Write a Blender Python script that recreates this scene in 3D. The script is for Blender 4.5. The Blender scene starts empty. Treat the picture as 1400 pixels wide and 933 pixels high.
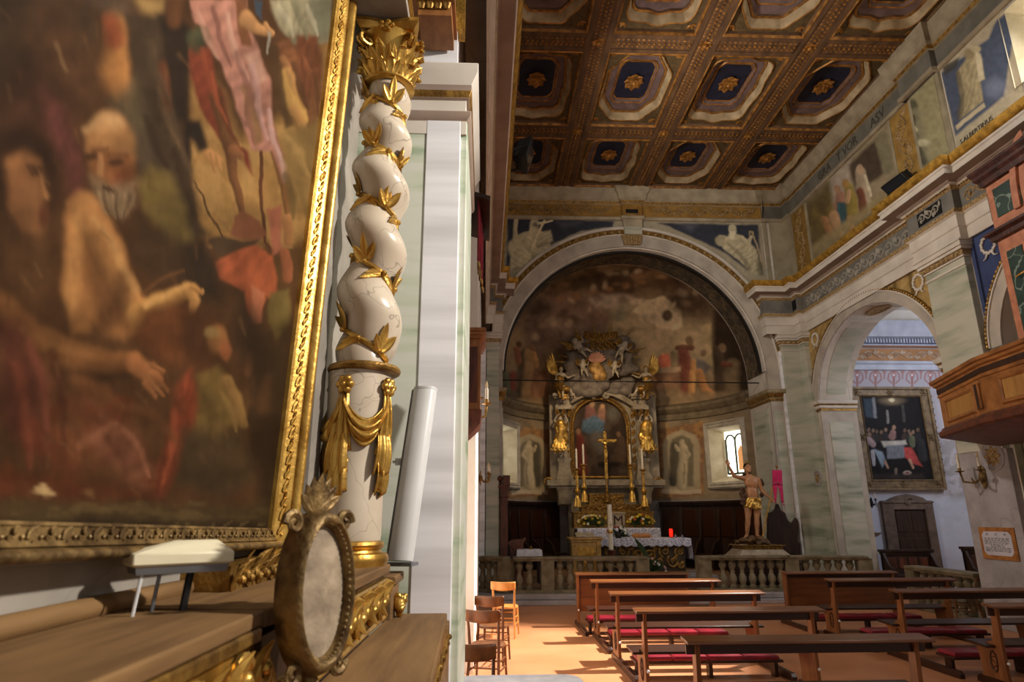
import bpy, bmesh, math, random
import numpy as np
from mathutils import Vector, Matrix, Euler
R = math.radians
PI = math.pi
random.seed(7)
C = bpy.context.scene.collection
SC = bpy.context.scene
# ---------------------------------------------------------------- camera
F = 880.0; ZC = 1.9
_p, _y, _r = R(15.25), R(2.39), R(0.2)
FW = Vector((math.sin(_y)*math.cos(_p), math.cos(_y)*math.cos(_p), math.sin(_p)))
RT0 = Vector((math.cos(_y), -math.sin(_y), 0)); UP0 = RT0.cross(FW)
RT = RT0*math.cos(_r) - UP0*math.sin(_r); UP = UP0*math.cos(_r) + RT0*math.sin(_r)
CP = Vector((0, 0, ZC))
cam = bpy.data.cameras.new('camera'); camo = bpy.data.objects.new('camera', cam); C.objects.link(camo)
camo.matrix_world = Matrix(((RT.x, UP.x, -FW.x, 0), (RT.y, UP.y, -FW.y, 0), (RT.z, UP.z, -FW.z, ZC), (0, 0, 0, 1)))
cam.sensor_width = 36; cam.lens = F/1400*36; cam.clip_start = .05
cam.dof.use_dof = True; cam.dof.focus_distance = 5.5; cam.dof.aperture_fstop = 4.0
SC.camera = camo
# ---------------------------------------------------------------- light and exposure
SC.view_settings.view_transform = 'Standard'; SC.view_settings.look = 'None'
SC.view_settings.gamma = 1; SC.view_settings.use_curve_mapping = False
SC.view_settings.exposure = 0.0
SC.cycles.use_denoising = True; SC.cycles.max_bounces = 6; SC.cycles.diffuse_bounces = 4
SC.cycles.glossy_bounces = 3; SC.cycles.transmission_bounces = 3
SC.cycles.sample_clamp_indirect = 4.0; SC.cycles.caustics_reflective = False; SC.cycles.caustics_refractive = False
w = bpy.data.worlds.new('world'); SC.world = w; w.use_nodes = True
w.node_tree.nodes['Background'].inputs[0].default_value = (1.0, .91, .83, 1)
w.node_tree.nodes['Background'].inputs[1].default_value = 0.34
def lamp(name, kind, loc, aim, power, col, size=.3, spot=None, blend=.3, sizey=None):
    l = bpy.data.lights.new(name, kind); l.energy = power; l.color = col
    if kind == 'AREA':
        l.size = size
        if sizey: l.shape = 'RECTANGLE'; l.size_y = sizey
    else: l.shadow_soft_size = size
    if spot: l.spot_size = R(spot); l.spot_blend = blend
    o = bpy.data.objects.new(name, l); C.objects.link(o); o.location = loc
    o.rotation_euler = (Vector(aim)-Vector(loc)).to_track_quat('-Z', 'Y').to_euler()
    return o
# floodlight on the right cornice, aimed at the left aisle; altar spot of this chapel; daylight from windows
lamp('cornice_floodlight_beam', 'SPOT', (8.0, 11.9, 8.15), (-.2, 9.4, .2), 17500, (1, .92, .84), .1, 37, .6)
lamp('chapel_altar_spot', 'SPOT', (4.6, 1.2, 5.6), (-.5, 2.6, 2.6), 1950, (1, .94, .86), .18, 62, .6)
lamp('clerestory_daylight', 'AREA', (8.7, 7.3, 9.6), (2.0, 11, 1.5), 160, (1, .95, .88), 1.2, sizey=1.6)
lamp('aisle_window_daylight', 'AREA', (13.6, 13.6, 5.6), (10.8, 17.4, 5.0), 190, (.80, .86, 1), 1.6, sizey=2.2)
lamp('apse_window_daylight', 'AREA', (8.35, 19.7, 3.75), (3.6, 18.4, 1.2), 45, (.95, .97, 1), .7, sizey=1.4)
lamp('apse_warm_fill', 'SPOT', (3.2, 17.95, 6.9), (4.4, 21.5, 3.4), 330, (1, .74, .44), .15, 110, .8)  # warm fill added to brighten the retable, no fixture behind it
lamp('nave_lamp', 'SPOT', (1.2, 11.0, 8.62), (9, 12.5, 8.4), 980, (1, .93, .84), .2, 150, .9)
# ---------------------------------------------------------------- materials
def lin(h, g=1.0):
    if isinstance(h, str):
        h = h.lstrip('#'); v = [int(h[i:i+2], 16)/255 for i in (0, 2, 4)]
    else: v = [x/255 for x in h]
    return tuple((x/12.92 if x <= .04045 else ((x+.055)/1.055)**2.4)*g for x in v)
MATS = {}
def mat(name, c1, c2=None, rough=.6, metal=0.0, scale=4.0, bump=0.0, bscale=None, stretch=(1, 1, 1), vein=None, detail=5, contrast=(.35, .65),
        emit=None, spec=.4, c3=None, rot=None, trans=None):
    m = bpy.data.materials.new(name); m.use_nodes = True; nt = m.node_tree; n = nt.nodes; L = nt.links
    b = n['Principled BSDF']; b.inputs['Roughness'].default_value = rough; b.inputs['Metallic'].default_value = metal
    b.inputs['Specular IOR Level'].default_value = spec
    b.inputs['Base Color'].default_value = (*lin(c1), 1)
    tc = n.new('ShaderNodeTexCoord'); mp = n.new('ShaderNodeMapping'); mp.inputs['Scale'].default_value = stretch
    if rot: mp.inputs['Rotation'].default_value = [R(q) for q in rot]
    L.new(tc.outputs['Object'], mp.inputs[0])
    out = None
    if c2:
        nz = n.new('ShaderNodeTexNoise'); nz.inputs['Scale'].default_value = scale; nz.inputs['Detail'].default_value = detail
        L.new(mp.outputs[0], nz.inputs['Vector'])
        cr = n.new('ShaderNodeValToRGB'); e = cr.color_ramp.elements
        e[0].position = contrast[0]; e[1].position = contrast[1]; e[0].color = (*lin(c1), 1); e[1].color = (*lin(c2), 1)
        if c3:
            q = e.new((contrast[0]+contrast[1])/2); q.color = (*lin(c3), 1)
        L.new(nz.outputs['Fac'], cr.inputs[0]); out = cr.outputs[0]
    if vein:  # (colour, scale, width, amount, distortion)
        vc, vs, vw, va, vd = vein
        nz = n.new('ShaderNodeTexNoise'); nz.inputs['Scale'].default_value = vs*.6; nz.inputs['Detail'].default_value = 4
        L.new(mp.outputs[0], nz.inputs['Vector'])
        mx = n.new('ShaderNodeVectorMath'); mx.operation = 'MULTIPLY_ADD'
        L.new(nz.outputs['Color'], mx.inputs[0]); mx.inputs[1].default_value = (vd, vd, vd); L.new(mp.outputs[0], mx.inputs[2])
        vo = n.new('ShaderNodeTexVoronoi'); vo.feature = 'DISTANCE_TO_EDGE'; vo.inputs['Scale'].default_value = vs
        L.new(mx.outputs[0], vo.inputs['Vector'])
        cr = n.new('ShaderNodeValToRGB'); e = cr.color_ramp.elements
        e[0].position = 0; e[0].color = (va, va, va, 1); e[1].position = vw; e[1].color = (0, 0, 0, 1)
        L.new(vo.outputs['Distance'], cr.inputs[0])
        mi = n.new('ShaderNodeMix'); mi.data_type = 'RGBA'
        L.new(cr.outputs[0], mi.inputs['Factor'])
        if out: L.new(out, mi.inputs[6])
        else: mi.inputs[6].default_value = (*lin(c1), 1)
        mi.inputs[7].default_value = (*lin(vc), 1); out = mi.outputs[2]
    if out: L.new(out, b.inputs['Base Color'])
    if bump:
        nb = n.new('ShaderNodeTexNoise'); nb.inputs['Scale'].default_value = bscale or scale*4; nb.inputs['Detail'].default_value = 4
        L.new(mp.outputs[0], nb.inputs['Vector'])
        bp = n.new('ShaderNodeBump'); bp.inputs['Strength'].default_value = bump; bp.inputs['Distance'].default_value = .02
        L.new(nb.outputs['Fac'], bp.inputs['Height']); L.new(bp.outputs[0], b.inputs['Normal'])
    if emit: b.inputs['Emission Color'].default_value = (*lin(emit[0]), 1); b.inputs['Emission Strength'].default_value = emit[1]
    if trans: b.inputs['Transmission Weight'].default_value = trans
    MATS[name] = m
    return m
def paintmat(name, rough=.5, spec=.3, bump=.0):
    m = bpy.data.materials.new(name); m.use_nodes = True; nt = m.node_tree
    b = nt.nodes['Principled BSDF']; b.inputs['Roughness'].default_value = rough; b.inputs['Specular IOR Level'].default_value = spec
    a = nt.nodes.new('ShaderNodeAttribute'); a.attribute_name = 'paint'
    nt.links.new(a.outputs['Color'], b.inputs['Base Color'])
    return m
plaster = mat('plaster', 'cfc6b8', 'b9ae9e', .8, scale=1.5, bump=.05, bscale=20, vein=('a09686', .8, .02, .5, .6))
white_wall = mat('white_wall', 'ece7df', 'dcd4c8', .8, scale=1.2, bump=.04, bscale=18)
marb_white = mat('marble_white', 'efeef0', 'c6c4c4', .55, scale=1.3, stretch=(.25, .25, 4.5), contrast=(.42, .72), detail=8)
marb_green = mat('marble_green', 'd3d4c6', '93a688', .5, scale=1.5, stretch=(.5, .5, 4.2), rot=(0, 38, 0), contrast=(.46, .68), detail=7, c3='c3cab4')
marb_green_dull = mat('marble_green_dull', 'bcb8a6', '868b76', .55, scale=1.3, stretch=(.6, .6, 3.4), rot=(38, 38, 0), contrast=(.42, .7), detail=7, c3='a9aa96')
stone = mat('stone', 'aaa4a4', '918a89', .7, scale=2.5, bump=.06, bscale=20, vein=('83786a', 1.4, .02, .4, .8))
grey_stone = mat('grey_stone', 'bbb0a0', 'a0968a', .7, scale=2.2, bump=.06, bscale=20, stretch=(1, 1, 1))
stucco_tan = mat('stucco_tan', 'b99a5f', '8d6f3c', .8, scale=5, bump=.2, bscale=50)
gold_band = mat('gold_band', 'c79a40', '8f6a24', .45, .55, scale=9, bump=.5, bscale=60)
gold = mat('gold_leaf', 'dfb35c', 'a87c34', .34, .8, scale=9, bump=.12, bscale=55)
gold_dark = mat('gold_old', 'a8813f', '694b20', .45, .65, scale=14, bump=.25, bscale=60)
gold_worn = mat('gold_worn', '94784a', '4f3a1f', .5, .5, scale=18, bump=.3, bscale=60)
gold_ceil = mat('gold_ceiling', 'b07a36', '6e4518', .5, .35, scale=7, bump=.15, bscale=40)
wood_ceil = mat('wood_ceiling', '6a4c30', '4c3522', .7, scale=6, stretch=(1, .3, 1), bump=.05)
field_ceil = mat('ceiling_field', '5d4a2b', '46361e', .7, scale=10, bump=.1)
cream_ceil = mat('ceiling_cream', 'b09a78', '8a7656', .7, scale=4, bump=.04)
mauve_ceil = mat('ceiling_mauve', '6f5a57', '594744', .7, scale=5)
blue_ceil = mat('ceiling_blue', '1b1d33', '121222', .7, scale=6)
wood_green = mat('green_strip', '6d6a52', '58553f', .6, scale=4)
wood_old = mat('wood_worn', '8a683f', '634728', .7, scale=3, stretch=(6, .6, 6), bump=.08, bscale=30, contrast=(.3, .7))
wood_dark = mat('wood_dark', '3a2317', '24150e', .5, scale=3, stretch=(5, 5, .6), bump=.03)
wood_pew = mat('wood_pew', '7e4b25', '562e14', .3, scale=2.2, stretch=(.7, 8, 8), contrast=(.3, .75), spec=.5)
wood_pew_side = mat('wood_pew_side', '8e5a32', '663b1c', .35, scale=2.2, stretch=(8, 8, .8), contrast=(.3, .75))
wood_pew_dark = mat('wood_pew_dark', '3d1f10', '2a1409', .35, scale=2.2, stretch=(.7, 8, 8), contrast=(.3, .75))
wood_chair = mat('wood_chair', '7a4a24', '512d14', .35, scale=3, stretch=(3, 3, 1))
wood_chair_light = mat('wood_chair_light', 'c88d4a', 'a86d30', .35, scale=3, stretch=(3, 3, 1))
wood_walnut = mat('wood_walnut', 'a8703c', '74471f', .45, scale=3.5, stretch=(4, 1.2, 1.2), contrast=(.3, .7))
wood_panel = mat('wood_panel', 'ac7f42', '916630', .5, scale=2, stretch=(6, 6, .5), contrast=(.3, .7))
wood_red = mat('wood_redbrown', '6b3a25', '45241a', .45, scale=3, stretch=(4, 4, .8))
red_cushion = mat('red_leatherette', '8c1c2c', '701423', .32, scale=6, bump=.04, bscale=12, spec=.5)
red_cloth = mat('red_cloth', 'a01c33', '6f1020', .8, scale=8, stretch=(4, 4, .4))
pink_cloth = mat('pink_cloth', 'd02360', 'b01850', .7, scale=8, stretch=(5, 5, 1))
white_cloth = mat('white_cloth', 'e8e6ea', 'd2d0d8', .85, scale=9, bump=.08, bscale=30)
iron = mat('black_iron', '171615', '222020', .5, .3, scale=10)
black_plastic = mat('black_plastic', '111214', None, .4)
wax = mat('candle_wax', 'efe6d2', 'e0d4bc', .5, scale=5)
flesh_wood = mat('painted_flesh', 'bf8a60', '9a6a46', .38, scale=6)
statue_white = mat('statue_white', 'b9ab97', '94866f', .6, scale=6)
cloud_stucco = mat('cloud_stucco', '7d7166', '5c5249', .75, scale=5, bump=.1)
floor_mat = mat('floor_lino', 'c98b62', 'b97a50', .38, scale=1.2, contrast=(.3, .7), spec=.35)
carpet = mat('chancel_floor', '8b6a4c', '6f5138', .7, scale=2)
cream_paper = mat('relic_parchment', 'a8957c', '6f5f4c', .75, scale=14, bump=.2, bscale=40, contrast=(.35, .7))
marb_column = mat('marble_column', 'd2c4ae', 'b9a790', .3, scale=3.5, contrast=(.35, .7), vein=('776b60', 3.0, .012, .65, 1.4), spec=.5)
marb_niche = mat('marble_niche', 'a89f93', '8d857a', .5, scale=3, vein=('7d756c', 2.2, .03, .3, 2.0))
org_green = mat('green_marble', '2c4238', '1c2f28', .4, scale=3, vein=('a8b8a8', 1.5, .02, .55, 1.4))
org_pink = mat('pink_marble', 'c07f5e', 'a8694a', .45, scale=8)
org_brown = mat('brown_marble', '4c2a22', '2e1915', .4, scale=6, vein=('8a5a48', 3, .02, .4, 1))
green_leaf = mat('green_leaves', '3d5228', '23351a', .6, scale=8)
yellow_fl = mat('yellow_petals', 'd9c23a', 'b89a20', .7, scale=8)
white_fl = mat('white_petals', 'e9e6da', 'd2ccb8', .7, scale=8)
orange_fl = mat('orange_petals', 'c8662a', 'a84c1c', .7, scale=8)
red_fl = mat('red_petals', 'b32a1e', '8c1c14', .7, scale=8)
white_metal = mat('white_enamel', 'dcdcda', 'cfcfcc', .4, scale=4)
cream_plastic = mat('cream_plastic', 'e6dcbc', 'd8ccaa', .45, scale=5)
metal_grey = mat('metal_grey', '8a8c90', '75777b', .35, .6, scale=5)
blue_wall = mat('blue_spandrel', '3d4a72', '2c365c', .8, scale=3, contrast=(.3, .7))
white_trim = mat('white_stucco', 'd5ccbf', 'c0b6a8', .6, scale=2)
dark_trim = mat('umber_stucco', 'a08c7c', '8a776a', .7, scale=2)
rope = mat('carved_rope', 'b89a68', '6d5330', .6, scale=30, bump=.5, bscale=60)
frieze_grey = mat('frieze_ground', '77736a', '63605a', .75, scale=3)
frieze_relief = mat('frieze_relief', 'a39c8e', '8e887b', .7, scale=4)
sky_pane = mat('window_glass_daylight', 'ffffff', None, .5, emit=('fff8ea', 3.2))
# ---------------------------------------------------------------- mesh builder
class M:
    def __init__(s): s.v = []; s.f = []; s.m = []; s.k = 0
    def add(s, vs, fs, m=None):
        o = len(s.v); s.v += [tuple(p) for p in vs]; s.f += [tuple(i+o for i in f) for f in fs]; s.m += [s.k if m is None else m]*len(fs)
        return s
    def box(s, x0, x1, y0, y1, z0, z1, m=None):
        return s.add([(x0,y0,z0),(x1,y0,z0),(x1,y1,z0),(x0,y1,z0),(x0,y0,z1),(x1,y0,z1),(x1,y1,z1),(x0,y1,z1)],
            [(3,2,1,0),(4,5,6,7),(0,1,5,4),(1,2,6,5),(2,3,7,6),(3,0,4,7)], m)
    def obox(s, c, sz, rot=None, m=None):
        b = M().box(-sz[0]/2, sz[0]/2, -sz[1]/2, sz[1]/2, -sz[2]/2, sz[2]/2)
        rm = rot if rot is not None else Matrix.Identity(3)
        return s.add([Vector(c)+rm @ Vector(p) for p in b.v], b.f, m)
    def loft(s, rings, closed=True, cap=True, m=None):
        n = len(rings[0]); vs = [p for r in rings for p in r]; fs = []
        for i in range(len(rings)-1):
            for j in range(n if closed else n-1):
                k = (j+1) % n; fs.append((i*n+j, i*n+k, (i+1)*n+k, (i+1)*n+j))
        if cap and closed:
            fs.append(tuple(range(n-1, -1, -1))); fs.append(tuple((len(rings)-1)*n+j for j in range(n)))
        return s.add(vs, fs, m)
    def lathe(s, prof, n=20, c=(0, 0, 0), mtx=None, m=None, cap=True):
        c = Vector(c); rings = []
        for r, z in prof:
            ring = [Vector((r*math.cos(2*PI*j/n), r*math.sin(2*PI*j/n), z)) for j in range(n)]
            if mtx is not None: ring = [mtx @ p for p in ring]
            rings.append([p+c for p in ring])
        return s.loft(rings, True, cap, m)
    def tube(s, path, r, n=8, closed=False, m=None, flat=1.0):
        path = [Vector(p) for p in path]; N = len(path); rs = r if isinstance(r, (list, tuple)) else [r]*N
        rings = []; prev = None
        for i, p in enumerate(path):
            if closed: t = path[(i+1) % N]-path[i-1]
            else: t = path[min(i+1, N-1)]-path[max(i-1, 0)]
            t.normalize()
            if prev is None:
                a = Vector((0, 0, 1)) if abs(t.z) < .9 else Vector((1, 0, 0)); u = t.cross(a).normalized()
            else:
                u = (prev-t*prev.dot(t)).normalized()
            prev = u; w_ = t.cross(u)
            rings.append([p+u*(rs[i]*math.cos(2*PI*j/n))+w_*(rs[i]*flat*math.sin(2*PI*j/n)) for j in range(n)])
        if closed: rings.append(rings[0])
        return s.loft(rings, True, not closed, m)
    def ball(s, c, r, nu=10, nv=7, rot=None, m=None):
        r = r if isinstance(r, (list, tuple)) else (r, r, r); c = Vector(c); rings = []
        for i in range(nv+1):
            t = PI*(i/nv)*.998+.001*PI
            ring = [Vector((r[0]*math.sin(t)*math.cos(2*PI*j/nu), r[1]*math.sin(t)*math.sin(2*PI*j/nu), -r[2]*math.cos(t))) for j in range(nu)]
            if rot is not None: ring = [rot @ p for p in ring]
            rings.append([p+c for p in ring])
        return s.loft(rings, True, True, m)
    def cone(s, a, b, ra, rb, n=10, m=None): return s.tube([a, b], [ra, rb], n, m=m)
    def prism(s, poly, off, m=None):
        off = Vector(off); a = [Vector(p) for p in poly]; return s.loft([a, [p+off for p in a]], True, True, m)
    def grid(s, fn, nu, nv, m=None):
        vs = [fn(i/nu, j/nv) for j in range(nv+1) for i in range(nu+1)]
        return s.add(vs, [(j*(nu+1)+i, j*(nu+1)+i+1, (j+1)*(nu+1)+i+1, (j+1)*(nu+1)+i) for j in range(nv) for i in range(nu)], m)
    def sweep(s, prof, path, m=None, ms=None, closed=False, up=Vector((0, 0, 1))):
        """prof: (out, up) points; path: 3D points in a plane; out = to the right of travel; mitred corners"""
        path = [Vector(p) for p in path]; N = len(path); secs = []
        for i, p in enumerate(path):
            a = (p-path[i-1]).normalized() if (i or closed) else None
            b = (path[(i+1) % N]-p).normalized() if (i < N-1 or closed) else None
            na = a.cross(up) if a else None; nb = b.cross(up) if b else None
            if na and nb:
                nn = (na+nb).normalized(); nn = nn/max(.25, nn.dot(na))
            else: nn = na or nb
            secs.append([p+nn*o+up*h for o, h in prof])
        if closed: secs.append(secs[0])
        n = len(prof); o = len(s.v); s.v += [tuple(q) for sc in secs for q in sc]
        for i in range(len(secs)-1):
            for j in range(n-1):
                s.f.append((o+i*n+j, o+(i+1)*n+j, o+(i+1)*n+j+1, o+i*n+j+1)); s.m.append(ms[j] if ms else (s.k if m is None else m))
        if not closed:
            for e, k in ((0, 1), (len(secs)-1, -1)):
                s.f.append(tuple(o+e*n+j for j in range(n))[::k]); s.m.append(ms[0] if ms else (s.k if m is None else m))
        return s
    def leaf(s, p, d, nrm, L=.1, W=.04, curl=.3, m=None, n=5, lobes=0):
        """a cupped leaf with thickness along d"""
        p = Vector(p); d = Vector(d).normalized(); nrm = Vector(nrm); nrm = (nrm-d*nrm.dot(d)).normalized(); sd = d.cross(nrm)
        top = []
        for i in range(n+1):
            t = i/n; w_ = W*math.sin(PI*min(1, .12+.88*t))**.7*(1 if t < .98 else .05)
            if lobes: w_ *= .75+.25*abs(math.cos(t*PI*lobes))
            q = p+d*(L*t)+nrm*(curl*L*t*t)
            top.append([q-sd*w_+nrm*(-.12*w_), q-sd*(w_*.5)+nrm*(.22*w_), q+nrm*(.05*w_), q+sd*(w_*.5)+nrm*(.22*w_), q+sd*w_+nrm*(-.12*w_)])
        th = nrm*(-.12*W-.001)
        rings = [r+[q+th for q in reversed(r)] for r in top]
        return s.loft(rings, True, True, m)
    def join(s, o, mtx=None, m=None):
        b = len(s.v); s.v += [tuple(mtx @ Vector(p)) for p in o.v] if mtx is not None else o.v
        s.f += [tuple(i+b for i in f) for f in o.f]; s.m += (o.m if m is None else [m]*len(o.f)); return s
OFF = {}
def setp(o, label=None, cat=None, group=None, kind=None):
    if label: o['label'] = label
    if cat: o['category'] = cat
    if group: o['group'] = group
    if kind: o['kind'] = kind
    return o
def thing(name, label, cat, loc=(0, 0, 0), rotz=0, group=None, kind=None):
    o = bpy.data.objects.new(name, None); C.objects.link(o); o.location = loc; o.rotation_euler = (0, 0, rotz); o.empty_display_size = .1
    OFF[o.name] = Vector(loc)
    return setp(o, label, cat, group, kind)
def obj(name, b, mats, parent=None, label=None, cat=None, group=None, kind=None, bevel=0, ang=38, sub=0, local=False, fix=True):
    me = bpy.data.meshes.new(name)
    if parent is not None: off = Vector((0, 0, 0)) if local else OFF.get(parent.name, Vector((0, 0, 0)))
    else:
        xs = [p[0] for p in b.v]; ys = [p[1] for p in b.v]; zs = [p[2] for p in b.v]
        off = Vector(((min(xs)+max(xs))/2, (min(ys)+max(ys))/2, min(zs))) if (kind != 'structure' and not local) else Vector((0, 0, 0))
    me.from_pydata([(p[0]-off.x, p[1]-off.y, p[2]-off.z) for p in b.v], [], b.f)
    for q in (mats if isinstance(mats, (list, tuple)) else [mats]): me.materials.append(q)
    me.polygons.foreach_set('material_index', b.m)
    if fix:
        bm = bmesh.new(); bm.from_mesh(me); bmesh.ops.remove_doubles(bm, verts=bm.verts, dist=1e-5); bmesh.ops.recalc_face_normals(bm, faces=bm.faces); bm.to_mesh(me); bm.free()
    me.polygons.foreach_set('use_smooth', [True]*len(me.polygons)); me.set_sharp_from_angle(angle=R(ang)); me.update()
    o = bpy.data.objects.new(name, me); C.objects.link(o)
    if parent is not None:
        o.parent = parent; OFF[o.name] = off
    else: o.location = off; OFF[o.name] = off
    if bevel:
        md = o.modifiers.new('bevel', 'BEVEL'); md.width = bevel; md.segments = 2; md.limit_method = 'ANGLE'; md.angle_limit = R(40)
    if sub:
        md = o.modifiers.new('subsurf', 'SUBSURF'); md.levels = sub; md.render_levels = sub
    return setp(o, label, cat, group, kind)
def dup(o, loc=None, rotz=None, label=None, parent=None):
    c = o.copy(); C.objects.link(c)
    if parent is not None: c.parent = parent
    if loc is not None: c.location = loc
    if rotz is not None: c.rotation_euler = (0, 0, rotz)
    if label: c['label'] = label
    for ch in list(o.children): dup(ch, parent=c)
    return c
def fuse(b, voxel=.012, it=4):
    """melt overlapping closed shapes into one continuous surface"""
    me = bpy.data.meshes.new('t'); me.from_pydata(b.v, [], b.f); o = bpy.data.objects.new('t', me); C.objects.link(o)
    bm = bmesh.new(); bm.from_mesh(me); bmesh.ops.recalc_face_normals(bm, faces=bm.faces); bm.to_mesh(me); bm.free()
    md = o.modifiers.new('r', 'REMESH'); md.mode = 'VOXEL'; md.voxel_size = voxel
    if it: ms = o.modifiers.new('s', 'SMOOTH'); ms.iterations = it; ms.factor = .5
    dg = bpy.context.evaluated_depsgraph_get(); ev = o.evaluated_get(dg); m2 = ev.to_mesh()
    out = M(); out.add([tuple(q.co) for q in m2.vertices], [tuple(p.vertices) for p in m2.polygons])
    ev.to_mesh_clear(); bpy.data.objects.remove(o); bpy.data.meshes.remove(me)
    return out
def text(s, size, mtx, depth=.004, align='CENTER'):
    cu = bpy.data.curves.new('t', 'FONT'); cu.body = s; cu.size = size; cu.extrude = depth; cu.align_x = align; cu.align_y = 'CENTER'; cu.resolution_u = 2
    o = bpy.data.objects.new('t', cu); C.objects.link(o); dg = bpy.context.evaluated_depsgraph_get(); dg.update()
    m2 = o.evaluated_get(dg).to_mesh(); out = M()
    out.add([mtx @ q.co for q in m2.vertices], [tuple(p.vertices) for p in m2.polygons]); o.evaluated_get(dg).to_mesh_clear()
    bpy.data.objects.remove(o); return out
def frame(o, x, y, z=None):
    x = Vector(x).normalized(); y = Vector(y).normalized(); z = x.cross(y) if z is None else Vector(z)
    return Matrix(((x.x, y.x, z.x, o[0]), (x.y, y.y, z.y, o[1]), (x.z, y.z, z.z, o[2]), (0, 0, 0, 1)))
def ray(x, y): return FW*F+RT*(x-700)+UP*(466.5-y)
def aty(x, y, Y): d = ray(x, y); return CP+d*(Y/d.y)
def atx(x, y, X): d = ray(x, y); return CP+d*(X/d.x)
def atz(x, y, Z): d = ray(x, y); return CP+d*((Z-ZC)/d.z)
def spiral(c, u, v, r, turns=1.4, n=16, start=0, flip=1):
    c = Vector(c); u = Vector(u); v = Vector(v); o = []
    for i in range(n+1):
        t = i/n; a = start+flip*2*PI*turns*t; rr = r*(1-.85*t); o.append(c+u*(rr*math.cos(a))+v*(rr*math.sin(a)))
    return o
def rot3(x=0, y=0, z=0): return Euler((x, y, z)).to_matrix()
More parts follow.
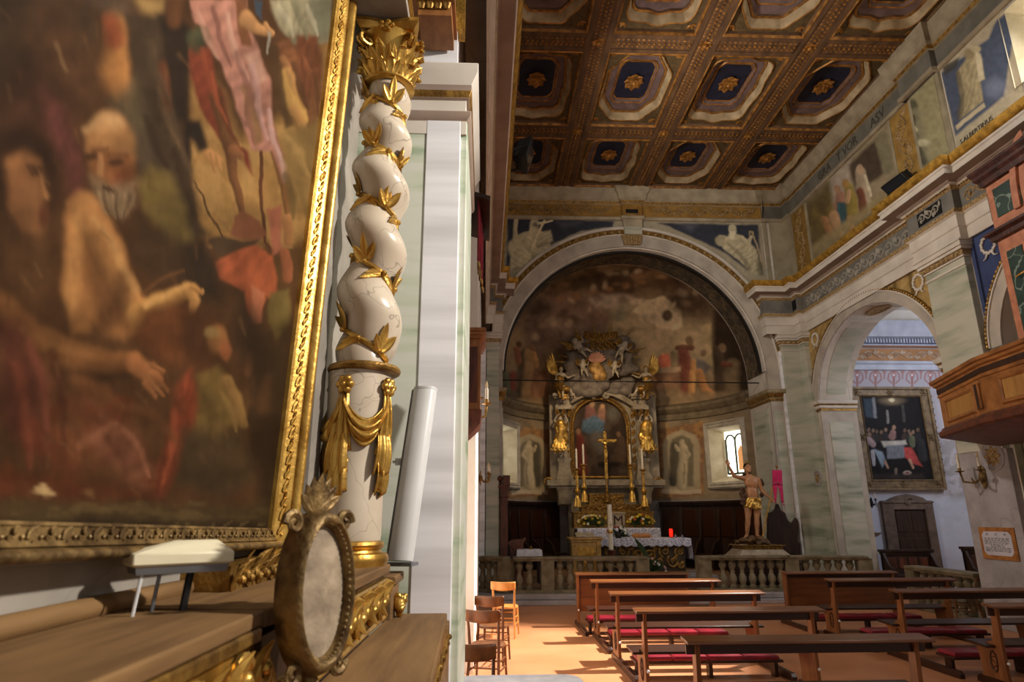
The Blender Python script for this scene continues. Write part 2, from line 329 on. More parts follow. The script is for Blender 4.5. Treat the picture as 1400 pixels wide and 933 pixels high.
# ---------------------------------------------------------------- painter: pictures and frescoes as colours on fine meshes
def smooth(a, b, x):
    t = np.clip((x-a)/(b-a+1e-9), 0, 1); return t*t*(3-2*t)
def vnoise(X, Y, s, seed):
    rg = np.random.RandomState(seed); G = rg.rand(256, 256); x = X/s; y = Y/s; xi = np.floor(x).astype(int); yi = np.floor(y).astype(int)
    fx = x-xi; fy = y-yi; fx = fx*fx*(3-2*fx); fy = fy*fy*(3-2*fy)
    g = lambda a, b: G[a % 256, b % 256]
    return (g(xi, yi)*(1-fx)+g(xi+1, yi)*fx)*(1-fy)+(g(xi, yi+1)*(1-fx)+g(xi+1, yi+1)*fx)*fy
def fbm(X, Y, s, seed, o=4):
    a = 0; t = 0
    for i in range(o): a = a+vnoise(X, Y, s/2**i, seed+i)*.5**i; t += .5**i
    return a/t
class Paint:
    def __init__(s, X, Y, base, wob=0, ws=20, seed=1):
        s.X0, s.Y0 = X, Y; s.seed = seed
        s.X = X+(fbm(X, Y, ws, seed+50)-.5)*wob; s.Y = Y+(fbm(X, Y, ws, seed+60)-.5)*wob
        s.C = np.tile(np.array(lin(base)), (len(X), 1)); s.fm = 1.0
    def sel(s, x0, x1, y0, y1): return np.nonzero((s.X > x0) & (s.X < x1) & (s.Y > y0) & (s.Y < y1))[0]
    def put(s, ix, m, col, k=None):
        c = np.array(lin(col)); c = np.tile(c, (len(ix), 1))
        if k is not None: c = c*np.clip(k, 0, 3)[:, None]
        s.C[ix] = s.C[ix]*(1-m[:, None])+c*m[:, None]
    def poly(s, pts, col, f=3, a=1, sh=None, fold=None):
        f = f*s.fm
        P = np.array(pts, float); ix = s.sel(P[:, 0].min()-f, P[:, 0].max()+f, P[:, 1].min()-f, P[:, 1].max()+f)
        if not len(ix): return s
        x = s.X[ix]; y = s.Y[ix]; d = np.full(len(ix), 1e9); ins = np.zeros(len(ix), bool)
        for i in range(len(P)):
            ax, ay = P[i]; bx, by = P[(i+1) % len(P)]; dx, dy = bx-ax, by-ay
            t = np.clip(((x-ax)*dx+(y-ay)*dy)/(dx*dx+dy*dy+1e-9), 0, 1); d = np.minimum(d, (x-ax-t*dx)**2+(y-ay-t*dy)**2)
            ins ^= ((ay > y) != (by > y)) & (x < (bx-ax)*(y-ay)/(by-ay+1e-12)+ax)
        d = np.sqrt(d); d = np.where(ins, -d, d); k = np.ones(len(ix))
        if sh:
            q = ((x-P[:, 0].mean())*sh[0]+(y-P[:, 1].mean())*sh[1])/(np.ptp(P[:, 0])+np.ptp(P[:, 1]))*2; k = k+sh[2]*q
        if fold:  # direction, wavelength, strength
            q = (x*math.cos(fold[0])+y*math.sin(fold[0]))/fold[1]; wv = fbm(x, y, fold[1]*2.2, s.seed+7); k = k*(1+fold[2]*(.4*np.sin((q+2.2*wv)*2*PI)+1.3*(fbm(x+q*3, y-q*3, fold[1]*1.2, s.seed+17, 3)-.5)))
        s.put(ix, a*(1-smooth(-f, f, d)), col, k); return s
    def ell(s, cx, cy, rx, ry, col, f=.25, a=1, rot=0, sh=None):
        r = max(rx, ry)*(1+f); ix = s.sel(cx-r, cx+r, cy-r, cy+r)
        if not len(ix): return s
        x = s.X[ix]-cx; y = s.Y[ix]-cy; c, n = math.cos(rot), math.sin(rot); u = (x*c+y*n)/rx; v = (-x*n+y*c)/ry
        d = np.sqrt(u*u+v*v); k = 1+sh[2]*(u*sh[0]+v*sh[1]) if sh else None
        s.put(ix, a*(1-smooth(1-f, 1+f, d)), col, k); return s
    def cap(s, pts, col, f=.3, a=1, rnd=.35, lit=(.5, -.5)):
        f = f*s.fm**.5
        P = np.array(pts, float); r = P[:, 2].max()*(1+f); ix = s.sel(P[:, 0].min()-r, P[:, 0].max()+r, P[:, 1].min()-r, P[:, 1].max()+r)
        if not len(ix): return s
        x = s.X[ix]; y = s.Y[ix]; D = np.full(len(ix), 1e9); K = np.ones(len(ix))
        for (ax, ay, ra), (bx, by, rb) in zip(P[:-1], P[1:]):
            dx, dy = bx-ax, by-ay; t = np.clip(((x-ax)*dx+(y-ay)*dy)/(dx*dx+dy*dy+1e-9), 0, 1); rr = ra+(rb-ra)*t
            ex = (x-ax-t*dx)/rr; ey = (y-ay-t*dy)/rr; d = np.sqrt(ex*ex+ey*ey); n = d < D
            D = np.where(n, d, D); K = np.where(n, 1+rnd*(ex*lit[0]+ey*lit[1])*1.2, K)
        s.put(ix, a*(1-smooth(1-f, 1+f, D)), col, K); return s
    def grain(s, amt, sc, seed=3, sx=1, sy=1):
        s.C *= (1+amt*(fbm(s.X0/sx, s.Y0/sy, sc, seed)-.5)*2)[:, None]; return s
    def tone(s, col, mask, a=1):
        s.C = s.C*(1-a*mask[:, None])+np.array(lin(col))*a*mask[:, None]; return s
def painted(name, P, nu, nv, fn, material, parent=None, gain=1.0, flip=False, label=None, **kw):
    """P(u,v)->3D (numpy arrays); fn(X,Y)->Paint in the photo's frame, then fixed to the surface"""
    u, v = np.meshgrid(np.linspace(0, 1, nu+1), np.linspace(0, 1, nv+1)); u = u.ravel(); v = v.ravel()
    x, y, z = P(u, v); d = np.stack([x, y, z-ZC], 1)
    k = d @ np.array(FW); X = 700+F*(d @ np.array(RT))/k; Y = 466.5-F*(d @ np.array(UP))/k
    pt = fn(X, Y); col = np.clip(pt.C*gain, 0, .9)
    off = OFF.get(parent.name, Vector((0, 0, 0))) if parent is not None else Vector((0, 0, 0))
    me = bpy.data.meshes.new(name); vs = np.stack([x-off.x, y-off.y, z-off.z], 1)
    i, j = np.meshgrid(np.arange(nu), np.arange(nv)); a = (j*(nu+1)+i).ravel(); q = np.stack([a, a+1, a+nu+2, a+nu+1], 1)
    if flip: q = q[:, ::-1]
    me.from_pydata(vs.tolist(), [], q.tolist()); me.materials.append(material)
    at = me.color_attributes.new('paint', 'FLOAT_COLOR', 'POINT'); at.data.foreach_set('color', np.concatenate([col, np.ones((len(col), 1))], 1).astype(np.float32).ravel())
    me.polygons.foreach_set('use_smooth', [True]*len(me.polygons)); me.update()
    o = bpy.data.objects.new(name, me); C.objects.link(o)
    if parent is not None: o.parent = parent; OFF[o.name] = off
    return setp(o, label, kw.get('cat'), kw.get('group'), kw.get('kind'))
oil = paintmat('oil_painting', .55, .1); fresco = paintmat('fresco', .85, .2)
# ================================================================ SHELL
def struct(name, b, m, parent=None, **k): return obj(name, b, m, parent, kind='structure' if parent is None else None, **k)
YW = 17.5                       # chancel-arch wall
AC, AR, AZ = 4.2, 3.75, 5.85    # arch centre, radius, springing
struct('floor', M().box(-3, 14.2, -.5, YW+6, -.2, 0), floor_mat)
struct('trim_1', M().prism([(-.3, 15.9, 0), (-.3, 23, 0), (9.4, 23, 0), (9.4, 15.9, 0)], (0, 0, .28)), carpet)     # raised chancel floor
struct('trim_2', M().box(-.3, 9.0, 15.15, 15.95, 0, .1).box(-.3, 9.0, 15.3, 15.95, .1, .22), stone, bevel=.015)   # step below the balustrade
# ---- left wall, pier and chapel reveal
b = M(); b.box(-1.2, -.32, 3.62, 8.9, 0, 8.3); b.box(-1.2, -.13, 8.9, 17.5, 0, 8.3); struct('wall_left', b, white_wall)
struct('wall_left_attic', M().box(-1.2, .02, -.5, 17.5, 8.3, 11.5), plaster)
struct('wall_chapel', M().box(-1.3, -.98, -1.5, 3.62, 0, 7), marb_niche)
b = M(); b.box(-.98, -.17, 3.5, 3.62, 0, 4.3)                # marble-faced pier seen from the chapel
b.k = 1; b.box(-.98, -.375, 3.485, 3.6, 1.2, 4.2)
b.k = 2; b.box(-.165, -.125, 3.5, 4.7, 0, 4.3)
b.k = 0; b.box(-.375, -.165, 3.478, 3.5, 0, 4.3)
struct('trim_3', b, [marb_white, marb_green, marb_green], bevel=.006)
pr = [(0, 4.16), (.02, 4.16), (.02, 4.25), (.045, 4.275), (.05, 4.305), (.015, 4.32), (.015, 4.40), (.035, 4.41), (.05, 4.45), (.05, 4.49), (.09, 4.56), (.09, 4.62), (0, 4.68)]
struct('trim_4', M().sweep(pr, [(-1.0, 3.5, 0), (-.15, 3.5, 0), (-.15, 4.75, 0)], ms=[2, 0, 2, 2, 2, 0, 2, 1, 2, 0, 0, 0]), [white_trim, gold_dark, dark_trim], bevel=.004)
b = M().box(-1.0, -.2, 3.52, 3.7, 4.6, 7.5); b.k = 1; b.box(-.215, -.155, 3.5, 3.62, 4.95, 7.5)
struct('trim_5', b, [marb_white, gold_band])
# ---- right wall with two arched openings
ARCH = [(14.38, 2.42, 4.75, 1.95), (7.8, 2.65, 4.75, 1.9)]     # centre y, half width, springing z, rise
def open_z(y):
    for c, h, z, r in ARCH:
        if abs(y-c) < h-1e-6: return z+r*math.sqrt(max(0, 1-((y-c)/h)**2))
    return None
def arch_wall(x0, x1, ya, yb, z1, m=0, bb=None, zmin=0.0, grow=0.0, arches=ARCH):
    bb = bb or M(); bb.k = m; ys = {ya, yb}
    A = [(c, h+grow, z, r+grow) for c, h, z, r in arches]
    for c, h, z, r in A: ys |= {c-h*math.cos(PI*i/36) for i in range(37)}
    ys = sorted(y for y in ys if ya-1e-9 <= y <= yb+1e-9)
    def oz(y, s):
        for c, h, z, r in A:
            if c-h-1e-6 < y+s*1e-5 < c+h+1e-6: return z+r*math.sqrt(max(0, 1-((y-c)/h)**2))
        return zmin
    for a, q in zip(ys[:-1], ys[1:]):
        za, zb = max(zmin, oz(a, 1)), max(zmin, oz(q, -1)); mid = oz((a+q)/2, 0)
        if mid <= zmin+1e-6: za = zb = zmin
        P = [(a, za), (q, zb), (q, z1), (a, z1)]
        bb.add([(x0, *p) for p in P]+[(x1, *p) for p in P], [(3, 2, 1, 0), (4, 5, 6, 7), (0, 1, 5, 4), (2, 3, 7, 6), (1, 2, 6, 5), (3, 0, 4, 7)])
    return bb
b = arch_wall(9.0, 9.9, 2.0, YW, 8.3)
for c, h, z, r in ARCH:                                        # jambs below the springing
    pass
struct('wall_right', b, plaster, fix=True)
struct('wall_right_attic', M().box(8.99, 9.6, 2.0, 7.35, 8.3, 11.5).box(8.99, 9.6, 9.08, YW, 8.3, 11.5).box(8.99, 9.6, 7.35, 9.08, 8.3, 8.9).box(8.99, 9.6, 7.35, 9.08, 10.35, 11.5), plaster)
b = arch_wall(8.985, 9.0, 11.9, 17.0, 6.86, 0, None, 4.6, .3, ARCH[:1]); arch_wall(8.985, 9.0, 4.9, 10.75, 6.86, 1, b, 4.3, .3, ARCH[1:])
struct('trim_6', b, [stucco_tan, blue_wall], ang=1)
def arcband(bb, x, c, h, z, r, w0, w1, d, m, n=40):
    """archivolt ring lying on the wall face at x, standing d proud of it"""
    P = []
    for i in range(n+1):
        t = PI*i/n
        P.append([(x, c-(h+w0)*math.cos(t), z+(r+w0)*math.sin(t)), (x, c-(h+w1)*math.cos(t), z+(r+w1)*math.sin(t)), (x-d, c-(h+w1)*math.cos(t), z+(r+w1)*math.sin(t)), (x-d, c-(h+w0)*math.cos(t), z+(r+w0)*math.sin(t))])
    bb.loft(P, True, True, m)
b = M()
for c, h, z, r in ARCH:
    arcband(b, 8.99, c, h, z, r, 0, .24, .03, 0); arcband(b, 8.99, c, h, z, r, .24, .27, .06, 1); arcband(b, 8.99, c, h, z, r, .27, .33, .05, 2)
    for i in range(90):                                         # rope beads of the outer border
        t = PI*(i+.5)/90; b.ball((8.935, c-(h+.3)*math.cos(t), z+(r+.3)*math.sin(t)), (.025, .03, .03), 6, 4, m=2)
struct('trim_7', b, [grey_stone, white_trim, gold_dark])
b = M()                                                         # inlaid soffit and jamb panels
for c, h, z, r in ARCH:
    for t0, t1, mm in ((.05, .36, 0), (.64, .95, 0)):
        rings = []
        for i in range(13):
            t = PI*(t0+(t1-t0)*i/12); rings.append([(x, c-(h-e)*math.cos(t), z+(r-e)*math.sin(t)) for x, e in ((9.2, 0), (9.2, .012), (9.72, .012), (9.72, 0))])
        b.loft(rings, True, True, mm)
    t = PI*.5
    rings = [[(9.45+.2*q*math.cos(a), c+.42*q*math.sin(a), z+r-e-.05*(math.sin(a)*.42*q/h)**2*r*8) for a in [2*PI*j/24 for j in range(24)]] for q, e in ((1, 0), (1, .03), (.8, .03), (.75, .015), (.01, .015))]
    b.loft(rings, True, False, 1)
    for y in (c+h, c-h):
        s = -1 if y > c else 1
        b.k = 2; b.box(8.96, 9.94, min(y, y+s*.05), max(y, y+s*.05), .3, 4.62); b.k = 0; b.box(9.15, 9.78, min(y, y+s*.065), max(y, y+s*.065), .6, 4.3)
struct('trim_8', b, [marb_green_dull, rope, grey_stone])
pr = [(0, 4.6), (.02, 4.6), (.02, 4.66), (.05, 4.68), (.05, 4.74), (.08, 4.78), (.1, 4.83), (.1, 4.87), (0, 4.88)]
b = M()
b.sweep(pr, [(9.95, 16.75, 0), (8.97, 16.75, 0), (8.97, 17.05, 0)][::-1], ms=[0, 1, 0, 0, 1, 0, 0, 0])
b.sweep(pr, [(8.97, 11.82, 0), (8.97, 12.0, 0), (9.95, 12.0, 0)][::-1], ms=[0, 1, 0, 0, 1, 0, 0, 0])
struct('trim_9', b, [white_trim, gold_dark])
# ---- pilasters of the right wall
def capital(bb, x0, x1, y0, y1, z0, z1, side):
    """moulded pilaster capital, side: list of faces that stand free"""
    h = z1-z0
    for i, (o, a, q, mm) in enumerate(((.02, 0, .1, 1), (0, .1, .34, 0), (.03, .34, .42, 1), (.05, .42, .62, 2), (.09, .62, .74, 1), (.12, .74, .93, 1), (.14, .93, 1, 1))):
        bb.k = mm; bb.box(x0-o, x1, y0-o, y1+o, z0+h*a, z0+h*q)
    bb.k = 2
    n = max(3, int((y1-y0)/.13))
    for i in range(n): bb.ball((x0-.05, y0+(i+.5)*(y1-y0)/n, z0+h*.52), (.035, (y1-y0)/n*.4, h*.09), 8, 5)
b = M().box(8.86, 9.0, 10.78, 11.85, 3.0, 6.4); b.k = 1; b.box(8.87, 9.0, 10.72, 11.9, 0, 3.0)
b.k = 2; b.box(8.97, 9.0, 10.5, 10.66, 0, 4.6)
struct('trim_10', b, [marb_green_dull, stone, wood_green], bevel=.01)
b = M(); capital(b, 8.86, 9.0, 10.78, 11.85, 6.38, 6.86, 0); struct('trim_11', b, [marb_green_dull, white_trim, rope], bevel=.006)
b = M().box(8.86, 9.0, 16.98, 17.38, .3, 6.4); b.box(8.36, 8.95, 17.3, 17.52, .3, 6.4)
b.k = 1; b.box(8.855, 9, 17.38, 17.44, .3, 6.4); b.box(8.3, 8.36, 17.36, 17.52, .3, 6.4)
struct('trim_12', b, [marb_green_dull, marb_white], bevel=.008)
b = M(); capital(b, 8.36, 9.0, 17.3, 17.5, 6.38, 6.86, 0); capital(b, 8.86, 9.0, 16.98, 17.3, 6.38, 6.86, 0)
for i in range(4): b.ball((8.44+.14*i, 17.25, 6.63), (.05, .035, .045), 8, 5, m=2)
struct('trim_13', b, [marb_green_dull, white_trim, rope], bevel=.006)
b = M().box(.02, .36, 17.3, 17.52, .3, 6.4); b.k = 1; b.box(-.16, .0, 16.6, 17.5, 0, 6.4); struct('trim_14', b, [marb_green_dull, marb_white], bevel=.008)
b = M()
for i, (o, a, q, mm) in enumerate(((.02, 0, .1, 1), (0, .1, .34, 0), (.03, .34, .42, 1), (.05, .42, .62, 2), (.09, .62, .74, 1), (.12, .74, .93, 1), (.14, .93, 1, 1))):
    b.k = mm; b.box(-.15, .36+o, 17.3-o, 17.5, 6.38+.48*a, 6.38+.48*q)
struct('trim_15', b, [marb_green_dull, white_trim, rope], bevel=.006)
# roundels on the pilasters
def roundel(name, x, y, z, r, nrm, label=None):
    b = M(); mt = frame((x, y, z), (0, -1, 0), (0, 0, 1), nrm) if nrm[0] else frame((x, y, z), (1, 0, 0), (0, 0, 1), nrm); r3 = mt.to_3x3()
    b.lathe([(r, 0), (r, .02), (r*.92, .03), (r*.84, .02), (r*.8, .012), (.001, .012)], 24, (x, y, z), r3, 0)
    for i in range(8):
        a = 2*PI*i/8; d = r3 @ Vector((math.cos(a), math.sin(a), 0)); b.leaf(Vector((x, y, z))+r3 @ Vector((0, 0, .02))+d*r*.12, d, r3 @ Vector((0, 0, 1)), r*.62, r*.17, .02, 1)
    b.ball((x, y, z+0), (r*.16, r*.16, r*.16), 8, 6, m=1)
    return struct(name, b, [stone, rope])
p = atx(1357, 624, 8.86); roundel('trim_16', 8.87, p.y, p.z, .13*2, (-1, 0, 0))
p = atx(1102, 656, 8.86); roundel('trim_17', 8.86, 17.15, p.z, .2, (-1, 0, 0))
for n_, px_, mm in (('trim_18', (1256, 386), 0), ('trim_19', (1115, 464), 0), ('trim_20', (1352, 334), 0)):   # garlands in the spandrels
    p = atx(*px_, 8.98); b = M()
    for i in range(22):
        a = 2*PI*i/22; rr = .15; b.ball((8.965, p.y+(rr+.012*(i % 2))*math.cos(a), p.z+(rr+.012*(i % 2))*math.sin(a)), (.03, .034, .032), 6, 5)
    b.tube([(8.96, p.y+.06, p.z-.17), (8.95, p.y+.1, p.z-.24), (8.96, p.y+.17, p.z-.25)], [.022, .014, .006], 6); b.tube([(8.96, p.y-.06, p.z-.17), (8.95, p.y-.1, p.z-.24), (8.96, p.y-.17, p.z-.25)], [.022, .014, .006], 6)
    struct(n_, b, white_trim)
# ---- main entablature right and left
EP = [(0, 6.85), (.03, 6.85), (.03, 7.08), (.055, 7.1), (.055, 7.32), (.1, 7.35), (.115, 7.43), (.04, 7.46), (.03, 7.84), (.06, 7.86), (.09, 7.91), (.1, 7.93), (.13, 7.94), (.16, 7.98), (.36, 8.0), (.36, 8.1), (.385, 8.12), (.39, 8.155), (.40, 8.16), (.44, 8.22), (.47, 8.30), (.47, 8.31), (0, 8.33)]
EM = [0, 0, 0, 0, 0, 1, 0, 2, 1, 1, 0, 0, 3, 3, 0, 0, 0, 4, 4, 4, 4, 4]
EMATS = [white_trim, rope, frieze_grey, dark_trim, gold_band]
RP = [(7.95, 17.55, 0), (7.95, 17.2, 0), (8.78, 17.2, 0), (8.78, 16.88, 0), (8.95, 16.88, 0), (8.95, 11.95, 0), (8.80, 11.95, 0), (8.80, 10.68, 0), (8.95, 10.68, 0), (8.95, 2.2, 0)]
b = M().sweep(EP, RP, ms=EM)
def dentils(bb, x, ya, yb, z, n, m, s=-1, sz=(.02, .03, .035)):
    for i in range(n):
        y = ya+(yb-ya)*(i+.5)/n; bb.box(x-sz[0], x+sz[0], y-sz[1], y+sz[1], z-sz[2]/2, z+sz[2]/2, m)
dentils(b, 8.87, 12.1, 16.7, 7.89, 70, 1, sz=(.025, .02, .03)); dentils(b, 8.87, 6.5, 10.6, 7.89, 64, 1, sz=(.025, .02, .03)); dentils(b, 8.72, 10.7, 11.9, 7.89, 18, 1, sz=(.025, .02, .03))
def rinceau(bb, org, u, v, nrm, L, H, n, m, r=.02):
    """scrolling acanthus relief along u"""
    org, u, v, nrm = map(Vector, (org, u, v, nrm)); st = L/n
    pts = [org+u*(L*i/(n*8))+v*(H*.3*math.sin(PI*i/8))+nrm*r*.5 for i in range(n*8+1)]; bb.tube(pts, r*.7, 5, m=m)
    for k in range(n):
        s = 1 if k % 2 == 0 else -1; c = org+u*(st*(k+.5))-v*(s*H*.02)
        bb.tube(spiral(c, u, v*s, H*.36, 1.3, 12, PI*.9, -1), [r*(1-.5*i/12) for i in range(13)], 5, m=m)
        bb.ball(c+nrm*r, r*1.5, 6, 4, m=m)
        bb.leaf(org+u*(st*(k+.95))+v*(s*H*.1), u*.4+v*s, nrm, H*.42, H*.13, .1, m); bb.leaf(org+u*(st*(k+.1))-v*(s*H*.12), u*.8-v*s*.7, nrm, H*.36, H*.12, .1, m)
b.k = 5; rinceau(b, (8.915, 16.7, 7.64), (0, -1, 0), (0, 0, 1), (-1, 0, 0), 4.6, .34, 15, 5, .022)
rinceau(b, (8.915, 10.55, 7.64), (0, -1, 0), (0, 0, 1), (-1, 0, 0), 3, .34, 9, 6, .024)
b.box(8.755, 8.775, 10.95, 11.65, 7.52, 7.8, 7); rinceau(b, (8.75, 11.6, 7.66), (0, -1, 0), (0, 0, 1), (-1, 0, 0), .6, .26, 3, 5, .02)
b.box(8.735, 8.755, 16.93, 17.15, 7.52, 7.8, 7)
struct('trim_21', b, EMATS+[frieze_relief, rope, iron])
b = M().sweep(EP, [(-.02, 3.7, 0), (-.02, 16.4, 0), (.16, 16.4, 0), (.16, 17.2, 0), (.42, 17.2, 0), (.42, 17.55, 0)], ms=EM)
struct('trim_22', b, EMATS)
# ---- attic cornice with inscription
TP = [(0, 10.42), (.05, 10.44), (.06, 10.52), (.015, 10.55), (.01, 10.93), (.05, 10.95), (.07, 11.02), (.13, 11.06), (.15, 11.2), (.22, 11.27), (.24, 11.42)]
TM = [0, 0, 0, 1, 0, 2, 0, 0, 0, 0]
b = M().sweep(TP, [(8.3, YW, 0), (8.3, YW-.06, 0), (8.92, YW-.06, 0), (8.92, 17.1, 0), (8.98, 17.1, 0), (8.98, 11.6, 0), (8.86, 11.6, 0), (8.86, 10.62, 0), (8.98, 10.62, 0), (8.98, 2.2, 0)], ms=TM)
struct('trim_23', b, [mat('attic_stucco', '9d8f76', '82745d', .7, scale=3), mat('inscription_ground', '6f6b5f', '5d594f', .8, scale=3), gold_dark])
b = M()
for i, (s, y) in enumerate((('GRA', 15.0), ('T VOR', 13.9), ('ASV', 12.6))):
    b.join(text(s, .32, frame((8.962, y, 10.73), (0, -1, 0), (0, 0, 1)), .006))
struct('trim_24', b, mat('inscription_letters', '453f33', None, .8))
b = M().sweep(TP, [(.0, YW-.02, 0), (4.05, YW-.02, 0), (4.05, YW-.12, 0), (4.62, YW-.12, 0), (4.62, YW-.02, 0), (8.3, YW-.02, 0)], ms=[0, 0, 0, 3, 0, 2, 0, 0, 0, 0])
b.k = 0; b.box(4.05, 4.62, YW-.13, YW, 10.2, 10.95); b.k = 4; b.box(4.07, 4.6, YW-.12, YW, 9.95, 10.3)
b.k = 1; b.box(4.14, 4.5, YW-.16, YW-.1, 10.62, 10.74)
rinceau(b, (.55, YW-.05, 10.74), (1, 0, 0), (0, 0, 1), (0, -1, 0), 3.1, .34, 9, 5, .024); rinceau(b, (4.95, YW-.05, 10.74), (1, 0, 0), (0, 0, 1), (0, -1, 0), 3.1, .34, 9, 5, .024)
struct('trim_25', b, [mat('arch_cornice', 'b5a78d', '978a72', .7, scale=3), iron, gold_dark, mat('frieze_ochre', 'a57e3c', '8a6429', .7, scale=4), marb_green_dull, rope])
# ---- chancel-arch wall
b = M(); n = 48; zt = 11.5; TH = 1.4
prev = None
for i in range(n+1):
    t = PI*i/n; x = AC-AR*math.cos(t); z = AZ+AR*math.sin(t)
    if prev:
        (xa, za) = prev; b.add([(xa, YW, za), (x, YW, z), (x, YW, zt), (xa, YW, zt), (xa, YW+TH, za), (x, YW+TH, z), (x, YW+TH, zt), (xa, YW+TH, zt)], [(0, 1, 2, 3), (7, 6, 5, 4), (1, 0, 4, 5), (3, 2, 6, 7)])
    prev = (x, z)
b.box(-.9, AC-AR, YW, YW+TH, 0, zt); b.box(AC+AR, 9.9, YW, YW+TH, 0, zt)
struct('wall_apse_arch', b, plaster)
def vring(bb, w0, w1, y0, y1, m, n=56, z=AZ):
    bb.loft([[(AC-(AR+w)*math.cos(PI*i/n), y, z+(AR+w)*math.sin(PI*i/n)) for w, y in ((w0, y1), (w0, y0), (w1, y0), (w1, y1))] for i in range(n+1)], True, True, m)
b = M(); vring(b, -.012, .33, YW-.04, YW+.1, 0); vring(b, .33, .37, YW-.08, YW, 2); vring(b, .37, .52, YW-.05, YW, 1); vring(b, .52, .6, YW-.09, YW, 2)
vring(b, -.05, .0, YW+.02, YW+.2, 2); vring(b, -.1, .0, YW+.2, YW+.34, 3); vring(b, -.03, 0, YW+.34, YW+TH-.1, 4)
for i in range(120):
    t = PI*(i+.5)/120; b.ball((AC-(AR+.445)*math.cos(t), YW-.06, AZ+(AR+.445)*math.sin(t)), (.045, .03, .045), 6, 4, m=5 if i % 2 else 1)
for sx in (-1, 1):
    b.k = 0; x0, x1 = sorted((AC+sx*(AR-.012), AC+sx*(AR+.33))); b.box(x0, x1, YW-.04, YW+.1, 5.2, AZ)
struct('trim_26', b, [grey_stone, gold_dark, white_trim, iron, mat('soffit_ornament', '5c4d38', '37302a', .8, scale=5, vein=('8a7752', 2.2, .05, .6, 1.5)), rope])
b = M()                                                         # fluted keystone
b.k = 0; b.prism([(AC-.2+.05, YW-.04, AZ+AR+.02), (AC+.2+.13, YW-.04, AZ+AR+.02), (AC+.27+.13, YW-.04, AZ+AR+.34), (AC-.27+.05, YW-.04, AZ+AR+.34)], (0, -.09, 0))
for i in range(6): b.tube([(AC-.13+.072*i+.05, YW-.13, AZ+AR+.04), (AC-.16+.085*i+.05, YW-.14, AZ+AR+.32)], .03, 6)
struct('trim_27', b, rope)
pr = [(0, 4.98), (.03, 4.98), (.04, 5.05), (.02, 5.08), (.05, 5.12), (.1, 5.2), (.13, 5.24), (.13, 5.3), (0, 5.3)]
b = M(); b.sweep(pr, [(AC+AR, YW+TH, 0), (AC+AR, YW-.05, 0), (AC+AR+.36, YW-.05, 0), (AC+AR+.36, YW+.02, 0)], ms=[0, 1, 0, 1, 1, 0, 0, 0])
b.sweep(pr, [(AC-AR-.36, YW+.02, 0), (AC-AR-.36, YW-.05, 0), (AC-AR, YW-.05, 0), (AC-AR, YW+TH, 0)], ms=[0, 1, 0, 1, 1, 0, 0, 0])
struct('trim_28', b, [mat('impost_stone', '9b8a68', '7d6c4c', .7, scale=6), gold_dark])
b = M()
for sx in (-1, 1):
    x0, x1 = sorted((AC+sx*AR, AC+sx*(AR+.36))); b.k = 0; b.box(x0, x1, YW-.05, YW+.02, .3, 5.0); b.k = 1; b.box(x0+.06, x1-.06, YW-.062, YW, .9, 4.7)
    xa, xb = sorted((AC+sx*AR, AC+sx*(AR-.03))); b.k = 1; b.box(xa, xb, YW+.15, YW+TH-.2, .6, 4.8)
struct('trim_29', b, [grey_stone, marb_green_dull], bevel=.006)
# ---- spandrel frescoes on the arch wall
def fig_cross(X, Y):
    p = Paint(X, Y, '8f8672', 3, 12)
    p.poly([(694, 296), (840, 303), (838, 310), (795, 316), (762, 330), (735, 346), (705, 368), (692, 364)], '31333c', 2, 1, (0, 1, .2)); p.poly([(760, 303), (795, 304), (770, 312)], '5b5a62', 6, .5)
    b_ = 'aba183'; d = '5d5644'
    p.ell(703, 340, 9, 12, b_, .3); p.poly([(716, 318), (738, 312), (748, 326), (756, 340), (735, 356), (715, 364), (696, 368), (698, 350)], b_, 2, 1, (-.6, -.6, .35), (2.2, 7, .3))
    p.poly([(735, 318), (752, 315), (756, 330), (742, 338), (733, 330)], 'a0977c', 2, 1, (0, -1, .3), (1, 6, .3))
    p.cap([(704, 330, 3.5), (704, 315, 3), (706, 300, 2.5)], b_); p.ell(706, 298, 2.6, 3, 'c0b699'); p.poly([(704, 322), (718, 318), (712, 334), (704, 334)], b_, 2, 1)
    p.ell(731, 306, 6, 8, 'a89e84', .25); p.ell(732, 309, 3.6, 4.6, '6f6653', .4); p.poly([(725, 308), (737, 312), (740, 324), (722, 324)], b_, 2, 1, (-1, 0, .3))
    p.cap([(744, 301, 1.6), (724, 348, 1.6)], 'bdb393', .3, 1, .1); p.cap([(737, 305, 1.6), (754, 302, 1.6)], 'bdb393', .3, 1, .1)
    p.cap([(716, 330, 3), (730, 350, 3), (726, 358, 2)], d, .6, .4); p.cap([(735, 338, 2), (748, 332, 2)], d, .6, .5)
    return p.grain(.2, 5, 4)
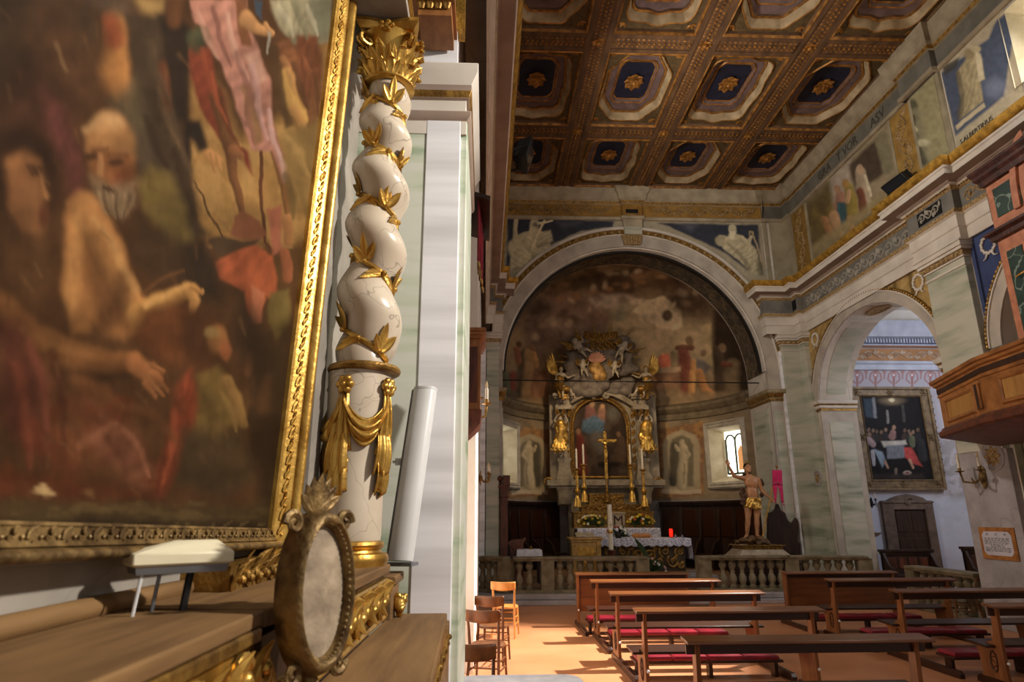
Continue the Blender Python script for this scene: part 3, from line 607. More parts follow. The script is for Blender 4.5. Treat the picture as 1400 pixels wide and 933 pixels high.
def fig_crozier(X, Y):
    p = Paint(X, Y, '8d8470', 3, 12)
    p.poly([(900, 305), (970, 306), (1037, 308), (1039, 346), (1043, 376), (1020, 368), (990, 346), (960, 331), (925, 314)], '31333c', 2, 1, (0, 1, .2)); p.poly([(930, 306), (955, 307), (945, 316)], '5b5a62', 6, .5)
    b_ = 'a79c7f'; d = '554e3e'
    p.poly([(980, 330), (984, 322), (995, 324), (1000, 318), (1012, 322), (1022, 328), (1034, 342), (1042, 378), (1028, 374), (1010, 356), (992, 344)], b_, 2, 1, (-.5, -.7, .35), (.9, 7, .3))
    p.ell(985, 330, 7, 7, '968c72', .3); p.ell(1001, 313, 5, 6.5, 'b0a68a', .25); p.poly([(997, 316), (1006, 316), (1004, 328), (998, 328)], 'c3b99c', 2, 1)
    p.cap([(1014, 326, 3.5), (1022, 334, 3.2), (1027, 324, 2.4)], b_); p.cap([(1029, 318, 1.3), (1033, 330, 1.3), (1042, 362, 1.3)], '8f8064', .3, 1, .1); p.cap([(1029, 318, 1.2), (1025, 317, 1.2), (1025, 321, 1)], '8f8064', .3, 1, .1)
    p.cap([(996, 334, 2), (1012, 348, 3), (1024, 366, 3)], d, .6, .5); p.poly([(1034, 356), (1042, 360), (1043, 378), (1036, 376)], '5a563f', 3, .7)
    return p.grain(.2, 5, 4)
def spandrel(side):
    def P(u, v):
        x = (.36+u*3.66) if side < 0 else (4.66+u*3.6); rr = AR+.6
        zb = np.where(np.abs(x-AC) < rr, AZ+np.sqrt(np.maximum(0, rr**2-(x-AC)**2)), 8.33); zb = np.maximum(zb, 8.33)
        return x, np.full_like(x, YW-.012), zb+(10.44-zb)*v
    return P
aw = bpy.data.objects['wall_apse_arch']
painted('fresco_panel', spandrel(-1), 150, 90, fig_cross, fresco, aw, 1.5, label='fresco of a seated veiled figure with a cross on dark blue')
painted('fresco_panel', spandrel(1), 150, 90, fig_crozier, fresco, aw, 1.5, label='fresco of a seated bearded figure with a staff on dark blue')
b = M().box(8.3, 8.4, YW-.03, YW, 8.3, 10.45).box(8.5, 8.93, YW-.07, YW, 8.3, 10.45).box(8.9, 8.99, 17.05, 17.5, 8.3, 10.45); b.k = 1; b.box(8.96, 8.99, 16.2, 17.0, 8.33, 10.42)
b.k = 0; b.box(8.945, 8.99, 16.12, 16.2, 8.33, 10.42)
rinceau(b, (8.955, 16.6, 8.4), (0, 0, 1), (0, 1, 0), (-1, 0, 0), 1.9, .5, 4, 2, .022)
struct('trim_30', b, [mat('attic_cream', 'a3977c', '8a7f66', .75, scale=2.5), mat('ornament_ochre', '8c6b30', '745524', .75, scale=5), rope])
# ---- attic frescoes on the right wall
def fig_story(X, Y):
    p = Paint(X, Y, '6f6248', 4, 16)
    p.poly([(1095, 270), (1150, 215), (1240, 140), (1240, 245), (1110, 352)], '7d7058', 8, 1); p.poly([(1098, 280), (1140, 240), (1140, 320), (1108, 352)], '4a3d22', 10, .9); p.poly([(1135, 242), (1163, 216), (1165, 260), (1142, 290)], '8f8272', 6, 1)
    p.poly([(1160, 226), (1205, 182), (1216, 235), (1170, 262)], '40352a', 4, 1); p.poly([(1196, 190), (1210, 176), (1222, 232), (1208, 242)], '6b644e', 3, 1)
    for i in range(12): p.ell(1103+i*3.5, 305-(i*37 % 31)+8, 6, 8, ['5f4f28', '6e5c33', '3f3520'][i % 3], .6, .6)
    p.cap([(1149, 268, 7), (1148, 282, 8)], '85604f'); p.ell(1145, 259, 4.5, 5.5, '8a6a50'); p.poly([(1144, 276), (1160, 276), (1163, 302), (1147, 312)], '2f4447', 2, 1, (-1, 0, .3), (0, 6, .3))
    p.cap([(1160, 255, 6), (1166, 280, 9), (1166, 296, 8)], '7a6a35'); p.ell(1156, 251, 5, 6, '8a6a3c'); p.cap([(1161, 262, 3), (1158, 276, 2.5)], '9a7b5a')
    p.cap([(1177, 235, 7), (1179, 255, 9), (1182, 285, 9)], '8c7c66'); p.ell(1176, 231, 5, 6, '9a8268'); p.cap([(1184, 240, 2), (1190, 268, 2)], 'b0a48a', .3, 1, .1); p.cap([(1176, 262, 5), (1180, 288, 6)], '5d3a2a')
    p.cap([(1140, 295, 7), (1146, 318, 6)], '8f7050'); p.cap([(1128, 300, 5), (1136, 322, 5)], '7d5b3c'); p.cap([(1162, 300, 5), (1164, 318, 5)], '8a6c48')
    p.poly([(1105, 352), (1230, 262), (1230, 248), (1108, 338)], '7f704e', 5, .9); return p.grain(.25, 6, 4)
def fig_panel(X, Y):
    p = Paint(X, Y, '8a8467', 3, 14); p.poly([(1240, 125), (1280, 100), (1297, 210), (1252, 238)], '80795a', 3, 1)
    p.ell(1248, 145, 6, 9, '3e3b2e', .5, .9); p.cap([(1252, 155, 7), (1256, 185, 9), (1262, 215, 9)], '6c6750', .5, 1); p.cap([(1248, 160, 3), (1250, 190, 4), (1262, 222, 6)], '37342a', .6, .8); p.cap([(1244, 170, 4), (1253, 178, 3)], '8c866a')
    p.ell(1262, 195, 10, 5, 'a09a7c', .5); return p.grain(.3, 6, 5)
def fig_saint(X, Y):
    p = Paint(X, Y, '9a8f78', 2, 12); p.poly([(1286, 100), (1352, 52), (1362, 28), (1400, 0), (1384, 60), (1372, 132), (1306, 186)], '444b5b', 2.5, 1, (1, 0, .25)); p.ell(1360, 120, 14, 12, '70788c', .8, .7)
    b_ = '8e8264'
    p.poly([(1308, 100), (1322, 78), (1336, 68), (1342, 80), (1340, 112), (1344, 138), (1312, 164), (1314, 140)], b_, 2, 1, (.6, -.5, .35), (.3, 8, .3)); p.poly([(1333, 70), (1341, 74), (1346, 108), (1338, 112)], 'b3a88a', 2, 1)
    p.ell(1325, 74, 7, 8, '7d7054', .4); p.ell(1334, 67, 7, 5, '9d9172', .3); p.poly([(1288, 92), (1312, 78), (1308, 92), (1292, 104)], '3c3a34', 2, .9); p.cap([(1310, 100, 3), (1316, 130, 4), (1312, 160, 4)], '4e4838', .6, .7)
    p.poly([(1306, 172), (1345, 140), (1347, 146), (1308, 178)], 'a1957a', 1, 1); return p.grain(.2, 5, 4)
wr = bpy.data.objects['wall_right_attic']
def wallP(y0, y1, z0, z1, x=8.975): return lambda u, v: (np.full_like(u, x), y0+(y1-y0)*u, z0+(z1-z0)*v)
painted('fresco_panel', wallP(16.1, 12.25, 8.34, 10.42), 130, 110, fig_story, fresco, wr, 1.45, label='narrative fresco of draped figures beside a dark doorway')
painted('fresco_panel', wallP(11.45, 10.7, 8.34, 10.42, 8.925), 60, 110, fig_panel, fresco, wr, 1.45, label='narrow greenish fresco panel of a standing figure')
painted('fresco_panel', wallP(10.55, 8.95, 8.34, 10.42), 110, 110, fig_saint, fresco, wr, 1.45, label='fresco of a standing robed saint on deep blue')
b = M().box(8.94, 8.99, 11.45, 11.55, 8.33, 10.42).box(8.93, 8.99, 10.6, 10.7, 8.33, 10.42); b.k = 1; b.box(8.965, 8.99, 11.55, 12.25, 8.33, 10.42); rinceau(b, (8.96, 11.9, 8.4), (0, 0, 1), (0, 1, 0), (-1, 0, 0), 1.9, .5, 4, 2, .022)
b.k = 0; b.box(8.95, 8.99, 12.22, 12.28, 8.33, 10.42)
b.k = 0; b.box(8.93, 8.99, 10.7, 11.45, 8.33, 10.42)
struct('trim_31', b, [MATS['attic_cream'], mat('ornament_ochre_light', 'a3803f', '86652c', .75, scale=5), rope])
p0, p1 = atx(1308, 178, 8.96), atx(1353, 142, 8.96)
b = text('S.ALBERTINUS', (p0.y-p1.y)*.155, frame((8.965, (p0.y+p1.y)/2, 8.72), (0, -1, 0), (0, 0, 1)), .003)
obj('inscription', b, MATS['inscription_letters'], wr, label='painted letters reading S. ALBERTINUS')
# clerestory window
wn = thing('window_1', None, None, (9, 8.2, 8.9), kind='structure')
b = M(); a, q, z0, z1 = 7.35, 9.08, 8.9, 10.35
P1 = [(8.96, a, z0), (8.96, q, z0), (8.96, q, z1), (8.96, a, z1)]; P2 = [(9.5, a+.25, z0+.35), (9.5, q-.25, z0+.35), (9.5, q-.25, z1-.15), (9.5, a+.25, z1-.15)]
b.loft([P1, P2], True, False); obj('window_reveal', b, mat('reveal_plaster', 'd9cfb5', 'c2b698', .8, scale=3), wn)
obj('window_pane', M().box(9.5, 9.52, a+.25, q-.25, z0+.35, z1-.15), sky_pane, wn)
b = M(); [b.box(9.47, 9.5, y-.02, y+.02, z0+.35, z1-.15) for y in (a+.27, 8.2, q-.27)]; b.box(9.47, 9.5, a+.25, q-.25, 9.72, 9.76); obj('window_frame', b, grey_stone, wn)
# ---- right aisle beyond the arches
struct('wall_aisle_side', M().box(13.7, 13.9, 2, 17.7, 0, 7.8), white_wall)
struct('ceiling_aisle', M().box(9.6, 13.9, 2, 17.7, 7.7, 7.9), white_wall)
def aisle_end(X, Y):
    p = Paint(X, Y, 'aca9b2', 0, 10)
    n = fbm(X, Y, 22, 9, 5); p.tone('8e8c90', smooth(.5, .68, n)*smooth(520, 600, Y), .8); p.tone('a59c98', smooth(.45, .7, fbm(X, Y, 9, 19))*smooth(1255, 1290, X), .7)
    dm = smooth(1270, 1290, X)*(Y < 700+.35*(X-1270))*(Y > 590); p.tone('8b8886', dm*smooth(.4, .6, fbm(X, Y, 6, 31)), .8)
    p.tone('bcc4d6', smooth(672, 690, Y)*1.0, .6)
    for i in range(6):                                          # stencilled pendants under the cornice
        cx = 1172+i*25
        for s in (-1, 1): p.cap([(cx+s*2, 507, 1), (cx+s*7, 512, 1), (cx+s*8, 519, 1), (cx+s*3, 524, 1)], '9c6f6a', .6, .9, 0)
        p.cap([(cx, 506, 2.2), (cx, 530, 1.2)], '986860', .5, .9, 0); p.ell(cx, 513, 3.6, 3.6, 'a47c78', .4, .9); p.ell(cx, 513, 1.4, 1.4, 'd8d4de', .4)
        p.cap([(cx+12, 502, 1.6), (cx+12, 518, 1)], '9c6f6a', .5, .8, 0); p.ell(cx+12, 508, 3, 3, 'a47c78', .4, .8)
    return p
b = M().box(9.9, 13.7, YW+.02, YW+.3, 0, 7.8); struct('wall_aisle_end', b, white_wall)
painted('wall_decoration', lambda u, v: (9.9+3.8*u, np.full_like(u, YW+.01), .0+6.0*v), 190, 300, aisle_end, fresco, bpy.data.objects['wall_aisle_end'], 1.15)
pr = [(0, 5.88), (.06, 5.9), (.06, 6.04), (.12, 6.08), (.12, 6.14), (.02, 6.17), (.02, 6.52), (.06, 6.54), (.1, 6.6), (.1, 6.64), (.04, 6.66), (.04, 6.82), (.16, 6.86), (.2, 6.98), (.24, 7.1), (.3, 7.3), (0, 7.3)]
b = M().sweep(pr, [(9.9, YW, 0), (13.7, YW, 0), (13.7, 2.2, 0)], ms=[0, 0, 0, 0, 0, 1, 0, 2, 0, 0, 3, 0, 0, 0, 0, 0])
for i in range(44): b.box(9.95+i*.085, 9.995+i*.085, YW-.12, YW-.03, 6.68, 6.8, 4)
rinceau(b, (9.95, YW-.03, 6.34), (1, 0, 0), (0, 0, 1), (0, -1, 0), 3.6, .3, 9, 5, .018)
struct('trim_32', b, [mat('aisle_stucco', 'c3c8d6', 'adb3c2', .7, scale=3), mat('aisle_frieze', 'b98a5c', 'a3744a', .7, scale=4), mat('aisle_umber', '8a6248', None, .7), mat('aisle_blue', '4a5470', None, .7), MATS['aisle_stucco'] if 'aisle_stucco' in MATS else white_trim, mat('aisle_relief', 'c9b7a4', 'b09c88', .7, scale=4)])
# ---- apse
AY, RA = YW+TH, 3.9
def apse_pt(th, z, r=RA): return Vector((AC+r*math.sin(th), AY+r*math.cos(th), z))
def fig_apse_wall(X, Y):
    p = Paint(X, Y, '6e604c', 3, 14)
    p.tone('5a4d3c', smooth(.45, .65, fbm(X, Y, 18, 3)), .7)
    for x0, x1, yb in ((692, 752, 0), (895, 962, 0)):
        p.poly([(x0, 588), (x1, 578 if x0 > 800 else 588), (x1, 678), (x0, 682)], '6a4932', 2, .8); p.tone('8d6a3c', (X > x0)*(X < x1)*(Y > 575)*(Y < 680)*smooth(.5, .62, fbm(X, Y, 7, 8)), .5)
    for cx, top in ((724, 603), (932, 598)):
        w_ = 19 if cx < 800 else 21
        p.poly([(cx-w_-4, 672), (cx-w_-4, top+10), (cx-w_+2, top-3), (cx, top-10), (cx+w_-2, top-3), (cx+w_+4, top+10), (cx+w_+4, 672)], '857860', 1.5, 1)
        p.poly([(cx-w_+5, 666), (cx-w_+5, top+12), (cx-w_+9, top+3), (cx, top-3), (cx+w_-9, top+3), (cx+w_-5, top+12), (cx+w_-5, 666)], '5c5443', 1.5, 1)
        p.poly([(cx-w_-6, 676), (cx+w_+6, 676), (cx+w_+6, 670), (cx-w_-6, 670)], '948670', 1, 1)
        s = 1 if cx < 800 else -1
        p.cap([(cx+s*9, 610, 5), (cx+s*10, 630, 7), (cx+s*11, 660, 6)], '3f3a30', .5, .9)
        p.ell(cx-s*1, 606, 3.4, 4.4, '8e826a'); p.cap([(cx-s*2, 614, 6), (cx-s*2, 626, 5.5), (cx-s*1, 642, 6.5), (cx, 664, 7)], '8b7f68', .3, 1, .5); p.cap([(cx-s*6, 616, 2.4), (cx-s*10, 622, 2.2), (cx-s*5, 628, 2)], '8b7f68'); p.cap([(cx+s*5, 616, 2.4), (cx+s*8, 610, 2)], '8b7f68')
        p.cap([(cx-s*4, 634, 1), (cx-s*3, 662, 1.2)], '5a5140', .5, .7, 0)
    return p.grain(.2, 8, 4)
def fig_apse_dome(X, Y):
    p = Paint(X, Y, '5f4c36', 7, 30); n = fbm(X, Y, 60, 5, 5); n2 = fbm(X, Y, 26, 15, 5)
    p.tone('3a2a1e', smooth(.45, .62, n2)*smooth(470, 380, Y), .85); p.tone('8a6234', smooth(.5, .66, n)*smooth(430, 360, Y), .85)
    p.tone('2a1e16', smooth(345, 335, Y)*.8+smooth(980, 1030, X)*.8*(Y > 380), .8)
    p.poly([(700, 440), (760, 400), (800, 420), (790, 470), (720, 490)], '574643', 16, .9); p.poly([(740, 410), (830, 405), (860, 470), (780, 480)], '6b5650', 20, .9)
    p.poly([(800, 405), (850, 402), (880, 410), (850, 424), (812, 420)], '857a72', 4, .9)
    p.poly([(820, 430), (890, 415), (960, 450), (965, 490), (900, 520), (830, 480)], '857458', 18, .95); p.poly([(880, 470), (970, 440), (975, 515), (900, 520)], '8d7c5e', 14, .8)
    p.poly([(866, 426), (880, 412), (905, 405), (918, 412), (932, 424), (934, 448), (922, 452), (900, 448), (884, 436)], '9a8c74', 2.5, 1); p.ell(913, 431, 7, 8, '4a3c2c', .3); p.ell(845, 432, 12, 8, '5f6350', .5, .9); p.ell(853, 420, 10, 6, '7e7763', .5); p.ell(870, 412, 9, 5, '8f8472', .5)
    for x, y, rx, ry, c in ((800, 385, 30, 10, '33241a'), (845, 392, 26, 11, '3d2b20'), (905, 385, 34, 12, '3a2518'), (870, 368, 22, 8, '2c2018'), (765, 392, 18, 9, '4c3a24'), (940, 415, 26, 14, '36271c'), (735, 420, 18, 12, '32251d'), (815, 440, 20, 12, '6d4f48'), (775, 450, 16, 10, '6a5a56'), (756, 440, 9, 7, '7c7060'), (784, 436, 12, 6, '453730')):
        p.ell(x, y, rx, ry, c, .7, .8)
    for i in range(26): p.ell(745+(i*53 % 190), 352+(i*29 % 60), 5+i % 4, 3+i % 3, ['7a5228', '2b1f17', '5e4730', '8a683c'][i % 4], .7, .6)
    for i in range(34): p.ell(715+(i*67 % 240), 368+(i*43 % 95), 4+i % 5, 2.5+i % 3, ['8f8068', '9a8b70', '6a5644', '4a382a', '7c6a58'][i % 5], .8, .55, i*.7)
    # left group
    p.poly([(690, 470), (712, 440), (722, 480), (700, 530)], '6e5c40', 6, .8); p.cap([(724, 484, 6), (722, 500, 8), (718, 535, 7)], '7b5f3a'); p.ell(728, 476, 4, 5, '6d4d34'); p.cap([(730, 484, 3), (733, 500, 4)], '8a6228'); p.poly([(706, 485), (718, 478), (712, 545), (704, 545)], '2f261c', 4, .8); p.cap([(706, 480, 5), (708, 495, 5)], '6a3c26'); p.ell(709, 472, 4, 5, '4a2f20')
    p.poly([(730, 508), (752, 508), (752, 545), (724, 545)], '6b4632', 2, 1); p.poly([(686, 505), (710, 510), (706, 545), (686, 545)], '453730', 3, .9); p.cap([(690, 510, 4), (692, 535, 4)], '3d4236'); p.cap([(699, 512, 4), (700, 530, 4)], '5d2520')
    # right group
    p.poly([(960, 445), (973, 442), (973, 500), (962, 502)], '8a7a56', 2, 1); p.poly([(975, 420), (1000, 430), (1030, 490), (1043, 535), (980, 545), (975, 470)], '241a13', 6, .95)
    p.cap([(908, 490, 5), (906, 500, 6)], 'b04528'); p.poly([(900, 490), (914, 484), (920, 500), (904, 508)], 'a8442a', 2, 1); p.cap([(922, 484, 5), (922, 500, 6)], '6e6048'); p.cap([(934, 482, 8), (936, 505, 10), (938, 535, 9)], '6c3026'); p.ell(942, 468, 5, 7, '6a5238'); p.cap([(925, 478, 3), (945, 476, 4)], '5c3426')
    p.poly([(952, 490), (962, 494), (972, 502), (966, 514), (950, 506)], '5b5a60', 3, 1); p.cap([(948, 496, 4), (946, 520, 5), (944, 540, 5)], 'a06a24', .3, 1, .5); p.cap([(956, 512, 6), (964, 535, 6), (978, 545, 6)], '8d5a22', .3, 1, .5); p.ell(961, 482, 4, 5, '6e5440'); p.cap([(980, 478, 6), (984, 500, 8), (986, 540, 9)], '3c2f24'); p.ell(987, 474, 5, 6, '5d4a36'); p.cap([(1000, 500, 10), (1000, 535, 9)], '5f5038', .5, .9); p.cap([(988, 496, 4), (998, 498, 3)], '5c2a1e')
    p.poly([(888, 512), (928, 508), (930, 530), (890, 534)], '6b4a36', 2, 1); p.poly([(886, 506), (930, 502), (930, 509), (886, 513)], '86705a', 1.5, 1)
    p.poly([(690, 545), (1045, 535), (1045, 560), (690, 560)], '6b5a42', 4, .8)
    g_ = p.C @ np.array([.35, .5, .15]); p.C = (p.C*.6+g_[:, None]*np.array([[1.15, .95, .72]])*.4)*np.array([[1.06, .97, .82]]); p.grain(.35, 14, 44)
    return p.grain(.3, 6, 4)
HOLES = [(R(55), R(77)), (R(-77), R(-55))]
ap = thing('wall_apse', None, None, (AC, AY, 0), kind='structure')
def wallseg(t0, t1, z0, z1, nu, nv): painted('fresco_panel', lambda u, v: (AC+RA*np.sin(t0+(t1-t0)*u), AY+RA*np.cos(t0+(t1-t0)*u), z0+(z1-z0)*v), nu, nv, fig_apse_wall, fresco, ap, 2.0, flip=True)
wallseg(R(-90), R(-77), 2.3, 5.2, 12, 60); wallseg(R(-55), R(55), 2.3, 5.2, 160, 110); wallseg(R(77), R(90), 2.3, 5.2, 12, 60)
for t0, t1 in HOLES: wallseg(t0, t1, 2.3, 2.85, 12, 12); wallseg(t0, t1, 4.75, 5.2, 12, 10)
obj('dado', M().grid(lambda u, v: tuple(apse_pt(-PI/2+PI*u, 2.4*v)), 40, 1), stone, ap)
def domeP(u, v):
    t = -PI/2+PI*u; e = PI/2*v; r = RA*np.cos(e)
    return AC+r*np.sin(t), AY+r*np.cos(t), 5.6+4.05*np.sin(e)
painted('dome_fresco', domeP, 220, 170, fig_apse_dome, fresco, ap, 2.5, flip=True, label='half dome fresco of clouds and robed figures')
b = M(); prf = [(0, 5.08), (.06, 5.1), (.06, 5.16), (.03, 5.18), (.03, 5.3), (.1, 5.34), (.16, 5.42), (.2, 5.46), (.2, 5.54), (0, 5.66)]
b.sweep(prf, [apse_pt(-PI/2+PI*i/40, 0) for i in range(41)], ms=[0]*9); obj('cornice', b, mat('apse_cornice', '8b7a5e', '6f6048', .75, scale=4), ap, ang=30)
for sgn, nm in ((1, 'window_2'), (-1, 'window_3')):
    wn = thing(nm, None, None, tuple(apse_pt(sgn*R(66), 2.85)), kind='structure')
    A = [apse_pt(sgn*R(55), 2.85, RA), apse_pt(sgn*R(77), 2.85, RA), apse_pt(sgn*R(77), 4.75, RA), apse_pt(sgn*R(55), 4.75, RA)]
    ct = sum(A, Vector())/4; out = Vector((math.sin(sgn*R(66)), math.cos(sgn*R(66)), 0)); sd = Vector((math.cos(sgn*R(66)), -math.sin(sgn*R(66)), 0))*sgn; zz = Vector((0, 0, 1))
    q = lambda o, a, z: ct+out*o+sd*a+zz*z
    ring = lambda o, a, z0, z1: [q(o, -a, z0), q(o, a, z0), q(o, a, z1), q(o, -a, z1)]
    b = M(); b.loft([ring(-.06, .9, -1.07, 1.07), ring(-.1, .86, -1.02, 1.02), ring(-.06, .8, -.97, .97), ring(-.09, .77, -.93, .93), ring(-.05, .7, -.86, .86)], True, False)
    b.loft([ring(.03, .9, -1.07, 1.07), ring(-.06, .9, -1.07, 1.07)], True, False); obj('window_frame', b, mat('window_stone', 'c4bbab', 'a89e8d', .7, scale=4), wn, ang=20)
    obj('window_reveal', M().loft([ring(-.05, .7, -.86, .86), ring(.42, .46, -.66, .76)], True, False), MATS['reveal_plaster'], wn, ang=20)
    obj('window_pane', M().loft([ring(.42, .47, -.67, .77), ring(.45, .47, -.67, .77)], True, True), sky_pane, wn)
    if sgn > 0: obj('amber_patch', M().loft([[q(.415, a, z) for a, z in ((.06, -.5), (.34, -.5), (.34, .1), (.2, .3), (.06, .1))], [q(.418, a, z) for a, z in ((.06, -.5), (.34, -.5), (.34, .1), (.2, .3), (.06, .1))]], True, True), mat('amber_emissive', 'c98a55', None, .4, emit=('d89a60', .8)), wn)  # orange emissive patch laid just in front of the pane
    b = M()
    for a in (-.4, 0, .4): b.tube([q(.4, a, -.62), q(.4, a, .5)], .035, 6)
    b.tube([q(.4, -.4, -.6), q(.4, .4, -.6)], .04, 6)
    for a in (-.2, .2): b.tube([q(.4, a+.2*math.cos(PI*i/10), .42+.22*math.sin(PI*i/10)) for i in range(11)], .03, 6)
    obj('window_mullion', b, mat('leadgreen', '4a5648', None, .6), wn)
b = M()
for i in range(30):
    pass
# iron tie rod across the apse and ring under the arch crown
obj('tie_rod', M().tube([(AC-AR-.05, YW+.6, aty(690, 520, YW+.6).z), (AC+AR+.05, YW+.6, aty(1035, 524, YW+.6).z)], .018, 8), iron, label='thin iron tie rod spanning the chancel arch', cat='tie rod')
p = aty(866, 347, YW+.9); b = M().tube([p+Vector((.16*math.cos(2*PI*i/24), .16*math.sin(2*PI*i/24), 0)) for i in range(24)], .025, 8, True)
for i in range(12): b.ball(p+Vector((.16*math.cos(2*PI*i/12), .16*math.sin(2*PI*i/12), 0)), .04, 6, 4)
b.tube([p+Vector((.16, 0, 0)), p+Vector((0, 0, .32))], .008, 5); b.tube([p+Vector((-.16, 0, 0)), p+Vector((0, 0, .32))], .008, 5)
obj('iron_ring', b, iron, label='dark iron wreath ring hanging at the arch crown', cat='ring')
# ================================================================ CEILING
ce = thing('ceiling', None, None, (4.5, 12, 11.4), kind='structure')
XR = [.06, 2.29, 4.53, 6.77, 9.0]; YR = [17.5, 14.42, 11.2, 7.95]; CZ = 11.4; HW = .27
obj('ceiling_deck', M().box(-.1, 9.1, 7, 17.6, 12.05, 12.2), wood_ceil, ce)
def outline(kind, hx, hy, n=64):
    P = []
    for i in range(n):
        a = 2*PI*i/n; c, s = math.cos(a), math.sin(a); sx = (1 if c > 0 else -1); sy = (1 if s > 0 else -1)
        if kind == 0:    # chamfered octagon
            k = 1/max(abs(c), abs(s), (abs(c)+abs(s))/1.48); P.append((hx*c*k, hy*s*k))
        elif kind == 1:  # scalloped: rounded with little lobes
            k = 1/(abs(c)**4+abs(s)**4)**.25; k *= .965+.035*math.cos(8*a); P.append((hx*c*k, hy*s*k))
        elif kind == 3:
            k = 1/max(abs(c), abs(s), (abs(c)+abs(s))/1.74); P.append((hx*c*k, hy*s*k))
        else:
            k = 1/max(abs(c), abs(s)); P.append((hx*c*k, hy*s*k))
    return P
def coffer(ix, iy):
    x0, x1 = XR[ix]+HW, XR[ix+1]-HW; y1, y0 = YR[iy]-HW, YR[iy+1]+HW
    if ix == 0: x0 -= .1
    if ix == 3: x1 += .1
    cx, cy = (x0+x1)/2, (y0+y1)/2; hx, hy = (x1-x0)/2, (y1-y0)/2; kind = (ix+iy) % 2; inner = 1-kind if kind else 0
    L = [(2, 1, 1, 0), (2, .97, .98, -.02), (2, .94, .96, .03), (2, .93, .95, .09), (kind, .9, .9, .1), (kind, .885, .89, .07), (kind, .86, .87, .08), (kind, .775, .80, .25), (kind, .76, .79, .225), (kind, .72, .76, .24), (kind, .7, .745, .28), (3, .54, .58, .30), (3, .525, .57, .28), (3, .5, .545, .29), (3, .475, .51, .33), (3, .45, .48, .34)]
    mm = [1, 1, 0, 2, 1, 1, 3, 1, 1, 0, 4, 1, 1, 4, 1]
    b = M(); rings = [[(cx+px*1, cy+py*1, CZ+z) for px, py in outline(k, hx*sx, hy*sy)] for k, sx, sy, z in L]
    for i in range(len(rings)-1): b.loft(rings[i:i+2], True, False, mm[i])
    b.loft(rings[-1:]+[[(cx+(px-cx)*.01, cy+(py-cy)*.01, CZ+.34) for px, py, _ in rings[-1]]], True, False, 5)
    o = obj('coffer', b, [wood_ceil, gold_ceil, field_ceil, cream_ceil, mauve_ceil, blue_ceil], ce, ang=25)
    b = M(); rr = .17
    for k in range(8):
        a = 2*PI*k/8; d = Vector((math.cos(a), math.sin(a)*1.25, 0)); b.leaf(Vector((cx, cy, CZ+.315))+d*.04, d, (0, 0, -1), rr*1.15*d.length, .1, .15, lobes=3)
    for k in range(6):
        a = 2*PI*k/6+.3; d = Vector((math.cos(a), math.sin(a)*1.2, 0)); b.leaf(Vector((cx, cy, CZ+.29)), d, (0, 0, -1), rr*.7, .07, .2)
    b.ball((cx, cy, CZ+.27), .05, 8, 6); b.lathe([(.05, 0), (.04, -.06)], 8, (cx, cy, CZ+.34))
    obj('rosette', b, gold_ceil, o)
    for sx in (-1, 1):                                          # corner leaves of the field
        for sy in (-1, 1):
            q = M(); cp = Vector((cx+sx*hx*.8, cy+sy*hy*.845, CZ+.085)); dd = Vector((sx*.7*hx, sy*.7*hy, 0)).normalized(); [q.leaf(cp, Matrix.Rotation(t_, 3, 'Z') @ dd, (0, 0, -1), .15*hx, .03, .1) for t_ in (-.9, 0, .9)]; obj('corner_leaf', q, gold_ceil, o)
for iy in range(3):
    for ix in range(4): coffer(ix, iy)
def rib(a, b_, hw, cut=0):
    a, b_ = Vector(a), Vector(b_); d = (b_-a).normalized(); s = d.cross(Vector((0, 0, 1))); L = (b_-a).length; b = M()
    prof = [(-hw, .02), (-hw, -.0), (-hw*.62, -.0), (-hw*.6, .04), (-hw*.35, .045), (hw*.35, .045), (hw*.6, .04), (hw*.62, 0), (hw, 0), (hw, .02)]
    b.loft([[q+s*o+Vector((0, 0, z)) for o, z in prof] for q in (a, b_)], True, True, 0)
    n = int(L/.105)
    for i in range(n):                                          # guilloche of leaf pairs down the middle
        q = a+d*((i+.5)*L/n)+Vector((0, 0, .04))
        for k in (-1, 1): b.leaf(q+s*(k*.012), d*.8+s*k*.75, (0, 0, -1), .15, .05, .22, 1, 3)
        b.ball(q+Vector((0, 0, -.02)), (.03, .03, .035), 5, 4, m=1)
    return b
BW = [wood_ceil, gold_ceil]
for x in XR: obj('rib', rib((x, YR[-1], CZ-.005), (x, YR[0], CZ-.005), HW), BW, ce)
for k, y in enumerate(YR):
    for i in range(4): obj('rib', rib((XR[i]+HW, y, CZ-.004), (XR[i+1]-HW, y, CZ-.004), HW), BW, ce)
for x in XR[1:-1]:
    for y in YR[1:]:
        b = M(); [b.leaf((x, y, CZ+.02), (math.cos(a), math.sin(a), 0), (0, 0, -1), .15, .045, .2) for a in [PI*k/4 for k in range(8)]]; b.ball((x, y, CZ-.01), .05, 8, 6); obj('boss', b, gold_ceil, ce)
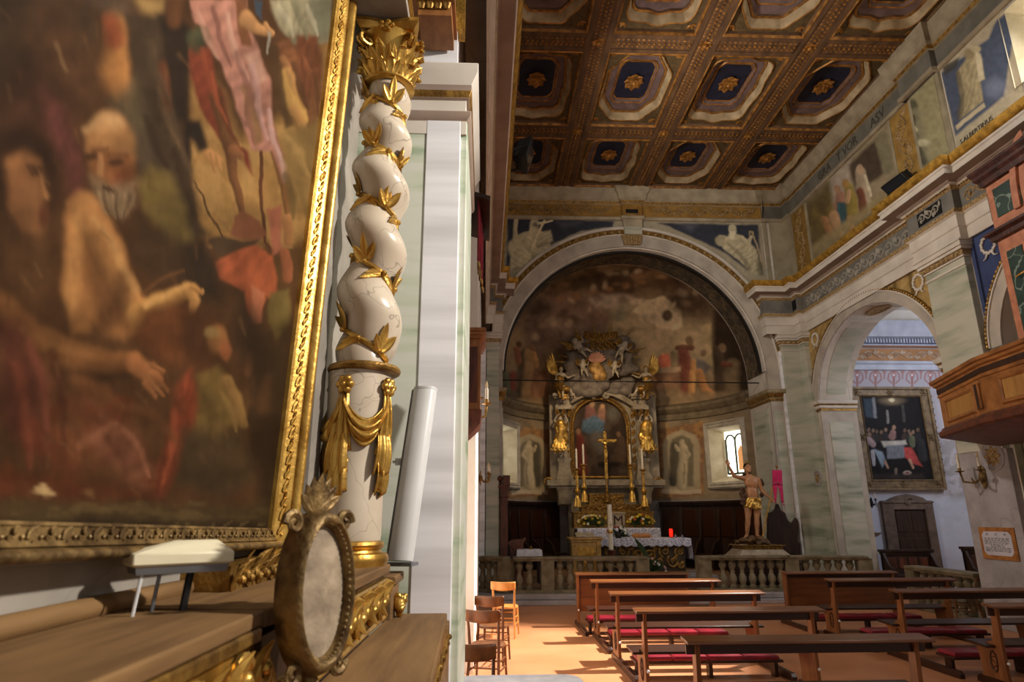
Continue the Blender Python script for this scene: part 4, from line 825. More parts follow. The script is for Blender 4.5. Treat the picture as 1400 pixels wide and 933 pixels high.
# ================================================================ SIDE ALTAR AT THE LEFT
def big_picture(X, Y):
    p = Paint(X, Y, '54371f', 9, 30, 4); p.fm = 1.7
    p.tone('2a2214', smooth(120, 0, X)*smooth(260, 40, Y), .8); p.tone('3b2c1c', smooth(60, 0, X)*.7+0*Y, .6)
    p.poly([(0, 120), (60, 60), (120, 110), (110, 200), (60, 250), (0, 220)], '4a2c1e', 22, .8); p.poly([(30, 40), (110, -10), (160, 40), (120, 140), (70, 110)], '5a3d26', 20, .8)
    p.cap([(75, 60, 3), (92, 96, 2)], '9a7b58', .9, .5, 0); p.poly([(90, 0), (150, -10), (185, 20), (150, 60), (110, 60)], '4f3b28', 14, .9)
    p.poly([(135, 20), (190, 20), (190, 150), (140, 140)], '5c3c22', 10, .9)
    p.cap([(158, 30, 15), (160, 60, 18), (162, 100, 24), (168, 130, 18)], 'a8743c', .4, 1, .5); p.cap([(150, 28, 10), (156, 52, 13)], '9c4a2a', .5, .9)
    p.poly([(120, 0), (180, 0), (185, 30), (150, 20)], '6a5a4e', 8, .8); p.poly([(188, 0), (225, 0), (222, 34), (196, 22)], 'a58a55', 5, .9)
    # ochre ground between the figures
    p.poly([(255, 60), (300, 120), (330, 190), (400, 150), (452, 40), (440, 150), (425, 330), (380, 330), (320, 335), (275, 325), (262, 240)], '96743f', 8, 1); p.tone('b08f58', smooth(.48, .65, fbm(X, Y, 26, 12))*(X > 262)*(Y > 170)*(Y < 340), .5)
    # dark cloaked man in the middle
    p.poly([(172, 22), (225, 20), (240, 60), (252, 120), (250, 170), (262, 230), (272, 300), (285, 322), (262, 330), (235, 300), (205, 230), (185, 150)], '43362a', 5, 1, (1, -1, .2), (.9, 34, .18))
    p.poly([(215, 20), (240, 16), (262, 40), (262, 100), (258, 170), (240, 160), (226, 80)], '2a211b', 4, 1); p.poly([(252, 165), (275, 165), (285, 205), (272, 208), (262, 190), (258, 240), (252, 200)], '231d1c', 3, 1); p.cap([(236, 0, 12), (238, 30, 10)], '6d4426', .4, .9); p.cap([(222, 90, 8), (228, 150, 6)], '6e3a22', .5, .8)
    p.cap([(285, 212, 7), (298, 222, 7)], 'a5794a'); p.cap([(296, 214, 2.5), (304, 232, 2)], 'a5794a'); p.cap([(288, 212, 2.5), (296, 235, 2)], '9b7044')
    p.poly([(185, 110), (205, 150), (200, 225), (180, 215), (150, 140)], '5b5340', 8, .9); p.poly([(150, 140), (205, 190), (235, 260), (262, 330), (225, 310), (190, 240)], '4b4238', 8, .8)
    p.fm = .85
    # striding man in rose tunic
    p.poly([(262, 40), (290, 70), (305, 150), (322, 200), (340, 208), (346, 240), (330, 215), (300, 190), (275, 150), (258, 90)], '7d3424', 4, 1, (1, -1, .3), (.7, 18, .25))
    p.cap([(300, 130, 12), (312, 190, 9), (322, 250, 6), (328, 290, 4)], '6b4528', .3, 1, .5); p.cap([(352, 110, 9), (368, 170, 8), (382, 230, 6), (392, 290, 4)], '80562f', .3, 1, .5)
    p.poly([(258, 0), (335, 0), (340, 30), (352, 66), (368, 110), (376, 165), (388, 225), (396, 248), (386, 250), (372, 205), (345, 205), (325, 150), (305, 90), (280, 36), (264, 30)], 'a87672', 3.5, 1, (-1, -.6, .3), (1.0, 22, .28))
    p.poly([(330, 118), (342, 116), (356, 140), (362, 190), (350, 200), (338, 160)], '8c6a4a', 3, .9); p.poly([(335, 75), (352, 70), (364, 110), (352, 118)], 'c09a94', 4, .8); p.poly([(320, 0), (335, 0), (345, 62), (330, 60)], '7a4a26', 3, .9); p.poly([(375, 195), (392, 228), (396, 248), (388, 250)], 'b89aa0', 3, .8)
    p.cap([(338, 26, 11), (352, 38, 9), (366, 44, 7)], 'b4875a', .3, 1, .5); p.cap([(364, 30, 3), (370, 44, 3)], 'b88a5c'); p.poly([(345, 0), (358, 0), (360, 24), (352, 18)], '35536e', 2, 1); p.cap([(367, 44, 2), (364, 74, 1.5)], '9aa0a0', .5, .8, 0)
    p.ell(270, 55, 15, 18, '3f4a38', .4, 1, 0, (-1, -1, .3)); p.cap([(318, 206, 6), (330, 216, 5)], '8a5a3a')
    for x0, y0, x1, y1, w_, cc in ((270, 20, 300, 80, 4, 'c09690'), (290, 10, 318, 90, 3, '7a4c4c'), (310, 20, 340, 110, 4, 'c4a09a'), (325, 70, 352, 150, 4, '84565a'), (345, 90, 368, 190, 4, 'b894a0'), (340, 130, 350, 195, 4, '8a5a58'), (370, 150, 384, 220, 3, 'c0a4b0'), (276, 70, 300, 140, 4, '92402a'), (300, 120, 325, 200, 4, '5e2418'), (290, 100, 312, 170, 3, 'a04c30'), (205, 60, 232, 140, 6, '584a3c'), (230, 150, 262, 240, 6, '5c4c3c'), (200, 160, 230, 230, 5, '2e241c'), (240, 200, 270, 300, 5, '33281e'), (215, 120, 246, 200, 4, '64523e')): p.cap([(x0, y0, w_), ((x0+x1)/2-3, (y0+y1)/2+3, w_*1.2), (x1, y1, w_*.5)], cc, .7, .65, .3)
    # upper right: grey-green drapery and a muscular back
    p.poly([(368, 0), (455, -5), (448, 60), (425, 66), (400, 60), (382, 40)], '7f8272', 4, 1, (-1, -1, .3), (.4, 16, .3)); p.poly([(425, 0), (455, 0), (446, 50), (432, 60)], '6c7a6e', 5, .8)
    p.poly([(372, 60), (395, 50), (410, 80), (440, 70), (440, 130), (430, 180), (410, 182), (392, 150), (380, 110)], '6f452c', 5, 1, (0, -1, .2), (1.2, 16, .25)); p.poly([(405, 50), (436, 50), (438, 110), (420, 140), (408, 110)], '6b3b28', 5, 1, None, (.2, 10, .3))
    p.cap([(390, 105, 10), (398, 140, 11), (412, 165, 8)], 'a98848', .35, 1, .5); p.cap([(402, 150, 6), (418, 182, 5)], 'a47c48'); p.poly([(366, 60), (378, 60), (392, 140), (402, 172), (392, 176), (374, 120)], '4d3822', 4, .9)
    p.poly([(385, 180), (440, 170), (425, 260), (400, 300), (390, 250)], '8d7445', 8, .9); p.poly([(405, 175), (438, 160), (428, 240), (412, 240)], '6f5c36', 8, .7)
    for x0, y0, x1, y1, w_, cc in ((380, 10, 400, 50, 4, '9aa092'), (400, 0, 420, 55, 4, '66705e'), (420, 10, 434, 50, 3, 'a5aa9c'), (384, 80, 404, 130, 4, '9a7048'), (400, 90, 418, 150, 4, '4c3020'), (416, 80, 432, 130, 3, '8a5238'), (428, 100, 434, 160, 3, '4a2c1e'), (392, 190, 420, 240, 6, 'a58a54'), (410, 250, 424, 320, 5, '7c683e'), (390, 240, 400, 300, 5, '5c4a2a')): p.cap([(x0, y0, w_), ((x0+x1)/2+3, (y0+y1)/2, w_*1.2), (x1, y1, w_*.5)], cc, .7, .6, .3)
    # staff, crouching man in red, shield of dark olive
    p.cap([(358, 206, 2.4), (356, 250, 2.4), (360, 330, 2.4), (382, 352, 2.2)], '5b3220', .4, 1, .2); p.cap([(268, 250, 1.3), (285, 290, 1.3), (303, 322, 1.3)], '4a331c', .5, 1, 0)
    p.poly([(318, 296), (330, 290), (352, 300), (362, 318), (350, 330), (316, 322)], '84503a', 3, 1); p.poly([(364, 285), (384, 280), (386, 340), (372, 348)], '9b5a4a', 4, 1); p.cap([(392, 300, 7), (396, 330, 6)], '9a6c44'); p.cap([(388, 345, 7), (394, 380, 7)], '8d4f36')
    p.poly([(283, 328), (300, 322), (335, 328), (352, 326), (340, 345), (300, 350)], '4a3a2c', 3, 1)
    p.poly([(294, 358), (320, 345), (348, 333), (372, 350), (380, 378), (378, 404), (384, 420), (366, 404), (352, 440), (338, 430), (336, 400), (300, 382)], 'a5502f', 3.5, 1, (-.5, -1, .3), (.6, 22, .25)); p.poly([(345, 390), (364, 400), (356, 440), (344, 442)], 'b06a52', 3, .9)
    p.poly([(370, 400), (395, 395), (398, 440), (380, 465), (366, 440)], '6e6233', 5, 1)
    p.fm = 1.2
    # olive back and dark hollow
    p.poly([(205, 225), (232, 238), (252, 280), (262, 330), (250, 350), (225, 320), (196, 290), (186, 250)], '6f6131', 8, 1, (-1, -.4, .35)); p.poly([(240, 330), (275, 330), (300, 360), (300, 410), (270, 410), (240, 380)], '2c231d', 12, 1); p.poly([(185, 290), (240, 320), (260, 370), (225, 390), (180, 360)], '3d2e20', 14, .8)
    p.fm = 1.5
    # head in profile at the left edge
    p.ell(34, 250, 50, 60, '392313', .35, .95); p.poly([(10, 215), (35, 200), (55, 215), (62, 250), (68, 272), (62, 280), (66, 300), (58, 322), (30, 320), (8, 280)], '7d5433', 5, 1, (-1, -.3, .3)); p.ell(48, 238, 8, 4, '3f281a', .5, .9); p.poly([(56, 285), (66, 284), (70, 300), (60, 312), (54, 300)], '5c2f20', 4, .9); p.cap([(40, 228, 5), (58, 232, 2)], '4a3020', .6, .8, 0); p.poly([(0, 300), (40, 322), (70, 330), (60, 420), (0, 430)], '553921', 12, 1)
    # old man: rose scarf, bald head, beard, bare shoulder and arms
    p.poly([(58, 120), (85, 150), (112, 210), (118, 275), (96, 280), (86, 220), (60, 170)], '683637', 9, .95, None, (.5, 18, .2))
    p.poly([(92, 276), (112, 266), (140, 280), (160, 320), (178, 372), (186, 420), (190, 450), (168, 466), (130, 452), (100, 455), (86, 400)], 'a06f3e', 6, 1, (-.8, -.8, .4)); p.poly([(118, 300), (150, 330), (180, 400), (176, 450), (140, 440), (112, 380)], '6b4426', 10, .7)
    p.ell(152, 196, 33, 42, '9a7044', .25, 1, -.2, (-.4, -.8, .35)); p.poly([(124, 200), (145, 205), (165, 210), (186, 215), (186, 250), (170, 268), (140, 262), (124, 238)], '85552f', 5, 1); p.ell(126, 214, 9, 5, '3d2415', .5, .9); p.ell(158, 222, 11, 5, '412718', .5, .9); p.cap([(137, 212, 3), (138, 238, 4.5)], 'a87a50', .5, .9, .3); p.ell(165, 245, 13, 13, '7c4024', .6, .9)
    p.poly([(126, 240), (150, 252), (186, 244), (182, 280), (166, 298), (148, 290), (130, 268)], '83705a', 7, .95, None, (1.2, 9, .2)); p.cap([(140, 256, 3), (154, 260, 2.5)], '3a2218', .5, .8, 0); p.ell(150, 168, 20, 13, 'c0976a', .7, .6)
    p.cap([(112, 282, 21), (148, 352, 20), (180, 412, 17), (190, 424, 16)], 'a87845', .3, 1, .45, (.8, -.5)); p.cap([(190, 432, 16), (225, 414, 14), (252, 400, 10), (264, 398, 9)], 'a57c42', .3, 1, .5, (0, -1)); p.cap([(256, 396, 9), (266, 410, 7), (262, 428, 4)], 'ad8048', .35, 1); p.cap([(262, 394, 3.5), (276, 400, 3)], 'a87a44')
    p.poly([(195, 420), (250, 410), (270, 430), (260, 500), (220, 500), (180, 460)], '5d3318', 10, .9); p.poly([(210, 440), (235, 420), (262, 432), (268, 470), (248, 500), (215, 480)], '70401f', 9, .8)
    # lower arm and hand
    p.cap([(0, 420, 22), (40, 465, 24), (90, 492, 23), (150, 502, 18), (185, 496, 13)], '6f4826', .35, 1, .5, (.2, -1)); p.cap([(184, 496, 12), (204, 510, 12), (212, 522, 10)], '99633a', .3); p.cap([(204, 512, 5), (228, 534, 3.2)], 'a06a40', .4); p.cap([(202, 520, 4.5), (222, 542, 3)], '98633c', .4); p.cap([(198, 524, 4), (212, 546, 3)], '8c5a36', .4); p.cap([(208, 500, 4), (222, 508, 3)], '8f5c36', .4)
    p.poly([(0, 500), (50, 500), (130, 515), (180, 512), (120, 530), (40, 540), (0, 530)], '2d1c10', 7, .8)
    # modelling of the old man: collar bone, ribs, arm shadow, brow and cheek
    p.cap([(176, 372, 12), (160, 420, 16), (140, 446, 14)], '5a3820', .7, .65, .2); p.cap([(104, 300, 7), (100, 350, 9), (98, 420, 9)], 'b98a52', .8, .5, .2); p.cap([(128, 300, 4), (158, 345, 5), (186, 398, 5)], 'c39a62', .8, .55, .1)
    p.cap([(200, 418, 4), (232, 402, 4), (256, 392, 3)], 'c79f60', .8, .6, .1); p.cap([(128, 208, 3), (146, 204, 2)], '5c3a22', .7, .7, 0); p.cap([(148, 212, 3), (174, 214, 3)], '5c3a22', .7, .6, 0); p.ell(150, 240, 7, 9, 'a5683f', .7, .6); p.ell(176, 236, 8, 12, '6b3c20', .7, .6); p.cap([(120, 176, 5), (140, 160, 6), (165, 166, 5)], 'c9a578', .9, .5, 0)
    for i in range(9): p.cap([(134+i*6, 262, 1.6), (138+i*5, 280, 1.8), (146+i*3, 296, 1.2)], ['a08c72', '5e4a38', '8c7860'][i % 3], .7, .6, 0)
    p.cap([(14, 226, 7), (34, 216, 6), (52, 222, 5)], '96683f', .8, .5, 0); p.ell(40, 268, 14, 20, '8e6340', .8, .6); p.cap([(58, 244, 2), (66, 272, 2.5)], '9c7048', .6, .7, 0); p.ell(24, 300, 20, 16, '4a2f1a', .8, .5); p.cap([(0, 190, 14), (30, 186, 14), (64, 210, 10)], '2d1b10', .6, .7, .2)
    p.cap([(196, 404, 1.5), (225, 380, 1.5), (250, 372, 1.5)], '7e5230', .8, .6, 0); p.poly([(60, 450), (120, 470), (160, 486), (100, 486), (60, 476)], '83592f', 6, .6); p.cap([(20, 446, 5), (80, 478, 5), (140, 490, 4)], '8d6236', .9, .5, 0)
    # mother and child at the centre
    p.poly([(250, 432), (275, 420), (300, 440), (302, 490), (280, 512), (250, 490)], '52301a', 7, 1); p.ell(298, 465, 14, 20, '8f6034', .35, 1, 0, (1, -.5, .3)); p.ell(309, 480, 8, 14, '9b5a34', .4); p.ell(290, 455, 10, 8, '8a7a4a', .5, .7)
    p.poly([(270, 515), (296, 500), (318, 520), (332, 560), (336, 585), (318, 580), (305, 600), (268, 600), (262, 555)], '75602f', 5, 1, (1, -.6, .3), (1.2, 24, .2)); p.cap([(308, 520, 9), (326, 560, 8), (334, 582, 5)], '8c6d3c', .35, 1, .4); p.cap([(344, 488, 7), (340, 510, 5)], '7d5030', .5, .9); p.cap([(346, 560, 6), (352, 600, 9), (340, 640, 10)], '3c2a1a', .5, .9)
    p.poly([(330, 400), (378, 470), (394, 440), (390, 560), (372, 720), (345, 640), (345, 520), (322, 470)], '2e211a', 12, .95); p.cap([(368, 520, 8), (362, 560, 10)], '5f3f22', .6, .7)
    p.poly([(240, 530), (262, 505), (272, 560), (245, 640), (222, 680), (206, 676), (230, 600)], '83351f', 5, .95, (0, -1, .2), (.3, 14, .25)); p.poly([(250, 585), (330, 590), (345, 660), (300, 680), (240, 660)], '4a3c28', 9, .95)
    # pink draperies at lower left
    p.poly([(0, 440), (30, 440), (55, 520), (70, 600), (60, 640), (20, 600), (0, 560)], '5a2c25', 12, .9, None, (.2, 26, .25)); p.poly([(60, 500), (100, 540), (120, 520), (190, 590), (205, 660), (150, 640), (90, 650), (70, 600)], '6d4228', 14, .9); p.poly([(110, 600), (140, 570), (180, 590), (208, 640), (200, 672), (160, 640)], '7a4a38', 7, .9, (0, -1, .3), (.9, 22, .25))
    p.poly([(0, 640), (60, 650), (140, 660), (220, 668), (215, 690), (120, 685), (0, 680)], '5d2e1a', 9, .9); p.tone('6b2f1c', smooth(.5, .7, fbm(X, Y, 40, 22))*(Y > 540)*(Y < 680)*(X < 240), .6)
    p.poly([(42, 672), (58, 664), (78, 676), (62, 679)], 'b39c74', 2, 1); p.poly([(110, 672), (128, 668), (128, 680)], '8a6a44', 3, .7)
    for x0, y0, x1, y1, w_, cc in ((40, 470, 66, 590, 6, '84433a'), (70, 480, 88, 610, 5, '4a241c'), (20, 500, 40, 640, 7, '7a3c2e'), (110, 610, 160, 580, 5, '94604a'), (130, 640, 190, 600, 5, '5a3024'), (170, 590, 204, 650, 4, '96604c'), (150, 600, 176, 660, 5, '5c3326'), (240, 560, 222, 660, 4, '9a4a2c'), (228, 590, 214, 670, 3, '5c2415'), (300, 540, 322, 590, 4, '8f7540'), (280, 540, 290, 600, 5, '5a4824'), (88, 560, 130, 650, 6, '5d3a22'), (180, 560, 240, 600, 7, '6e4426'), (100, 520, 170, 560, 8, '7a4c2a'), (210, 520, 250, 560, 8, '5c3419')): p.cap([(x0, y0, w_), ((x0+x1)/2+5, (y0+y1)/2-3, w_*1.2), (x1, y1, w_*.6)], cc, .8, .6, .3)
    for i in range(60):
        rx, ry = (i*97 % 350), 10+(i*61 % 690); p.cap([(rx, ry, 2.5), (rx+14-(i % 5)*4, ry+18, 1.5)], ['7d5a38', '3a2718', '6a4a2e', '8a6844'][i % 4], 1, .28, 0)
    # foreground earth
    p.poly([(0, 684), (220, 690), (330, 690), (372, 680), (372, 740), (0, 740)], '4d4029', 8, .95); p.tone('675837', smooth(.48, .66, fbm(X, Y*2.5, 30, 40))*(Y > 686), .6); p.poly([(0, 712), (160, 706), (260, 716), (372, 712), (372, 742), (0, 742)], '2a2219', 7, .9)
    for i in range(9): p.cap([(160+i*24, 716+(i*7 % 9), 1.5), (172+i*24, 713+(i*5 % 7), 1)], '857650', .8, .5, 0)
    p.tone('2a1e14', smooth(350, 378, X)*smooth(420, 520, Y), .7)
    g_ = p.C @ np.array([.3, .55, .15]); p.C = p.C*.72+g_[:, None]*np.array([[1.25, .95, .62]])*.28; p.C *= np.array([[1.0, .9, .76]])
    p.C = (p.C/.16)**1.12*.15; p.tone('43301f', np.ones(len(X)), .17); p.grain(.14, 6, 70, 1, 3); p.grain(.45, 50, 80); p.grain(.25, 18, 90); return p
BR = Vector((-.829, 2.6, 1.857)); TPV = Vector((-.768, 2.665, 4.3)); VU = (TPV-BR)/(TPV.z-BR.z); UU = Vector((.0, -1, .026)).normalized(); NN = UU.cross(VU).normalized()
if NN.x < 0: NN = -NN
pt = thing('framed_painting', 'large dark biblical oil painting in a gilt carved frame above the side altar', 'painting', tuple(BR))
def canvasP(u, v):
    uu = np.where(u < .92, u/.92*1.75, 1.75+(u-.92)/.08*.5); h = v*2.85
    return BR.x+UU.x*uu+VU.x*h, BR.y+UU.y*uu+VU.y*h, BR.z+UU.z*uu+VU.z*h
painted('canvas', canvasP, 300, 420, big_picture, oil, pt, .78)
def cv(w, h, v): return BR-UU*w+VU*v+NN*h          # outward from the right edge, proud of the canvas, along the edge
fp = [(-.004, .0), (-.004, .016), (.006, .022), (.012, .018), (.018, .028), (.062, .05), (.066, .058), (.07, .05), (.074, .052)]+[(.092-.02*math.cos(PI*i/8), .062+.03*math.sin(PI*i/8)) for i in range(9)]+[(.114, .05), (.116, .0)]
fm = M()
for i in range(len(fp)-1): pass
fm.loft([[cv(w_, h, v) for w_, h in fp] for v in (-.116, 2.9)], True, True, 0)
def cb(w_, h, u): return BR+UU*u-VU*w_+NN*h
bmf = M(); bmf.loft([[cb(w_*.62, h*.62, u) for w_, h in fp] for u in (-.09, 2.3)], True, True, 0); obj('bottom_rail', bmf, gold_worn, pt, ang=50)
fr = obj('frame', fm, gold, pt, ang=50)
def leaf_run(fn, n, L0, L1, s, seed):
    b = M(); rg = random.Random(seed)
    for i in range(n):
        t = L0+(L1-L0)*i/n; q = fn(.04, .036, t); d = (fn(.04, .036, t+.01)-q).normalized(); sd = (fn(.05, .036, t)-fn(.04, .036, t)).normalized(); nr = d.cross(sd)
        if nr.dot(NN) < 0: nr = -nr
        k = 1 if i % 2 else -1
        b.leaf(q-sd*.016*k, d*.9+sd*(.42*k), nr, s*1.5, s*.34, .22, lobes=2); b.leaf(q+sd*.016*k, d*.8-sd*(.3*k), nr, s*.9, s*.26, .35)
        b.ball(q+nr*.006, s*.16, 6, 4)
    return b
obj('leaf_carving', leaf_run(cv, 54, -.02, 2.85, .043, 1), gold, pt); obj('leaf_carving', leaf_run(lambda w_, h, u: cb(w_*.62, h*.62, u), 44, .0, 2.2, .03, 2), gold_worn, pt)
# ---- altar body: ledge, rail, frieze, step board
al = thing('side_altar', 'worn wooden side altar with gilt carved frieze below the large painting', 'altar', (-.6, 2.4, 1.2))
b = M(); b.prism([(-.505, .1, 1.66), (-.505, 1.62, 1.66), (-.93, 1.62, 1.66), (-.93, .1, 1.66)], (0, 0, .035)); b.prism([(-.45, 2.0, 1.655), (-.425, 3.1, 1.655), (-.93, 3.1, 1.655), (-.93, 1.62, 1.655), (-.5, 1.62, 1.655)], (0, 0, .04))
obj('ledge', b, wood_old, al, bevel=.006)
b = M(); b.k = 0; b.box(-.52, -.5, .1, 1.6, 1.63, 1.66); b.prism([(-.475, 2.0, 1.63), (-.45, 3.08, 1.63), (-.9, 3.08, 1.63), (-.9, 2.0, 1.63)], (0, 0, .028)); obj('ledge_moulding', b, gold_dark, al, bevel=.006)
obj('back_rail', M().tube([(-.845, .1, 1.712), (-.845, 1.6, 1.712), (-.845, 2.2, 1.705)], .024, 10), wood_old, al, label='rounded worn wooden rail at the back of the ledge')
b = M().box(-.93, -.52, .1, 1.6, 1.2, 1.64).box(-.93, -.5, 1.6, 3.06, 1.2, 1.64); obj('core', b, wood_dark, al)
b = M()
for k in range(5):                                             # carved frieze beside the step board
    y = 2.03+k*.22; sgn = 1 if k % 2 else -1; xx = -.462+.025*(y-2)/1.1
    b.tube(spiral((xx, y+.05, 1.545), (0, 1, 0), (0, 0, sgn), .062, 1.3, 16, PI*.6), [.016*(1-.4*i/16) for i in range(17)], 7); b.ball((xx+.012, y+.05, 1.545), .02, 8, 6)
    b.leaf((xx, y+.1, 1.5), (0, .6, .9), (1, 0, 0), .13, .04, .3, lobes=2); b.leaf((xx, y-.02, 1.6), (0, .5, -.9), (1, 0, 0), .12, .036, .3, lobes=2); b.leaf((xx, y+.11, 1.6), (0, 1, .1), (1, 0, 0), .1, .03, .4)
    b.ball((xx+.01, y+.155, 1.55), (.016, .022, .026), 8, 6)
b.box(-.5, -.478, 1.95, 3.06, 1.46, 1.64); b.tube([(-.46, 1.95, 1.475), (-.44, 3.07, 1.475)], .012, 6); b.tube([(-.46, 1.95, 1.627), (-.44, 3.07, 1.627)], .01, 6)
obj('carved_frieze', b, gold, al)
b = M()
for k in range(5):                                             # gilt scrolls and leaves under the near part of the ledge
    y = 1.06+k*.125; b.tube(spiral((-.5, y+.05, 1.575), (0, 1, 0), (0, 0, 1 if k % 2 else -1), .046, 1.2, 14, .5), [.015*(1-.4*i/14) for i in range(15)], 7); b.ball((-.49, y+.05, 1.575), .017, 8, 6)
    b.leaf((-.505, y, 1.53), (.02, .35, 1), (1, 0, 0), .11, .036, .3, lobes=2); b.leaf((-.505, y+.09, 1.6), (.02, .3, -1), (1, 0, 0), .1, .032, .3, lobes=2)
b.box(-.53, -.515, .5, 1.6, 1.3, 1.63); obj('carved_frieze', b, gold, al)
b = M()
for k in range(16):                                            # carved leaf cluster behind the ledge, under the frame corner
    y = 2.0+k*.037; b.leaf((-.72, y, 1.7+.02*(k % 3)), (.1, .5 if k % 2 else -.4, .9), (1, 0, .2), .075, .025, .4, lobes=2); b.ball((-.705, y+.02, 1.725+.012*(k % 2)), .014, 6, 5)
b.box(-.9, -.725, 1.98, 2.62, 1.69, 1.765); obj('leaf_cresting', b, gold_dark, al)
b = M().prism([(-.47, 1.7, 1.41), (-.445, 3.36, 1.41), (-.178, 3.36, 1.41), (-.14, 1.7, 1.41)], (0, 0, .04)); obj('step_board', b, wood_old, al, bevel=.006)
b = M().box(-.19, -.165, 1.72, 3.34, 1.1, 1.42)
for k in range(9): b.leaf((-.165, 1.9+k*.16, 1.3), (.0, .2, 1), (1, 0, 0), .09, .03, .08, lobes=2); b.ball((-.162, 1.98+k*.16, 1.36), .014, 6, 5)
obj('board_edge_carving', b, gold_dark, al)
b = M(); b.box(-.93, -.78, 2.7, 3.46, 1.69, 4.45); b.box(-.97, -.865, .0, 2.7, 1.66, 1.85); b.box(-.79, -.74, 2.78, 2.95, 1.69, 4.5); obj('back_panel', b, marb_niche, al)
b = M().box(-.9, -.42, 2.72, 3.3, 4.445, 4.49); b.box(-.9, -.46, 2.76, 3.26, 4.49, 4.8); b.k = 1; b.box(-.9, -.41, 2.7, 3.32, 4.485, 4.505); b.box(-.9, -.44, 2.74, 3.28, 4.6, 4.62); b.box(-.9, -.43, 2.73, 3.29, 4.68, 4.7)
obj('entablature', b, [marb_niche, gold], al, bevel=.004)
b = M().box(-.42, -.22, 3.2, 3.5, 4.78, 5.1); b.box(-.46, -.2, 3.15, 3.5, 4.86, 4.9); [b.leaf((-.4+.05*k, 3.19, 4.82), (0, -.2, 1), (0, -1, 0), .12, .03, .3, 1) for k in range(4)]
obj('carved_bracket', b, [wood_walnut, gold_dark], al, bevel=.004)
# ---- twisted column
CX, CY = -.556, 3.0
K0, K1 = aty(484, 680, 3.0), aty(536, 65, 3.0)
def cpos(z): t = (z-K0.z)/(K1.z-K0.z); return Vector((K0.x+(K1.x-K0.x)*t, CY, z))
tc_ = thing('twisted_column', 'twisted veined marble column wound with gilt vine beside the painting', 'column', (CX, CY, 1.695))
b = M(); o = cpos(1.695)
b.lathe([(.01, 0), (.165, 0), (.172, .02), (.172, .035), (.165, .05), (.14, .056), (.136, .066), (.148, .075), (.152, .088), (.146, .1), (.13, .106), (.01, .106)], 32, o, None, 0); obj('base', b, gold, tc_)
b = M(); b.lathe([(.01, 0), (.13, 0), (.133, .02), (.134, .3), (.141, .65), (.146, .745), (.01, .745)], 32, cpos(1.8)); obj('drum', b, marb_column, tc_)
b = M(); b.lathe([(.01, 0), (.15, 0), (.166, .008), (.17, .02), (.164, .034), (.145, .04), (.01, .04)], 32, cpos(2.545)); obj('ring', b, gold_dark, tc_)
Z0, Z1 = 2.585, 4.11
def shaft(th, z):
    t = (z-Z0)/(Z1-Z0); ph = th-thv(z)
    r0 = (.146-.03*t)*min(1, .84+2.2*min(t, 1-t)*1.4); g = abs(math.sin(ph/2))**.6; r = r0*(.77+.26*g)
    c = cpos(z)+Vector((math.cos(th0(z)), math.sin(th0(z)), 0))*.02*min(1, 5*min(t, 1-t))
    return c+Vector((math.cos(th)*r, math.sin(th)*r, 0))
def TT(z): return -math.log(.42-.115*(z-2.55))/.115
def thv(z): return -2*PI*(TT(z)-TT(2.6))-.26
def th0(z): return thv(z)+PI
b = M(); nz, na = 130, 44; b.loft([[shaft(2*PI*j/na, Z0+(Z1-Z0)*i/nz) for j in range(na)] for i in range(nz+1)], True, True); obj('shaft', b, marb_column, tc_, ang=80)
def groove(z, out=.012):
    th = thv(z); p = shaft(th, z); c = cpos(z); d = Vector((math.cos(th), math.sin(th), 0)); return p+d*out, d
vine = M(); path = [groove(Z0+.02+(Z1-Z0-.05)*i/150)[0] for i in range(151)]; vine.tube(path, .0145, 7)
obj('vine', vine, gold, tc_)
k = 0; tt = TT(Z0+.05)
while True:
    z = 2.55+(.42-math.exp(-.115*tt))/.115
    if z > Z1-.06: break
    p, d = groove(z, .014); tg = (groove(z-.004)[0]-groove(z+.004)[0]).normalized(); u = Vector((0, 0, 1)); side = d.cross(u)*-1; lb = M()
    if d.y < .6:
        if k % 2 == 0:                                         # upright three-lobed sprig
            for a, L_ in ((-.6, .095), (0, .14), (.62, .105)): lb.leaf(p+d*.006, u*math.cos(a)+side*math.sin(a)+d*.12, d, L_, .0235, .22)
        else:                                                  # leaf pair lying over the bulge below
            for a, L_ in ((-.5, .09), (.1, .125), (.7, .09)): lb.leaf(p+d*.006, -u*.55*math.cos(a)+side*math.sin(a)-tg*.7, d, L_, .022, -.12)
        lb.ball(p+d*.012, .014, 8, 6); obj('vine_leaf', lb, gold, tc_)
    k += 1; tt += .145
# capital
cap = M(); co = cpos(4.105); CS = .70; cap.lathe([(.01, 0), (.128, 0), (.138, .012), (.138, .026), (.122, .036), (.105, .04), (.105, .2), (.125, .33), (.16, .40), (.01, .40)], 28, co)
for row, (n, z0, L_, W_, r0) in enumerate(((8, .035, .13, .036, .112), (8, .12, .16, .036, .115))):
    for i in range(n):
        a = 2*PI*(i+.5*row)/n+.2; d = Vector((math.cos(a), math.sin(a), 0)); cap.leaf(co+d*r0+Vector((0, 0, z0)), Vector((0, 0, 1))+d*.12, d, L_, W_, .34, lobes=3); cap.leaf(co+d*(r0+.028)+Vector((0, 0, z0+L_*.82)), d*.8-Vector((0, 0, .6)), d, .04, .022, .2)
        for s_ in (-.16, .16): q = Vector((math.cos(a+s_), math.sin(a+s_), 0)); cap.leaf(co+q*(r0+.002)+Vector((0, 0, z0)), Vector((0, 0, 1))+q*.1+d.cross(Vector((0, 0, 1)))*s_*-1.6, q, L_*.8, W_*.55, .3)
